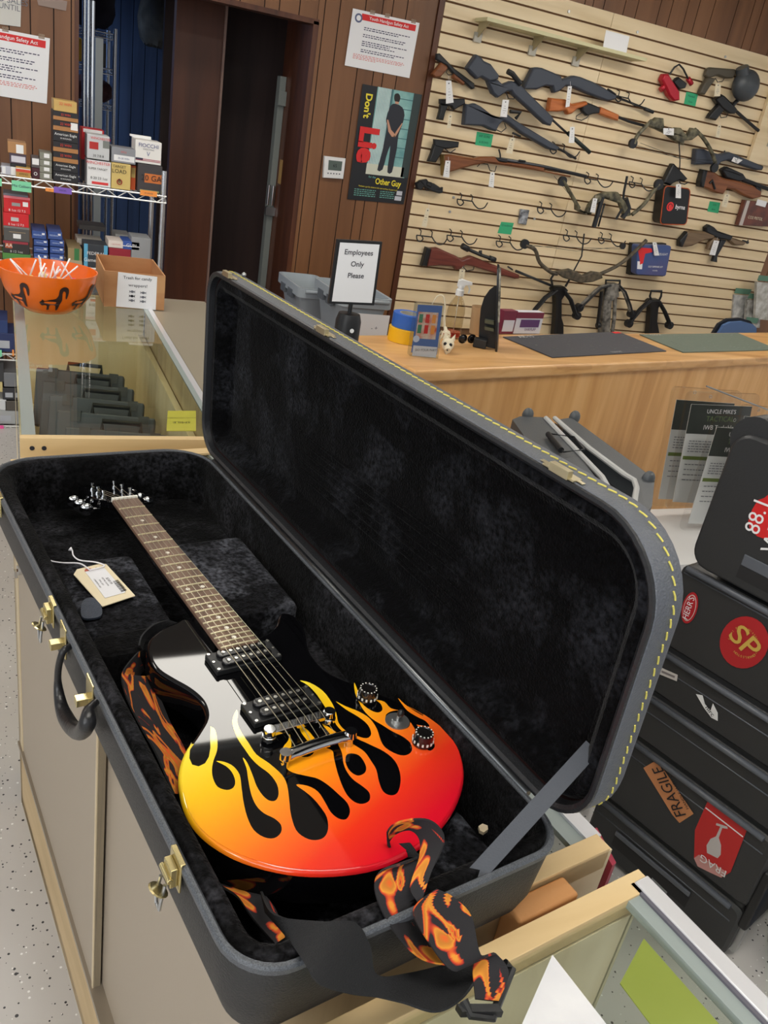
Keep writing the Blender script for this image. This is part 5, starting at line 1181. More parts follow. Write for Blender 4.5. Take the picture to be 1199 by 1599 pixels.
# ================================================================ passage fittings
bt_ = ony(428, 117, 5.45).z; bl = ony(410, 305, 5.42).z
t = thing('steel_bar', 'grey steel locking bar fixed upright inside the dark doorway', 'bar', (1.556, 5.45, .1))
MB().box((1.535, 5.40, .1), (1.574, 5.47, bt_)).build('bar', mat('grey_steel_paint', (128, 134, 130), .5), t, bevel=.002)
MB().box((1.525, 5.36, bt_-.16), (1.574, 5.40, bt_-.08)).build('bracket', mat('grey_steel_paint', (128, 134, 130), .5), t, bevel=.002)
for k in (0, .028): MB().cyl((1.528+k, 5.385, bl-.05), (1.528+k, 5.385, bl+.07), .009).build('hinge_pin', CHROME, t)
MB().box((1.515, 5.36, bl-.11), (1.574, 5.40, bl-.06)).build('latch_catch', STEEL, t)
MB().box((1.5725, 5.28, bl+.09), (1.575, 5.36, bl+.23)).build('yellow_label', mat('old_label', (190, 150, 90), .7), t)
t = thing('folding_gate', 'bundle of bright chrome tubes standing upright in the left of the doorway', 'gate', (.42, 5.1, 0))
for i in range(3):
    x = .392+.021*i; b = MB(); b.cyl((x, 5.06+.012*(i % 2), 0), (x, 5.06+.012*(i % 2), 2.0), .0095, n=12); b.build('tube', CHROME, t)
b = MB(); b.box((.447, 5.05, 0), (.485, 5.12, 1.84)); b.build('grey_stile', mat('stile_grey', (128, 134, 136), .5), t)
# wire shelf in the passage
def wire_shelf(b, x0, x1, y0, y1, z, hgt=.03, pitch=.022, diag=.045):
    for zz in (z, z-hgt):
        b.tube([(x0, y0, zz), (x1, y0, zz), (x1, y1, zz), (x0, y1, zz)], .0038, 6, closed=True)
    for (A, B) in (((x0, y0), (x1, y0)), ((x1, y0), (x1, y1)), ((x0, y0), (x0, y1))):
        L_ = math.hypot(B[0]-A[0], B[1]-A[1]); n = max(2, int(L_/diag)); pts = []
        for i in range(n+1):
            f = i/n; pts.append((A[0]+(B[0]-A[0])*f, A[1]+(B[1]-A[1])*f, z if i % 2 else z-hgt))
        b.tube(pts, .0028, 5)
def post(b, x, y, z0, z1):
    b.cyl((x, y, z0), (x, y, z1), .0127, n=12)
    z = z0+.1
    while z < z1: b.cyl((x, y, z), (x, y, z+.003), .0138, n=12); z += .0254*1.5
def decking(b, x0, x1, y0, y1, z):
    x = x0
    while x < x1: b.cyl((x, y0, z+.002), (x, y1, z+.002), .0018, n=5, caps=False); x += .026
WIRE = mat('shelf_chrome', (205, 207, 210), .22, .85)
t = thing('wire_rack', 'tall narrow chrome wire rack with bags and caps in the blue-lit passage', 'rack', (.65, 6.3, 0))
ry = 6.2; px_ = ony(180, 45, ry); rx = px_.x
for x, y in ((rx, ry), (rx, ry+.4), (rx-.9, ry), (rx-.9, ry+.4)):
    b = MB(); post(b, x, y, 0, px_.z); b.build('post', WIRE, t)
RZ = [ony(160, y, ry).z for y in (50, 106, 163, 300)]
for z in RZ:
    b = MB(); wire_shelf(b, rx-.9, rx, ry, ry+.4, z); decking(b, rx-.9, rx, ry, ry+.4, z); b.build('shelf', WIRE, t)
def blob(name, label, c, s, m, cat, seed=1):
    b = MB(); b.ball((0, 0, 0), 1, (1, 1, 1), 10); random.seed(seed)
    for v in b.b.verts:
        k = 1+random.uniform(-.12, .12); v.co = V3((c[0]+v.co.x*s[0]*k, c[1]+v.co.y*s[1]*k, c[2]+s[2]+max(v.co.z, -.8)*s[2]*k))
    return tag(b.build(name, m, smooth=True), label, cat)
blob('cap', 'dark purple-black cap heap on the top shelf of the passage rack', (rx-.16, ry+.15, RZ[0]+.0), (.18, .14, .17), mat('cap_black', (30, 26, 40), .9), 'cap', 2)
blob('bag', 'dark red bag on the third shelf of the passage rack', (rx-.14, ry+.15, RZ[2]), (.15, .12, .075), mat('dark_red_bag', (66, 30, 30), .9), 'bag', 3)
t = thing('camera_box', 'small dark box with white label on the passage rack', 'box', (rx-.10, ry+.1, RZ[1]+.005)); MB().box((rx-.16, ry+.02, RZ[1]+.005), (rx-.05, ry+.2, RZ[1]+.14)).build('box', BLK, t, bevel=.004); MB().box((rx-.12, ry+.018, RZ[1]+.06), (rx-.07, ry+.0195, RZ[1]+.11)).build('label', WHITE, t)
blob('yellow_pouch', 'yellow and black pouch beside the small dark box on the passage rack', (rx-.21, ry+.1, RZ[1]+.005), (.04, .05, .07), mat('pouch_yellow', (206, 160, 50), .8), 'pouch', 4)
blob('hanging_coat', 'grey and black coat hanging on the blue-lit passage wall', (ony(240, 60, 7.5).x, 7.5, ony(240, 80, 7.5).z), (.12, .07, .22), mat('coat', (60, 58, 54), .9, mottle=(5, (110, 104, 92), (1, 1, 1))), 'coat', 5)
# ================================================================ chrome shelving with cartridges
SF, SB = 4.25, 4.62
SXR = ony(260, 300, SF).x
SZ = [ony(130, y, SF).z for y in (289,)]
z1_ = SZ[0]; ZS = [z1_, ony(0, 427, SF).z, ony(0, 551, SF).z, ony(0, 664, SF).z]
ZS[1] = ony(60, 409, SF).z-.004
t = thing('wire_shelving', 'long chrome wire shelving unit stacked with cartridge boxes in front of the left wall', 'shelving', (-.2, 4.4, 0))
for x, y in ((SXR-.013, SF+.01), (SXR-.013, SB-.01), (-.95, SF+.01), (-.95, SB-.01)):
    b = MB(); post(b, x, y, 0, ony(262, 268, SF).z); b.build('post', WIRE, t)
for k, z in enumerate(ZS):
    b = MB(); wire_shelf(b, -.97, SXR, SF, SB, z-.004); o = b.build('shelf', mat('shelf_rail_white', (222, 222, 220), .3, .3), t)
    b = MB(); decking(b, -.97, SXR, SF, SB, z-.008); b.build('shelf_wires', WIRE, o)
def note3(x0, y0, x1, y1, m, s_, label):
    a = ony(x0, y0, SF-.012); c = ony(x1, y1, SF-.012); t = thing('shelf_label', label, 'label', a, 'coloured notes on the shelf edge')
    P = [V3((a.x, SF-.012, a.z)), V3((c.x, SF-.012, a.z)), V3((c.x, SF-.012, c.z)), V3((a.x, SF-.012, c.z))]
    MB().prism(P, V3((0, -.001, 0))).build('paper', m, t); text(s_, sum(P, V3())/4+V3((0, -.0015, 0)), XR, ZU, (P[0]-P[3]).length*.25, mat('note_ink', (60, 60, 90), .8), t, 'handwriting')
MINT = mat('mint_note', (132, 214, 170), .8); PUR = mat('purple_note', (130, 96, 190), .8); ORG = mat('orange_note', (244, 154, 74), .8); PNK = mat('pink_note', (236, 90, 160), .8)
note3(18, 281, 49, 301, MINT, 'Mix Calibers', 'mint green note reading Mix Calibers on the upper shelf edge'); note3(-12, 277, 3, 291, MINT, 'x', 'mint green note cut off by the left edge on the upper shelf')
note3(84, 291, 112, 304, PUR, 'SPECIAL', 'purple note on the upper shelf edge'); note3(71, 293, 84, 300, ORG, 'sale', 'small orange note left of the purple note'); note3(219, 296, 245, 308, ORG, '20 GAUGE', 'orange note under the dark box near the right end of the upper shelf')
note3(-10, 421, 3, 434, PNK, 'x', 'pink note at the left edge beside the candy bowl'); note3(-8, 546, 3, 557, MINT, 'x', 'mint note on the third shelf at the left edge'); note3(19, 546, 30, 556, ORG, 'x', 'orange note on the third shelf beside the glass counter'); note3(-8, 664, 6, 674, PNK, 'x', 'pink note on the lowest shelf at the left edge')
ZSH = ZS
def abox(xl, yt, xr, yb, col, label, txt=(), bands=(), depth=.14, y=None, cat='box', name='cartridge_box', grp='cartridge boxes', zb=None):
    y = SF+.02 if y is None else y
    X0, X1 = ony(xl, (yt+yb)/2, y).x, ony(xr, (yt+yb)/2, y).x; Zt, Zb = ony((xl+xr)/2, yt, y).z, ony((xl+xr)/2, yb, y).z
    if zb is not None: Zb = zb
    t = thing(name, label, cat, ((X0+X1)/2, y, Zb), grp); w_, h = X1-X0, Zt-Zb
    MB().box((X0, y, Zb), (X1, y+depth, Zt-.001)).build('carton', mat('carton_%d_%d_%d' % col, col, .5), t, bevel=.0015, seg=1)
    for k, (u0, u1, v0, v1, c) in enumerate(bands):
        MB().box((X0+w_*u0, y-.0008-.0003*k, Zb+h*v0), (X1-w_*(1-u1), y, Zb+h*v1)).build('band', mat('carton_%d_%d_%d' % c, c, .5), t)
    for s_, u, v, hh, c in txt:
        text(s_, V3((X0+w_*u, y-.003, Zb+h*v)), XR, ZU, h*hh, mat('carton_%d_%d_%d' % c, c, .5), t, sx=min(1.0, 1.55*w_/(max(1, len(s_))*h*hh)))
    return Zt
Wc, Kc, Rc = (232, 232, 232), (34, 34, 38), (206, 32, 40)
zt = z1_-.001
ys_ = [157, 175, 189, 205, 222, 238, 254, 269, 284]
AE = ['topmost tan and gold', 'second from top', 'third from top with a white price label', 'fourth from top', 'fifth from top', 'sixth from top with a pale label', 'second from bottom', 'bottom']
for i in range(8):
    blackie = i in (3, 6, 7)
    xl = 83 if i else 84
    abox(xl, ys_[i], 122 if i else 120, ys_[i+1], (198, 164, 96) if i == 0 else Kc, ('black' if i else 'tan')+' cartridge box in the tallest stack, '+AE[i], [('American Eagle' if blackie else '22 WIN', .5, .66, .24, Wc if blackie else (214, 60, 44))]+([] if not blackie else [('50 ROUNDS', .5, .3, .14, Wc)]), [] if blackie or i == 0 else [(0, 1, 0, .42, (168, 118, 70))]+([(.7, .98, .2, .9, Wc)] if i == 2 else []), zb=z1_ if i == 7 else None, depth=.2)
abox(136, 211, 171, 249, (196, 198, 200), 'silver white cartridge box with a red emblem above the plain white one', [('WINCHESTER', .6, .86, .1, Rc), ('20 7/8 8', .5, .14, .1, Kc)], [(.1, .5, .4, .7, (176, 44, 40)), (.7, 1, .5, .8, (120, 124, 120))])
abox(136, 251, 173, 288, (226, 226, 226), 'white cartridge box under the silver one with the red emblem', [('WINCHESTER', .45, .9, .11, Rc), ('SUPER TARGET', .45, .68, .08, Kc), ('8 20 23 1oz', .5, .32, .1, Kc)], [(.2, .9, .08, .18, (214, 60, 60))], zb=z1_)
abox(127, 201, 162, 251, (190, 34, 40), 'red and white cartridge box behind the silver white one', [], [(.08, .92, .86, .97, Wc)], y=SF+.18, depth=.12)
abox(127, 251, 165, 288, (60, 60, 66), 'dark cartridge box behind the white one, lower', [], [], y=SF+.18, depth=.12, zb=z1_)
abox(174, 231, 212, 255, (140, 142, 148), 'grey slide box on the tan round-logo box', [('RIFLE', .5, .72, .12, (206, 90, 90)), ('25-20 WIN', .5, .3, .12, (70, 80, 130))], [(.1, .95, .12, .5, Wc)])
abox(174, 255, 204, 290, (210, 184, 112), 'tan cartridge box with a round target logo beside the grey-labelled one', [('TARGET', .4, .86, .1, Kc), ('LOAD', .4, .68, .15, Kc), ('o', .42, .32, .34, (150, 40, 34)), ('8', .42, .32, .16, Kc)], [], zb=z1_, depth=.1)
abox(204, 258, 212, 289, (206, 90, 40), 'orange striped side of a small carton between the tan and dark boxes', [], [(.1, .9, .5, .9, (200, 170, 100))], y=SF+.06, zb=z1_)
abox(211, 220, 252, 256, (230, 228, 224), 'white cartridge box lettered in blue, right end of the upper shelf', [('FIOCCHI', .5, .78, .17, (56, 66, 130)), ('SHOOTING', .5, .62, .07, (96, 96, 110)), ('V', .5, .42, .18, (70, 84, 140))], [(.02, .98, .17, .2, (160, 50, 70)), (.02, .98, .11, .14, (160, 50, 70)), (.02, .3, .14, .22, (50, 50, 70))])
o = MB(); a = ony(203, 209, SF+.16); c = ony(236, 214, SF+.16); tag(o.prism([a, c, c-ZU*.03, a-ZU*.008], V3((0, .02, 0))).build('carton_flap', mat('carton_232_232_232', Wc, .5)), 'raised white and red carton flap behind the blue lettered white box', 'flap')
abox(215, 257, 253, 292, (66, 62, 64), 'dark grey cartridge box with an orange label, rightmost on the upper shelf', [('20 GA', .56, .52, .2, Kc)], [(.28, .97, .36, .68, (206, 116, 56)), (.1, .9, .03, .1, (150, 170, 120))], zb=z1_)
abox(12, 222, 41, 240, (176, 130, 84), 'open tan carton on top of the small stack at the upper left', [], [(.45, .85, .05, .8, Wc)])
abox(15, 240, 41, 256, (74, 62, 76), 'dark box with a white label under the open tan carton', [], [(.1, .95, .15, .75, (206, 204, 214))]); abox(16, 256, 41, 262, Kc, 'thin black box in the small stack at the upper left', [])
abox(25, 261, 48, 280, (186, 146, 76), 'gold and red cartridge box at the front of the upper shelf', [('AMMO', .5, .3, .2, (96, 60, 30))], [(0, 1, .5, .8, (208, 70, 48)), (0, 1, .78, .85, Wc)], zb=z1_, y=SF+.0)
abox(2, 259, 17, 274, (186, 188, 200), 'pale striped box at the left end of the upper shelf', [], [(.1, .45, .1, .9, Wc)], zb=z1_); abox(-16, 256, 1, 273, (80, 76, 80), 'grey box cut by the left edge on the upper shelf', [], zb=z1_)
abox(17, 260, 25, 276, Wc, 'slim white box beside the gold and red box', [], zb=z1_)
abox(49, 246, 62, 262, (90, 84, 86), 'narrow dark box with white label, upper of two', [], [(.1, .9, .3, .9, Wc)]); abox(49, 262, 62, 280, (70, 28, 40), 'narrow maroon box, lower of two beside the grey column', [('o', .5, .5, .5, Wc)], zb=z1_)
for i, y0 in enumerate((238, 250, 260, 270)): abox(62, y0, 81, (250, 260, 270, 281)[i], (132, 132, 120), 'small grey-green box beside the tall stack, '+['top', 'second', 'third', 'bottom'][i]+' of four', [], [(.35, .8, .3, .85, Wc)], zb=z1_ if i == 3 else None)
z2_ = ZS[1]
abox(6, 307, 47, 333, Rc, 'red cartridge box, upper red one in the left stack', [('8 1oz 12 7.5', .5, .16, .14, Wc)], [(.3, .62, .42, .62, (150, 150, 150)), (.72, .92, .45, .72, Wc), (0, 1, .86, 1, (228, 120, 130))])
abox(5, 333, 45, 354, Rc, 'red cartridge box, lower red one in the left stack', [('8 1oz 12 7.5', .5, .16, .16, Wc)], [(.3, .6, .4, .68, (190, 190, 190))])
abox(5, 303, 44, 307, (110, 112, 122), 'grey tray on top of the red boxes', []); abox(6, 354, 46, 377, (84, 82, 80), 'grey cartridge box with a white badge under the red ones', [], [(.36, .66, .2, .5, Wc), (.2, .85, .6, .64, (160, 140, 110)), (0, 1, .86, 1, (120, 118, 116))])
abox(5, 377, 46, 396, (50, 46, 46), 'dark box lettered AA in the left stack', [('AA', .22, .62, .3, (232, 226, 214)), ('8 12 1oz', .5, .16, .2, (200, 200, 196))], [(0, .95, .8, 1, (150, 50, 62)), (.08, .34, .4, .8, (196, 96, 60))])
abox(4, 396, 48, 409, (84, 140, 68), 'green box at the bottom of the left stack behind the candy bowl', [], zb=z2_)
for c_, (x0, x1) in enumerate(((50, 73), (75, 97))):
    for i in range(4):
        y0 = (361, 374, 385, 396)[i]+c_; x0_ = x0+(3 if i else 0)
        abox(x0_, y0, x0_+22, (373, 384, 395, 407)[i]+c_, (58, 84, 150), 'small blue box, '+['top', 'second', 'third', 'bottom'][i]+' of the '+['left', 'right'][c_]+' blue stack', [('FEDERAL', .42, .5, .2, (190, 206, 236))], [(.7, .9, .55, .8, Wc)], zb=z2_ if i == 3 else None, depth=.22)
abox(106, 388, 128, 420, (150, 130, 92), 'brown box with a green stripe behind the bowl', [], [(.45, .8, .3, 1, (60, 120, 70)), (0, 1, 0, .3, (176, 160, 130))], zb=z2_, depth=.25)
abox(131, 382, 168, 408, (56, 60, 66), 'dark box with light blue ends on the second shelf', [('FEDERAL', .5, .6, .14, Wc), ('Game Load', .5, .3, .16, Wc)], [(0, .16, 0, 1, (96, 170, 206)), (.84, 1, 0, 1, (96, 170, 206))], zb=z2_)
abox(120, 374, 160, 384, (206, 200, 190), 'beige box behind the one with light blue ends', [], y=SF+.2); abox(170, 388, 204, 410, (150, 40, 54), 'dark red box with a white oval on the second shelf', [('o o', .5, .5, .5, (226, 200, 200))], zb=z2_)
abox(169, 376, 192, 387, (226, 214, 206), 'cream box lying on the dark red one', [('1 200 POWER', .5, .5, .16, (190, 70, 70))]); abox(192, 377, 218, 390, (58, 88, 164), 'blue and white box, leaning on the second shelf', [('GUN', .5, .5, .4, Wc)], [(0, 1, .35, .45, Wc)]); abox(205, 371, 235, 410, (150, 152, 154), 'tall silver grey box at the right of the second shelf', [], [(.1, .9, .1, .3, Wc)], zb=z2_)
abox(180, 366, 203, 376, (160, 160, 156), 'grey box behind the cream one', [], y=SF+.2); abox(123, 352, 165, 360, (66, 62, 60), 'thin dark tray behind the second shelf boxes', [], y=SF+.26)
z3_, z4_ = ZS[2], ZS[3]
for i, (a, b_, c, d, col, l) in enumerate(((-14, 520, 22, 544, (40, 52, 96), 'navy box with a white label on the third shelf at the left edge'), (-10, 500, 12, 520, (40, 60, 110), 'blue box leaning on the third shelf at the left edge'), (-12, 566, 6, 596, (60, 60, 62), 'grey case at the top of the lowest pile at the left edge'), (6, 582, 24, 604, (120, 122, 126), 'pale grey box in the lowest pile beside the glass counter'), (-12, 596, 4, 612, (206, 190, 130), 'cream box in the lowest pile'), (4, 606, 24, 624, (50, 50, 54), 'dark slotted box in the lowest pile'), (-12, 624, 10, 640, (210, 212, 214), 'white box in the lowest pile at the left edge'), (8, 626, 24, 642, (84, 78, 72), 'brown grey box in the lowest pile'), (-12, 640, 24, 658, (170, 172, 172), 'silver tray at the bottom of the lowest pile'))):
    abox(a, b_, c, d, col, l, [], [(.2, .8, .2, .6, (176, 180, 186))] if i in (0, 5, 8) else [], depth=.2, zb=z3_ if i in (0,) else (z4_ if i == 8 else None))
# ================================================================ candy bowl and cardboard box
bz = GZ+.0005; ORB = mat('orange_plastic', (238, 110, 22), .25, coat=.3)
bc = onz(76, 470, bz); bc = V3((.185, 2.93, bz))
lc, rc = onz(0, 430, bz+.135), onz(149, 430, bz+.135)
bc = V3(((lc.x+rc.x)/2, (lc.y+rc.y)/2+.10, bz)); br_ = (lc-rc).length/2*.99
t = thing('candy_bowl', 'orange plastic bowl with black cat pictures holding sweets on the glass counter', 'bowl', bc)
b = MB(); pr = [(0, 0), (.36, 0), (.47, .004), (.71, .030), (.88, .070), (.97, .112), (1.0, .137), (.975, .137), (.94, .112), (.845, .072), (.67, .036), (.42, .012), (0, .010)]
b.lathe([(r*br_, h) for r, h in pr], bc, n=48); b.build('bowl', ORB, t)
def onbowl(a, f):   # a angle, f 0..1 height along the outside
    hs_ = [(.47, .004), (.71, .030), (.88, .070), (.97, .112), (1.0, .137)]; k = f*4; i = min(3, int(k)); q = k-i
    r = hs_[i][0]*(1-q)+hs_[i+1][0]*q; h = hs_[i][1]*(1-q)+hs_[i+1][1]*q
    return bc+V3((math.cos(a)*r*br_*1.006, math.sin(a)*r*br_*1.006, h))
CAT = [(-.5, .35), (-.42, .42), (-.36, .5), (-.30, .42), (-.1, .5), (.1, .55), (.2, .7), (.22, .9), (.35, 1.02), (.5, .98), (.55, .8), (.5, .55), (.45, .62), (.44, .8), (.36, .86), (.32, .74), (.34, .5), (.28, .3), (.22, .05), (.14, .05), (.12, .25), (0, .28), (-.12, .25), (-.15, .06), (-.26, .04), (-.22, .2), (-.3, .26), (-.42, .22)]
for a0 in (-1.52, -.72, -2.35, .2, 2.2):
    b = MB(); pts = [onbowl(a0+u*.62, .22+v*.52) for u, v in c2(CAT, 2)]
    nrm = V3((math.cos(a0), math.sin(a0), -.8)).normalized(); b.poly([p+nrm*.0015 for p in pts]); b.build('cat_print', mat('cat_black', (52, 30, 26), .5), t)
random.seed(11)
cols = [(236, 224, 140), (230, 130, 170), (240, 236, 236), (206, 60, 120), (150, 200, 120), (244, 170, 90), (206, 206, 240)]
for i in range(16):
    a = random.uniform(0, 2*PI); r = random.uniform(.1, .55)*br_; p = bc+V3((math.cos(a)*r, math.sin(a)*r, .075+random.uniform(0, .02)))
    el = random.uniform(.5, 1.1); az = random.uniform(0, 2*PI); d = V3((math.cos(az)*math.cos(el), math.sin(az)*math.cos(el), math.sin(el)))
    if (p+d*.085-bc).to_2d().length > br_*.9: d = V3((-d.x, -d.y, d.z))
    tt = thing('lollipop', 'wrapped lollipop with a white stick in the orange bowl', 'sweet', p, 'lollipops in the candy bowl')
    MB().cyl(p, p+d*.085, .0026, n=7).build('stick', WHITE, tt)
    b = MB(); b.ball(p, .0135, n=7); b.build('wrapped_head', mat('sweet_%d' % (i % 7), cols[i % 7], .35), tt)
b = MB(); 
for i in range(170):
    a = random.uniform(0, 2*PI); r = math.sqrt(random.random())*.60*br_; p = bc+V3((math.cos(a)*r, math.sin(a)*r, .062+random.uniform(0, .026)))
    b.mi = random.randrange(7); b.ball(p, .013, (1, .8, .7), 4)
tag(b.build('wrapped_sweets', [mat('sweet_%d' % k, cols[k], .35) for k in range(7)]), 'mixed pastel wrapped sweets filling the orange bowl', 'sweets', kind='stuff')
CB = mat('cardboard', (176, 126, 82), .8, mottle=(6, (188, 140, 96), (1, 1, 3))); CBI = mat('cardboard_inside', (156, 108, 68), .85)
f0, f1 = onz(163, 481, bz), onz(254, 482, bz); fh_ = ony(163, 425, f0.y).z-bz
bx0 = f0.x; bx1 = f1.x; by0 = (f0.y+f1.y)/2; by1 = by0+.30
t = thing('cardboard_box', 'open cardboard box with a white notice for candy wrappers on the glass counter', 'box', ((bx0+bx1)/2, by0, bz))
b = MB(); b.box((bx0, by0, bz), (bx1, by0+.004, bz+fh_)).box((bx0, by1-.004, bz), (bx1, by1, bz+fh_)).box((bx0, by0+.004, bz), (bx0+.004, by1-.004, bz+fh_)).box((bx1-.004, by0+.004, bz), (bx1, by1-.004, bz+fh_)).box((bx0+.004, by0+.004, bz), (bx1-.004, by1-.004, bz+.004)); b.build('carton', CB, t)
P = [V3((bx0+(bx1-bx0)*u, by0-.001, bz+fh_*v)) for u, v in ((.22, 1.0), (.86, .96), (.86, .0), (.20, .02))]
MB().prism(P, V3((0, -.0006, 0))).build('notice', WHITE, t); o = V3((0, -.0012, 0)); h = fh_
text('Trash for candy', on(P, .5, .88)+o, XR, ZU, h*.085, INK, t, sx=1.05); text('wrappers!', on(P, .52, .67)+o, XR, ZU, h*.085, INK, t, sx=1.1)
for k in range(6):
    u, v = .38+.28*(k % 2), .48-.13*(k//2); c = on(P, u, v)+o; b = MB(); q = h*.045
    b.prism([c+V3((q*math.cos(a)*1.1, 0, q*math.sin(a)*.8)) for a in [2*PI*j/10 for j in range(10)]], V3((0, -.0004, 0)))
    for s_ in (-1, 1): b.prism([c+V3((s_*q*.9, 0, 0)), c+V3((s_*q*1.9, 0, q*.9)), c+V3((s_*q*1.7, 0, 0)), c+V3((s_*q*1.9, 0, -q*.9))], V3((0, -.0004, 0)))
    b.build('sweet_drawing', TXTG if k != 2 else INK, t)
b = MB(); b.box((bx0+(bx1-bx0)*.86, by0-.0008, bz+fh_*.5), (bx1, by0-.0002, bz+fh_*.95)); b.build('packing_tape', mat('brown_tape', (196, 150, 104), .2), t)
# ================================================================ wooden counter (turned towards the shop)
QA = math.radians(13.8); WZ = .96
q0 = onz(646, 578, WZ); QX = V3((math.cos(QA), math.sin(QA), 0)); QY = V3((-math.sin(QA), math.cos(QA), 0))
def Q(p): return V3((q0.x, q0.y, 0)) + QX*p[0] + QY*p[1] + ZZ*p[2]
def qat(x, y, z=WZ): r = onz(x, y, z)-V3((q0.x, q0.y, 0)); return (r.dot(QX), r.dot(QY))
QD = max(.42, qat(1000, 521)[1])
BUT = wood('butcher_block', (204, 152, 92), (222, 172, 112), (234, 188, 132), 0, 1.6, .3, strips=.05)
OAK = wood('oak_front', (200, 146, 84), (216, 164, 102), (228, 180, 120), 2, 1.0, .35)
t = thing('wooden_counter', 'long honey coloured wooden counter with a butcher-block top in front of the slatwall', 'counter', Q((1.8, .2, 0)))
MB().box((.0, -.01, WZ-.045), (4.6, QD, WZ), Q).build('top', BUT, t, bevel=.012, seg=3)
MB().box((.03, .02, 0), (4.6, QD-.03, WZ-.045), Q).build('front_panel', OAK, t)
MB().box((-.02, .0, .3), (.035, .03, WZ-.055), Q).build('corner_post', OAK, t)
ql = qat(575, 527)
t = thing('counter_flap', 'wooden lift-up flap closing the left end of the wooden counter', 'counter', Q((-.15, .4, 0)))
MB().box((-.30, .10, WZ-.05), (-.01, QD+.02, WZ-.004), Q).build('flap_board', BUT, t, bevel=.004)
MB().box((-.27, .13, .2), (-.03, QD, WZ-.05), Q).build('flap_side', OAK, t)
MB().box((-.26, .17, WZ-.004), (-.23, QD-.02, WZ-.002), Q).build('slot', DBROWN, t)
def mat_on(label, name, pts, m, marks, seed, corner=None):
    P = [onz(x, y, WZ+.001) for x, y in pts]; t = thing('cleaning_mat', label, 'mat', sum(P, V3())/4); MB().prism(P, ZZ*.004, bev=.0015).build('mat', m, t)
    random.seed(seed); b = MB(); P2 = [P[0], P[1], P[2], P[3]]
    for k in range(70):
        u, v = random.uniform(.06, .92), random.uniform(.08, .9); a = random.uniform(.01, .045); c = random.uniform(.006, .02)
        b.prism([on(P2, u+du, v+dv)+ZZ*.0052 for du, dv in ((0, 0), (a, c*.4), (a*.9, c), (a*.3, c*.6))], ZZ*.0003)
    b.build('printed_parts', marks, t); return t, P2
t, P = mat_on('dark grey gun cleaning mat with a printed parts diagram lying on the wooden counter', 'm', [(785, 527), (965, 519), (1040, 549), (862, 559)], mat('mat_charcoal', (66, 66, 72), .7), mat('mat_print', (112, 112, 112), .8), 5)
text('AR-15', on(P, .15, .93)+ZZ*.0055, P[1]-P[0], P[0]-P[3], .028, mat('mat_white', (176, 176, 176), .7), t, bold=.02)
text('TEKMAT', on(P, .55, .05)+ZZ*.0055, P[1]-P[0], P[0]-P[3], .016, mat('mat_white', (176, 176, 176), .7), t)
MB().prism([on(P, u, v)+ZZ*.0052 for u, v in ((.92, .9), (.99, .9), (.99, .98), (.92, .98))], ZZ*.0004).build('red_badge', RED, t)
t, P = mat_on('grey-green gun cleaning mat with pale outlines on the right of the wooden counter', 'm', [(998, 523), (1152, 521), (1215, 547), (1066, 551)], mat('mat_green', (98, 108, 96), .7), mat('mat_print2', (140, 150, 138), .8), 9)
text('GLOCK', on(P, .12, .92)+ZZ*.0055, P[1]-P[0], P[0]-P[3], .02, mat('mat_white', (176, 176, 176), .7), t)
# tape rolls
def roll(x, y, z, col, label, r=.062, h=.05):
    c = onz(x, y, z); t = thing('tape_roll', label, 'tape', c, 'tape rolls'); b = MB()
    b.lathe([(.038, 0), (r, 0), (r, h), (.038, h), (.038, 0)], c, n=32); b.build('tape', mat('tape_%d' % col[2], col, .5), t)
    b = MB(); b.lathe([(.0365, .0005), (.0385, .0005), (.0385, h+.0005), (.0365, h+.0005), (.0365, .0005)], c, n=32); b.build('core', CREAM, t); return c
c = roll(630, 532, WZ+.001, (240, 184, 20), 'yellow tape roll under the blue one on the wooden counter')
t = thing('tape_roll', 'blue tape roll on top of the yellow one on the wooden counter', 'tape', c+ZZ*.05, 'tape rolls')
c2_ = c+ZZ*.051+V3((.012, .01, 0)); MB().lathe([(.038, 0), (.062, 0), (.062, .05), (.038, .05), (.038, 0)], c2_, n=32).build('tape', mat('tape_blue', (44, 98, 190), .5), t); MB().lathe([(.0365, 0), (.0385, 0), (.0385, .0505), (.0365, .0505), (.0365, 0)], c2_, n=32).build('core', mat('core_grey', (176, 172, 160), .6), t)
# brochure holder
def up(x, y, base_y, z=WZ):  # point above a base row, on the vertical plane facing the eye
    g = onz(x, base_y, z); return g
hb_ = [onz(640, 556, WZ+.001), onz(684, 560, WZ+.001)]
dirh = (hb_[1]-hb_[0]); nrm = dirh.cross(ZZ).normalized()
tp2 = [onpl(652, 474, hb_[0]+V3((0, 0, 0)), nrm), onpl(694, 476, hb_[0], nrm)]
P = [tp2[0], tp2[1], hb_[1], hb_[0]]
t = thing('leaflet_holder', 'clear holder with blue flag leaflet at the left end of the wooden counter', 'holder', sum(P, V3())/4-ZZ*.08)
bk = -nrm*.035 if nrm.y < 0 else nrm*.035
MB().prism(P, bk, bev=.002).build('holder', glass('clear_acrylic', (236, 240, 242)), t)
PL = [p+bk*.3 for p in P]; N2 = -bk.normalized()
def q2(u0, u1, v0, v1, m, nm, k=1): b = MB(); b.prism([on(PL, u, v)+N2*.0006*k for u, v in ((u0, v0), (u1, v0), (u1, v1), (u0, v1))], N2*.0004); return b.build(nm, m, t)
q2(.05, .97, .06, .97, mat('leaflet_blue', (84, 112, 168), .5), 'leaflet'); q2(.12, .85, .34, .84, mat('leaflet_cream', (216, 202, 186), .5, mottle=(30, (206, 90, 60), (1, 1, 1))), 'leaflet_picture', 2)
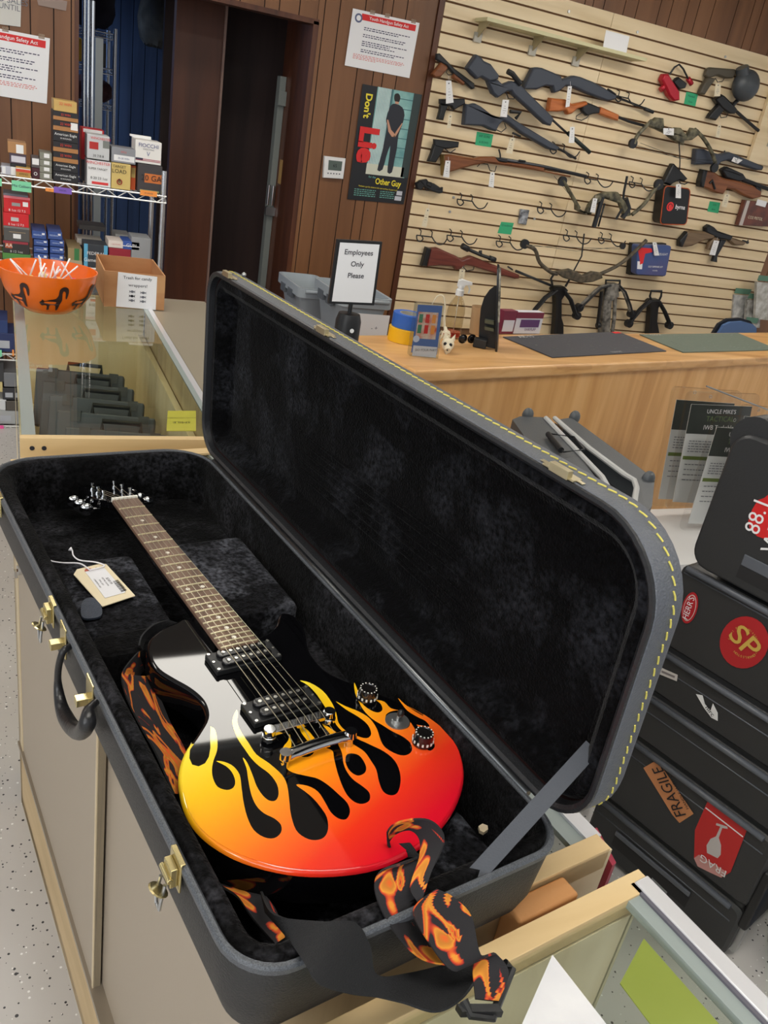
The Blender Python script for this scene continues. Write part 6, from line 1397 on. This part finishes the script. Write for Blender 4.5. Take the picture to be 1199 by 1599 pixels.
for k in range(2):
    for j in range(3): q2(.16+.24*j, .30+.24*j, .64-.2*k, .8-.2*k, mat(['fl_green', 'fl_red', 'fl_orange'][j], [(70, 130, 96), (206, 50, 44), (234, 150, 70)][j], .5), 'flag_print', 3)
q2(.1, .95, .0, .2, mat('leaflet_white', (212, 214, 220), .5), 'leaflet_card', 2)
c = on(PL, .16, .33)+N2*.003; MB().cyl(c, c+N2*.0005, .012, n=20).build('seal', mat('seal_w', (200, 210, 230), .5), t)
text('DO YOUR PART', on(PL, .55, .13)+N2*.003, P[1]-P[0], P[0]-P[3], .008, TXTG, t)
# spray bottle
c = onz(704, 526, WZ+.001); t = thing('spray_bottle', 'clear spray bottle with white trigger head and red liquid on the wooden counter', 'bottle', c)
b = MB(); b.lathe([(.034, 0), (.036, .008), (.036, .10), (.033, .125), (.020, .15), (.0135, .16), (.0135, .175), (.012, .175), (.0125, .158), (.031, .122), (.034, .10), (.034, .010), (0, .006)], c, n=32); b.build('bottle', glass('bottle_plastic', (246, 243, 236), .8), t)
MB().lathe([(0, .007), (.0335, .007), (.0335, .024), (0, .024)], c, n=28).build('liquid', mat('red_liquid', (196, 56, 50), .2, trans=.3), t)
hd_ = MB(); hd_.lathe([(.0165, .165), (.0165, .186), (.012, .19), (.011, .205)], c, n=20); hd_.build('collar', mat('pump_white', (226, 228, 228), .4), t)
b = MB(); d = CR.copy(); d.z = 0; d.normalize(); e = d.cross(ZZ)
b.prism([c+d*u+ZZ*v-e*.009 for u, v in ((-.016, .20), (-.014, .222), (.0, .228), (.04, .222), (.042, .212), (.016, .207), (.012, .196), (-.01, .194))], e*.018, bev=.002); b.build('trigger_head', mat('pump_white', (226, 228, 228), .4), t)
b = MB(); b.tube([c+d*.026+ZZ*.212, c+d*.036+ZZ*.195, c+d*.034+ZZ*.178], .0035, 7); b.build('trigger', mat('pump_white', (226, 228, 228), .4), t)
MB().tube([c+ZZ*.16, c+V3((.008, .004, .01))], .0016, 5).build('dip_tube', mat('pump_white', (226, 228, 228), .4), t)
# cat skeleton figure
c = onz(697, 549, WZ+.001); BONE = mat('bone', (222, 212, 186), .6); d = CR.copy(); d.z = 0; d.normalize(); fw = -d.cross(ZZ)*-1
t = thing('cat_skeleton', 'small bone coloured cat skeleton with a raised tail on the wooden counter', 'figurine', c)
def S(x, y, z): return c + d*x + d.cross(ZZ)*(-y) + ZZ*z
tw = (EYE-c); tw.z = 0; tw.normalize(); sdx = tw.cross(ZZ).normalized()*-1
if sdx.dot(d) < 0: sdx = -sdx
def S(x, y, z): return c + sdx*x + tw*y + ZZ*z
b = MB(); b.ball(S(0, .01, .03), .024, (1, 1.0, .95), 10); b.tube([S(0, .02, .024), S(.004, .045, .014)], [.02, .011], 12); 
for s_ in (-1, 1): b.cyl(S(s_*.014, .0, .045), S(s_*.020, -.002, .068), .009, .001, 8)
sk = b.build('skull', BONE, t)
for s_ in (-1, 1): b = MB(); b.ball(S(s_*.010, .031, .034), .0065, n=7); b.build('eye_socket', INK, sk)
b = MB(); b.ball(S(.002, .053, .018), .003, n=6); b.build('nose_hole', INK, sk)
b = MB(); b.tube([S(-.006, .02, .004), S(0, .045, .002), S(.008, .02, .004)], .003, 6); b.build('jaw', BONE, sk)
b = MB(); b.tube([S(-.004, -.015, .035), S(-.015, -.05, .06), S(-.022, -.09, .066)], .007, 8)
for k in range(6): a = -.03-.009*k; b.tube([S(-.014-.0-.004*math.cos(x)*4, a, .055+.012*math.sin(x)*1.2-.006) for x in [2*PI*j/8 for j in range(8)]], .0018, 5, closed=True)
b.build('rib_cage', BONE, t)
for x, y in ((-.03, -.03), (.004, -.03), (-.04, -.085), (-.006, -.085)): b = MB(); b.tube([S(x*.6-.008, y, .055), S(x-.004, y+.008, .03), S(x, y, .0)], .0035, 6); b.build('leg', BONE, t)
tl2 = crom([S(-.024, -.09, .066), S(-.034, -.10, .11), S(-.040, -.10, .15), S(-.052, -.10, .178), S(-.072, -.10, .176), S(-.085, -.10, .15), S(-.088, -.10, .135)], 5)
MB().tube(tl2, [.0045-.003*i/len(tl2) for i in range(len(tl2))], 7).build('tail', BONE, t)
# black stand seen edge-on
pb = onz(773, 549, WZ+.001); hx = V3((pb.x-EYE.x, pb.y-EYE.y, 0)).normalized(); sx_ = hx.cross(ZZ)  # sx_ right
t = thing('knife_stand', 'tall black display stand seen edge-on between the cat skeleton and the dark mat', 'stand', pb)
UPV = onpl(776, 414, pb, hx)-pb; hgt = UPV.length; UPV.normalize()
b = MB(); b.prism([pb+hx*a+UPV*z for a, z in c2([(0, 0), (-.004, hgt*.5), (0, hgt*.85), (.012, hgt*.98), (.03, hgt), (.10, hgt*.9), (.12, hgt*.5), (.10, 0)], 3)], sx_*.008, bev=.002); b.build('panel', mat('stand_black', (20, 20, 22), .35), t)
b = MB(); b.prism([pb+hx*.05-sx_*x+UPV*z for x, z in [(0, 0), (.070, .0), (.068, .05), (.066, hgt*.3), (.062, hgt*.45), (.050, hgt*.58), (.030, hgt*.68), (.010, hgt*.74), (0, hgt*.75)]], hx*.006, bev=.001); b.build('back_leg', mat('stand_black', (20, 20, 22), .35), t)
b = MB()
for z in (hgt*.22, hgt*.3): b.box((-.006, -.03, z), (.03, -.0, z+.012), lambda p: pb-sx_*(.014+p.x)+hx*(.05+p.y)+UPV*p.z)
b.build('clip', mat('olive_clip', (84, 86, 66), .5), t)
b = MB(); b.tube([pb+sx_*.010+hx*.01+UPV*(hgt*.97), pb+sx_*.011+UPV*(hgt*.6), pb+sx_*.010+UPV*(hgt*.35)], .005, 6); b.build('camo_edge', mat('camo_edge', (70, 66, 54), .5, mottle=(40, (190, 186, 170), (1, 1, 1))), t)
q = pb-sx_*.06+hx*.02; b = MB(); b.box((-.03, -.02, 0), (.022, .02, .035), lambda p: q+sx_*p.x+hx*p.y+ZZ*p.z); tag(b.build('power_adapter', BLK, bevel=.004), 'small black block at the foot of the tall black stand', 'adapter')
q = onz(728, 537, WZ+.002); b = MB()
for s_ in (-1, 1): b.tube([q+QX*(s_*.024+.02*math.cos(a))+QY*.0+ZZ*(.02+.016*math.sin(a)) for a in [2*PI*j/12 for j in range(12)]], .0028, 6, closed=True); b.ball(q+QX*s_*.024+ZZ*.02, .017, (1, .25, .85), 6)
tag(b.build('sunglasses', mat('dark_lens', (26, 22, 22), .15)), 'dark sunglasses lying between the cat skeleton and the black stand', 'sunglasses')
q = onz(745, 521, WZ+.001); b = MB(); b.lathe([(.034, 0), (.045, .11), (.043, .11), (.032, .004), (0, .004)], q, n=24); tag(b.build('paper_cup', mat('kraft_cup', (184, 150, 110), .8)), 'tan paper cup behind the black stand', 'cup')
# boxed goods behind the stand
def standbox(x0, x1, yb, yt, dy, col, name, label, marks=(), dep=.04):
    A, B = onz(x0, yb, WZ+.001), onz(x1, yb, WZ+.001); nn = (B-A).cross(ZZ).normalized(); 
    if nn.y > 0: nn = -nn
    T1 = onpl((x0+x1)/2, yt, A, nn); h = T1.z-WZ
    P = [A+ZZ*h, B+ZZ*h, B, A]; t = thing(name, label, 'box', (A+B)/2)
    MB().prism(P, -nn*dep, bev=.001).build('box', col, t)
    for u0, u1, v0, v1, m in marks:
        b = MB(); b.prism([on(P, u, v)+nn*.0004 for u, v in ((u0, v0), (u1, v0), (u1, v1), (u0, v1))], nn*.0006); b.build('print', m, t)
    return t, P, nn
PW = mat('pack_white', (214, 214, 222), .5); PP = mat('pack_plum', (120, 40, 62), .5)
t, P, nn = standbox(800, 842, 521, 488, 0, PW, 'accessory_pack', 'white and plum accessory pack between the black stand and the leftmost crossbow', [(0, 1, .72, 1, PP), (.2, .9, .3, .66, mat('pack_violet', (96, 60, 110), .5))])
text('EARMUFF', on(P, .6, .2)+nn*.002, P[1]-P[0], ZZ, .012, mat('pack_violet', (96, 60, 110), .5), t)
standbox(780, 801, 521, 486, 0, PP, 'accessory_pack', 'narrow plum and white pack right behind the black stand', [(.1, .9, .1, .6, PW)])
t2 = onz(822, 520, WZ+.001)
# blue chair behind the counter end
q = ony(1163, 520, 3.9); cb = V3((q.x, 3.95, 0)); t = thing('chair', 'blue rounded chair back behind the right end of the wooden counter', 'chair', cb)
zt_ = ony(1163, 501, 3.9).z; BLU = mat('blue_fabric', (84, 112, 158), .8); BLD = mat('chair_shell', (30, 36, 46), .4)
for nm, g_, m, yy in (('back_shell', 0.0, BLD, .03), ('back_cushion', .015, BLU, 0)):
    b = MB(); pts = c2([(-.17+g_, -.02), (-.18+g_, -.10), (-.15+g_, -.03), (0, 0-g_), (.15-g_, -.03), (.18-g_, -.10), (.17-g_, -.3), (-.17+g_, -.3)], 3)
    b.prism([cb+V3((u, yy, zt_+v)) for u, v in [(-.17+g_, -.3), (-.185+g_, -.12), (-.16+g_, -.05), (-.10, -.012-g_), (0, -g_), (.10, -.012-g_), (.16-g_, -.05), (.185-g_, -.12), (.17-g_, -.3)]], V3((0, .03, 0)), bev=.012); b.build(nm, m, t)
MB().box((-.19, -.32, .45), (.19, .06, .51), lambda p: cb+V3((p.x, p.y, p.z))).build('seat', BLU, t, bevel=.02)
MB().box((-.03, .05, .45), (.03, .08, zt_-.25), lambda p: cb+V3((p.x, p.y, p.z))).build('back_support', BLD, t)
MB().cyl(cb+V3((0, -.12, .05)), cb+V3((0, -.12, .45)), .025).build('gas_lift', BLD, t)
for k in range(5):
    a = k*2*PI/5; MB().tube([cb+V3((0, -.12, .08)), cb+V3((.26*math.cos(a), -.12+.26*math.sin(a), .03))], [.02, .015]).build('leg', BLD, t)
# ================================================================ sign and bins beyond the lid
sb = onz(545, 520, 1.02); Y_ = 2.12
a, c_, e_, f_ = (ony(x, y, Y_) for x, y in ((527, 374), (597, 378), (584, 477), (513, 474)))
cx = (a+c_+e_+f_)/4; P = [V3((p.x, Y_, p.z)) for p in (a, c_, e_, f_)]
t = thing('stanchion_sign', 'black framed sign on a post reading Employees Only Please', 'sign', (cx.x, Y_, 0))
MB().prism(P, V3((0, .012, 0))).build('frame', BLK, t); o = V3((0, -.001, 0))
b = MB(); b.prism([on(P, u, v)+o for u, v in ((.06, .04), (.94, .04), (.94, .96), (.06, .96))], o*.5); b.build('sheet', WHITE, t)
R = P[1]-P[0]; U = P[0]-P[3]; h = U.length
for s_, v in (('Employees', .82), ('Only', .64), ('Please', .46)): text(s_, on(P, .5, v)+o*1.8, R, U, h*.082, mat('sign_ink', (60, 58, 66), .7), t, bold=.012)
bt = (P[2]+P[3])/2; MB().cyl(bt+V3((0, .006, 0)), bt+V3((0, .006, -.09)), .006).build('sign_rod', BLK, t)
hdz = ony(545, 490, Y_).z; b = MB(); b.lathe([(.034, -.14), (.036, -.12), (.036, -.02), (.030, 0), (0, .002)], (bt.x, Y_+.006, hdz), n=24); b.build('belt_head', BLK, t)
MB().cyl((bt.x, Y_-.031, hdz-.04), (bt.x, Y_-.027, hdz-.04), .006).build('button', WHITE, t)
MB().cyl((bt.x, Y_+.006, .03), (bt.x, Y_+.006, hdz-.1), .028, n=24).build('post', BLK, t); MB().lathe([(.15, 0), (.15, .015), (.05, .035), (0, .035)], (bt.x, Y_+.006, 0), n=32).build('base', BLK, t)
GB_ = mat('grey_tote', (148, 156, 162), .5)
def tote(label, Y, pts, grp, dep=.38, zb=None):
    P = [ony(x, y, Y) for x, y in pts]; x0, x1, z1 = P[0].x, P[1].x, P[0].z; z0 = z1-.30 if zb is None else zb
    t = thing('storage_bin', label, 'bin', ((x0+x1)/2, Y, z0), 'grey bins behind the sign')
    b = MB(); loft(b, [[V3((x, y, z)) for x, y in rrect(x0+i, x1-i, Y+i, Y+dep-i, .04, 4)] for z, i in ((z0, .05), (z1-.05, .01), (z1-.045, -.008), (z1, -.008), (z1, .004), (z0+.01, .056))], True, True); b.build('tub', GB_, t)
    b = MB(); b.tube([(x0+.02, Y-.012, z1-.012), (x1-.02, Y-.012, z1-.012)], .009); b.build('lip', GB_, t)
    for k in range(2): MB().box((x0-.012, Y+.1+.12*k, z1-.07), (x0+.002, Y+.17+.12*k, z1-.03)).build('handle_hole', mat('tote_shadow', (84, 90, 96), .6), t)
    return t, x0, x1, z0, z1
t, x0, x1, z0, z1 = tote('grey plastic bin with a taped white sheet, standing right behind the sign post', 3.35, ((535, 462), (612, 474)), '')
MB().box((x0+.06, 3.37, z0+.02), (x0+.24, 3.372, z1-.07)).build('taped_sheet', WHITE, t)
for o_ in t.children:
    if o_.name.startswith('taped'): o_.location.y = -.018
text('- +', V3((x0+.17, 3.345, z1-.13)), XR, ZZ, .02, TXTG, t)
zb0 = z0
tag(MB().box((x0-.25, 3.25, 0), (x1+.25, 4.22, z0-.002)).build('low_table', DBROWN), 'low brown table carrying the grey bins, mostly hidden by the guitar case lid', 'table')
t, x0, x1, z0, z1 = tote('grey plastic bin with handle slots, left of the sign post', 3.78, ((470, 450), (530, 456)), '', zb=zb0)
# ================================================================ tall ribbed trunk at the right
PA = onz(1126, 1499, 0); ang = math.radians(-73.5+180); LD_ = V3((math.cos(ang), math.sin(ang), 0)); LN_ = V3((-math.sin(ang), math.cos(ang), 0))
if LN_.dot(V3((EYE.x, EYE.y, 0))-PA) < 0: LN_ = -LN_
TW = .425
def Tk(p): return PA + LD_*p[0] + LN_*p[1] + ZZ*p[2]     # x along the face away from us, y out of the face
TB = mat('trunk_black', (50, 51, 53), .42, bump=(260, .25)); TBE = mat('trunk_edge_highlight', (92, 96, 104), .38, bump=(260, .2))  # second tone is lighter: highlights on ridges and edges put into the colour
t = thing('travel_trunk', 'tall ribbed black hard trunk covered in stickers at the right edge', 'trunk', Tk((.2, -.3, 0)))
zr = [0.0, .165, .385, .525, .655, .88]
b = MB(); dep = .55
b.box((0, -dep, .02), (TW, -.004, .88), Tk); b.build('shell', TB, t, bevel=.02, seg=3)
for i in range(5):
    z0, z1 = zr[i]+.012, zr[i+1]
    b = MB(); rings = []
    for off, ins_ in ((-.03, 0), (-.002, 0), (.006, .008)): rings.append([Tk((x, off, z)) for x, z in rrect(.0+ins_, TW-ins_, z0+ins_, z1-ins_, .02, 4)])
    loft(b, rings, False, True); b.build('ribbed_panel', TB, t)
    b = MB(); b.tube([Tk((.03, .010, z1-.006)), Tk((TW-.015, .010, z1-.006))], .0075, 8); b.build('ridge', TBE, t)
    b = MB(); b.tube([Tk((.02, .006, z1-.045 if i < 4 else z1-.02)), Tk((TW-.01, .006, z1-.045 if i < 4 else z1-.02))], .0018, 6); b.build('fine_rib', TBE, t)
b = MB(); b.prism([Tk((x, -.02, z)) for x, z in rrect(-.02, TW-.012, .892, 1.215, .045, 6)], LN_*.035, bev=.008); b.build('top_panel', TB, t)
MB().box((-.15, -dep, .87), (TW-.05, -.03, 1.19), Tk).build('upper_shell', TB, t, bevel=.04, seg=4)
MB().box((.05, .012, .945), (.30, .017, .972), Tk).build('grip_recess_edge', TBE, t, bevel=.004); MB().box((.05, .0135, .915), (.30, .0155, .944), Tk).build('grip_recess', mat('recess_black', (34, 34, 36), .6), t)
MB().box((.05, .012, 1.12), (.15, .024, 1.20), Tk).build('catch_frame', TBE, t, bevel=.008)
MB().box((.12, .006, .098), (.345, .013, .112), Tk).build('grip_bar', TBE, t, bevel=.003); MB().box((.12, .003, .060), (.345, .0075, .097), Tk).build('grip_recess', mat('recess_black', (34, 34, 36), .6), t)
MB().cyl(Tk((TW-.05, -.06, 1.20)), Tk((TW-.05, -.0, 1.20)), .052, n=30).build('corner_bumper', TB, t)
MB().box((-.012, -.05, .02), (-.0, -.025, .9), Tk).build('aluminium_valance', STEEL, t); MB().box((-.018, -.035, .12), (.004, .004, .30), Tk).build('latch', BLK, t, bevel=.006)
def onface(x, y, o_=.0075): return onpl(x, y, Tk((0, o_, 0)), LN_)
def fl(x, y): q = onface(x, y)-PA; return (q.dot(LD_), q.z)
NF = LN_
def stick(pts, m, nm, k=1, o_=.0078, par=None):
    P = [onpl(x, y, Tk((0, o_, 0)), LN_) for x, y in pts]; b = MB(); b.prism([p+NF*.0003*k for p in P], NF*.0004); return b.build(nm, m, par or t), P
E5 = lambda p: zm(760, 1100, 2.731, p); G2 = lambda p: zm(900, 880, 4.01, p); H3 = lambda p: zm(880, 1220, 3.759, p); I1 = lambda p: zm(1000, 590, 5.156, p)
s1, P = stick(G2([(655, 275), (690, 195), (740, 182), (770, 240), (750, 320), (710, 375), (670, 370)]), mat('st_red', (176, 34, 44), .4), 'oval_sticker')
def curveface(cx_, cy_, rx_, ry_, rot=0, n=28): return [(cx_+rx_*math.cos(a)*math.cos(rot)-ry_*math.sin(a)*math.sin(rot), cy_+rx_*math.cos(a)*math.sin(rot)+ry_*math.sin(a)*math.cos(rot)) for a in [2*PI*j/n for j in range(n)]]
D.objects.remove(s1)
s1, P = stick(curveface(1077, 949, 12, 25, .25), mat('st_red', (176, 34, 44), .4), 'oval_sticker'); stick(curveface(1077, 949, 9.5, 21, .25), mat('st_pale', (206, 190, 186), .4), 'oval_ring', 3, par=s1); stick(curveface(1077, 949, 8.5, 19.5, .25), mat('st_red', (176, 34, 44), .4), 'oval_field', 5, par=s1)
def ftext(s_, x, y, x2, y2, h, m, par, **k):
    A, B = onface(x, y), onface(x2, y2); R = (B-A); U = NF.cross(R).normalized(); return text(s_, (A+B)/2+NF*.003, R, U, h, m, par, **k)
ftext("HERR'S", 1070, 968, 1083, 930, .014, WHITE, s1)
s2, P = stick(curveface(1162, 1003, 38, 41, .3), mat('st_red2', (178, 38, 44), .45), 'round_seal_sticker')
GO_ = mat('st_gold', (206, 170, 80), .5)
ftext('SP', 1148, 985, 1178, 1018, .05, GO_, s2, bold=.01)
cen = onface(1162, 1003); Rr = (onface(1195, 1012)-cen).length
for word, a0, sp in (('Saint Philip', 2.9, -.17), ('Historic Church', 1.0, -.15), ('CHARLESTON', -1.0, -.16)):
    ex = (onface(1190, 1003)-cen).normalized(); ey = NF.cross(ex)
    for i, ch in enumerate(word):
        a = a0+sp*i; text(ch, cen+(ex*math.cos(a)+ey*math.sin(a))*.033+NF*.0015, ey*-math.cos(a)+ex*math.sin(a), ex*math.cos(a)+ey*math.sin(a), .0055, GO_, s2) if ch != ' ' else None
stick(G2([(517, 645), (635, 697), (629, 737), (514, 690)]), mat('st_label', (206, 200, 196), .5), 'barcode_label'); stick(G2([(535, 668), (618, 704), (615, 716), (534, 682)]), mat('st_print', (130, 122, 122), .6), 'barcode_print', 3)
s3, P = stick(G2([(748, 816), (790, 825), (805, 880), (840, 920), (855, 875), (885, 935), (885, 985), (845, 965), (800, 905)]), WHITE, 'torn_white_sticker')
ftext('nirc', 1102, 1100, 1117, 1120, .012, INK, s3)
s4, P = stick(E5([(668, 270), (727, 236), (882, 466), (822, 505), (790, 468)]), mat('st_orange', (206, 138, 92), .6), 'fragile_tape_sticker')
ftext('FRAGILE', 1067, 1276, 1026, 1195, .034, INK, s4, sx=.72); ftext('HANDLE WITH CARE', 1078, 1268, 1038, 1192, .008, INK, s4)
s5, P = stick(E5([(943, 410), (1108, 538), (1040, 715), (1000, 738), (940, 700), (884, 655), (888, 535)]), mat('st_bright_red', (196, 40, 40), .45), 'fragile_glass_sticker')
SG = mat('st_grey', (196, 190, 190), .5)
stick(E5([(980, 505), (1026, 520), (1028, 530), (1005, 526), (990, 568), (1000, 600), (998, 640), (985, 655), (940, 632), (938, 600), (955, 572), (978, 562), (997, 520), (978, 514)]), SG, 'glass_symbol', 3, par=s5)
stick(E5([(932, 441), (935, 438), (1094, 562), (1092, 566)]), WHITE, 'white_rule', 3, par=s5)
stick(E5([(884, 655), (905, 640), (940, 665), (985, 690), (1025, 715), (1000, 738), (950, 715), (900, 690)]), mat('torn_pink', (206, 150, 146), .7), 'torn_edge', 2, par=s5)
ftext('FRAG', 1133, 1363, 1096, 1338, .020, WHITE, s5)
stick(E5([(705, 738), (770, 800), (745, 850), (682, 800)]), mat('st_worn', (132, 136, 140), .5), 'worn_label')
s6, P = stick(I1([(1040, 930), (1000, 965), (945, 985), (900, 1060), (868, 1150), (880, 1215), (940, 1275), (1040, 1310), (1150, 1300), (1200, 1150), (1180, 1000)]), mat('st_wax_red', (214, 44, 46), .4), 'radio_sticker', o_=.0155)
A, B = onpl(*I1([(920, 1190)])[0], Tk((0, .0155, 0)), LN_), onpl(*I1([(975, 1030)])[0], Tk((0, .0155, 0)), LN_); U = NF.cross(B-A).normalized()
text('88.1', (A+B)/2+NF*.002, B-A, U, .034, WHITE, s6); text('WAXJ', (A+B)/2+NF*.002-U*.047, B-A, U, .036, WHITE, s6); text('FM', (A+B)/2+NF*.002-U*.094, B-A, U, .034, WHITE, s6)
# things behind the trunk
q = onz(1172, 1452, 0)-LD_*.06; t = thing('blue_crate', 'dark blue plastic crate on the floor at the right edge behind the trunk', 'crate', q)
def Bc(p): return q + LD_*p[0]+LN_*p[1]+ZZ*p[2]
MB().box((-.02, -.4, 0), (.02, 0, .16), Bc).box((-.3, -.4, 0), (-.26, 0, .16), Bc).box((-.3, -.02, 0), (.02, 0, .16), Bc).box((-.3, -.4, 0), (.02, 0, .02), Bc).build('tub', mat('navy_plastic', (44, 66, 112), .4), t, bevel=.008)
b = MB()
for k in range(3): b.box((-.24+.08*k, 0, .01), (-.21+.08*k, .008, .15), Bc)
b.build('ribs', mat('navy_plastic', (44, 66, 112), .4), t, bevel=.003)
# red edged pack sliver between lid and cabinet
P = [onz(*p, .9) for p in ((925, 1294), (932, 1292), (962, 1347), (956, 1352))]
o_ = MB().prism(P, ZZ*-.2).build('red_folder', mat('folder_red', (150, 34, 60), .5)); tag(o_, 'narrow red folder edge between the tan end board and the trunk', 'folder')
# blister packs of holsters behind the trunk
PKG = mat('pack_grey', (150, 152, 150), .4); PKB = mat('pack_black', (36, 44, 40), .4); PKO = mat('pack_olive', (96, 116, 44), .5)
PKG = mat('pack_grey2', (206, 208, 206), .4)
tb = thing('display_table', 'white topped table under the holster packs behind the trunk', 'table', (2.2, 2.0, 0))
zt2 = .62; A = onz(1045, 815, zt2)
pk = [((1052, 604), (1160, 612), (1125, 792), (1018, 790)), ((1075, 612), (1188, 616), (1150, 800), (1040, 794)), ((1118, 648), (1215, 655), (1180, 830), (1062, 828)), ((1160, 632), (1240, 640), (1215, 800), (1130, 800))]
for i, pts in enumerate(pk):
    Y = 2.36-.09*i
    P = [ony(x, y, Y) for x, y in pts]; P = [V3((p.x, Y, p.z)) for p in P]
    # stand them upright: bottom row shares one height
    t = thing('holster_pack', 'clear blister pack with a grey and black card, '+['farthest left of the group', 'second from the left, largest lettering', 'in front, half hidden by the trunk', 'rightmost behind the trunk'][i], 'package', (P[2]+P[3])/2, 'holster packs behind the trunk')
    MB().prism([on(P, u, v) for u, v in rrect(0, 1, 0, 1, .05, 4)], V3((0, .012, 0))).build('blister', glass('blister_plastic', (250, 250, 250), .9), t)
    o = V3((0, .004, 0)); b = MB(); b.prism([on(P, u, v)+o for u, v in ((.08, .06), (.92, .06), (.92, .90), (.08, .90))], V3((0, .002, 0))); b.build('card', PKG, t)
    o = V3((0, .0034, 0))
    for (u0, u1, v0, v1, m) in ((.08, .92, .66, .90, PKB), (.10, .70, .44, .47, PKO)):
        b = MB(); b.prism([on(P, u, v)+o for u, v in ((u0, v0), (u1, v0), (u1, v1), (u0, v1))], V3((0, .0004, 0))); b.build('card_print', m, t)
    R, U = P[1]-P[0], P[0]-P[3]; h = U.length
    text("UNCLE MIKE'S", on(P, .5, .85)+o*.5, R, U, h*.035, WHITE, t); text('TACTICAL', on(P, .5, .79)+o*.5, R, U, h*.045, mat('tac_green', (110, 134, 84), .5), t); text('IWB Tuckable', on(P, .5, .72)+o*.5, R, U, h*.04, WHITE, t)
    lines(P, [(.14, .86, .60-.022*k, .007) for k in range(5)]+[(.14, .5, .40-.045*k, .007) for k in range(4)], o*.8, TXTG, t, th=.0003)
    b = MB(); b.tube([on(P, .3, .97)+V3((0, -.002, 0))+R*.03*math.cos(a)*.6+U.normalized()*.006*math.sin(a) for a in [2*PI*j/10 for j in range(10)]], .001, 5, closed=True); b.build('hang_hole', STEEL, t)
zlow = min(o_.location.z for o_ in D.objects if o_.name.startswith('holster_pack'))
MB().box((1.86, 1.95, zlow-.035), (3.0, 2.40, zlow-.004)).build('table_top', mat('white_top', (222, 222, 222), .5), tb)
for x, y in ((1.9, 2.0), (2.95, 2.0), (1.9, 2.36), (2.95, 2.36)): MB().box((x-.02, y-.02, 0), (x+.02, y+.02, zlow-.035)).build('leg', STEEL, tb)
a_, b_ = ony(1103, 603, 2.2), ony(1199, 640, 2.2); tag(MB().tube([a_, b_, b_+(b_-a_)], .003).build('hanging_wire', STEEL), 'thin metal wire crossing in front of the tops of the holster packs', 'wire')
# flight case with aluminium trim behind the lid
fz = .95; yb = 1.75
A0_, A1_, A2_, A3_ = (onz(x, y, fz) for x, y in ((805, 652), (880, 652), (1025, 745), (985, 800)))
t = thing('flight_case', 'grey moulded flight case with aluminium trim and a black handle, open behind the lid', 'case', (A1_+A3_)/2-ZZ*.3)
GP = mat('grey_moulding', (72, 76, 80), .45, bump=(220, .3))
LP = [onz(x, y, fz) for x, y in ((800, 655), (812, 650), (858, 652), (935, 752), (920, 800), (860, 740))]
MB().prism(LP, ZZ*-.12, bev=.006).build('base_shell', GP, t)
RP = [onz(x, y, fz) for x, y in ((872, 655), (892, 652), (1005, 735), (1022, 750), (1018, 790), (1000, 812), (990, 800), (993, 752), (880, 668))]
MB().prism(RP, ZZ*-.22, bev=.008).build('lid_shell', GP, t)
MB().tube([onz(x, y, fz+.003) for x, y in ((866, 653), (920, 700), (975, 741), (990, 750), (994, 762), (988, 800))], .0075, 8).build('lid_trim', mat('aluminium', (206, 208, 208), .4, .25), t)
MB().tube([onz(x, y, fz+.003) for x, y in ((852, 653), (940, 745), (965, 790))], .0075, 8).build('base_trim', mat('aluminium', (206, 208, 208), .4, .25), t)
MB().prism([onz(x, y, fz-.05) for x, y in ((866, 660), (990, 752), (985, 800), (935, 770))], ZZ*-.02).build('foam', mat('foam_black', (16, 16, 18), .9), t)
b = MB(); b.tube([onz(x, y, fz+.012) for x, y in ((856, 677), (896, 682), (912, 702), (880, 706))], .0028, 6, closed=True); b.build('handle_bail', BLUED, t)
MB().tube([onz(856, 678, fz+.012), onz(876, 703, fz+.012)], .0085, 10).build('handle', BLK, t)
for x, y in ((824, 648), (897, 652), (1012, 748)): q = onz(x, y, fz+.0); MB().ball(q, .019, (1, .8, 1.2), 8).build('bumper', mat('bumper_grey', (84, 88, 92), .4), t)
tag(MB().box((1.05, 1.35, 0), (1.55, 2.05, .70)).build('stacked_crate', mat('dark_carton', (52, 50, 50), .7)), 'dark crate hidden behind the guitar case lid carrying the flight case', 'crate')
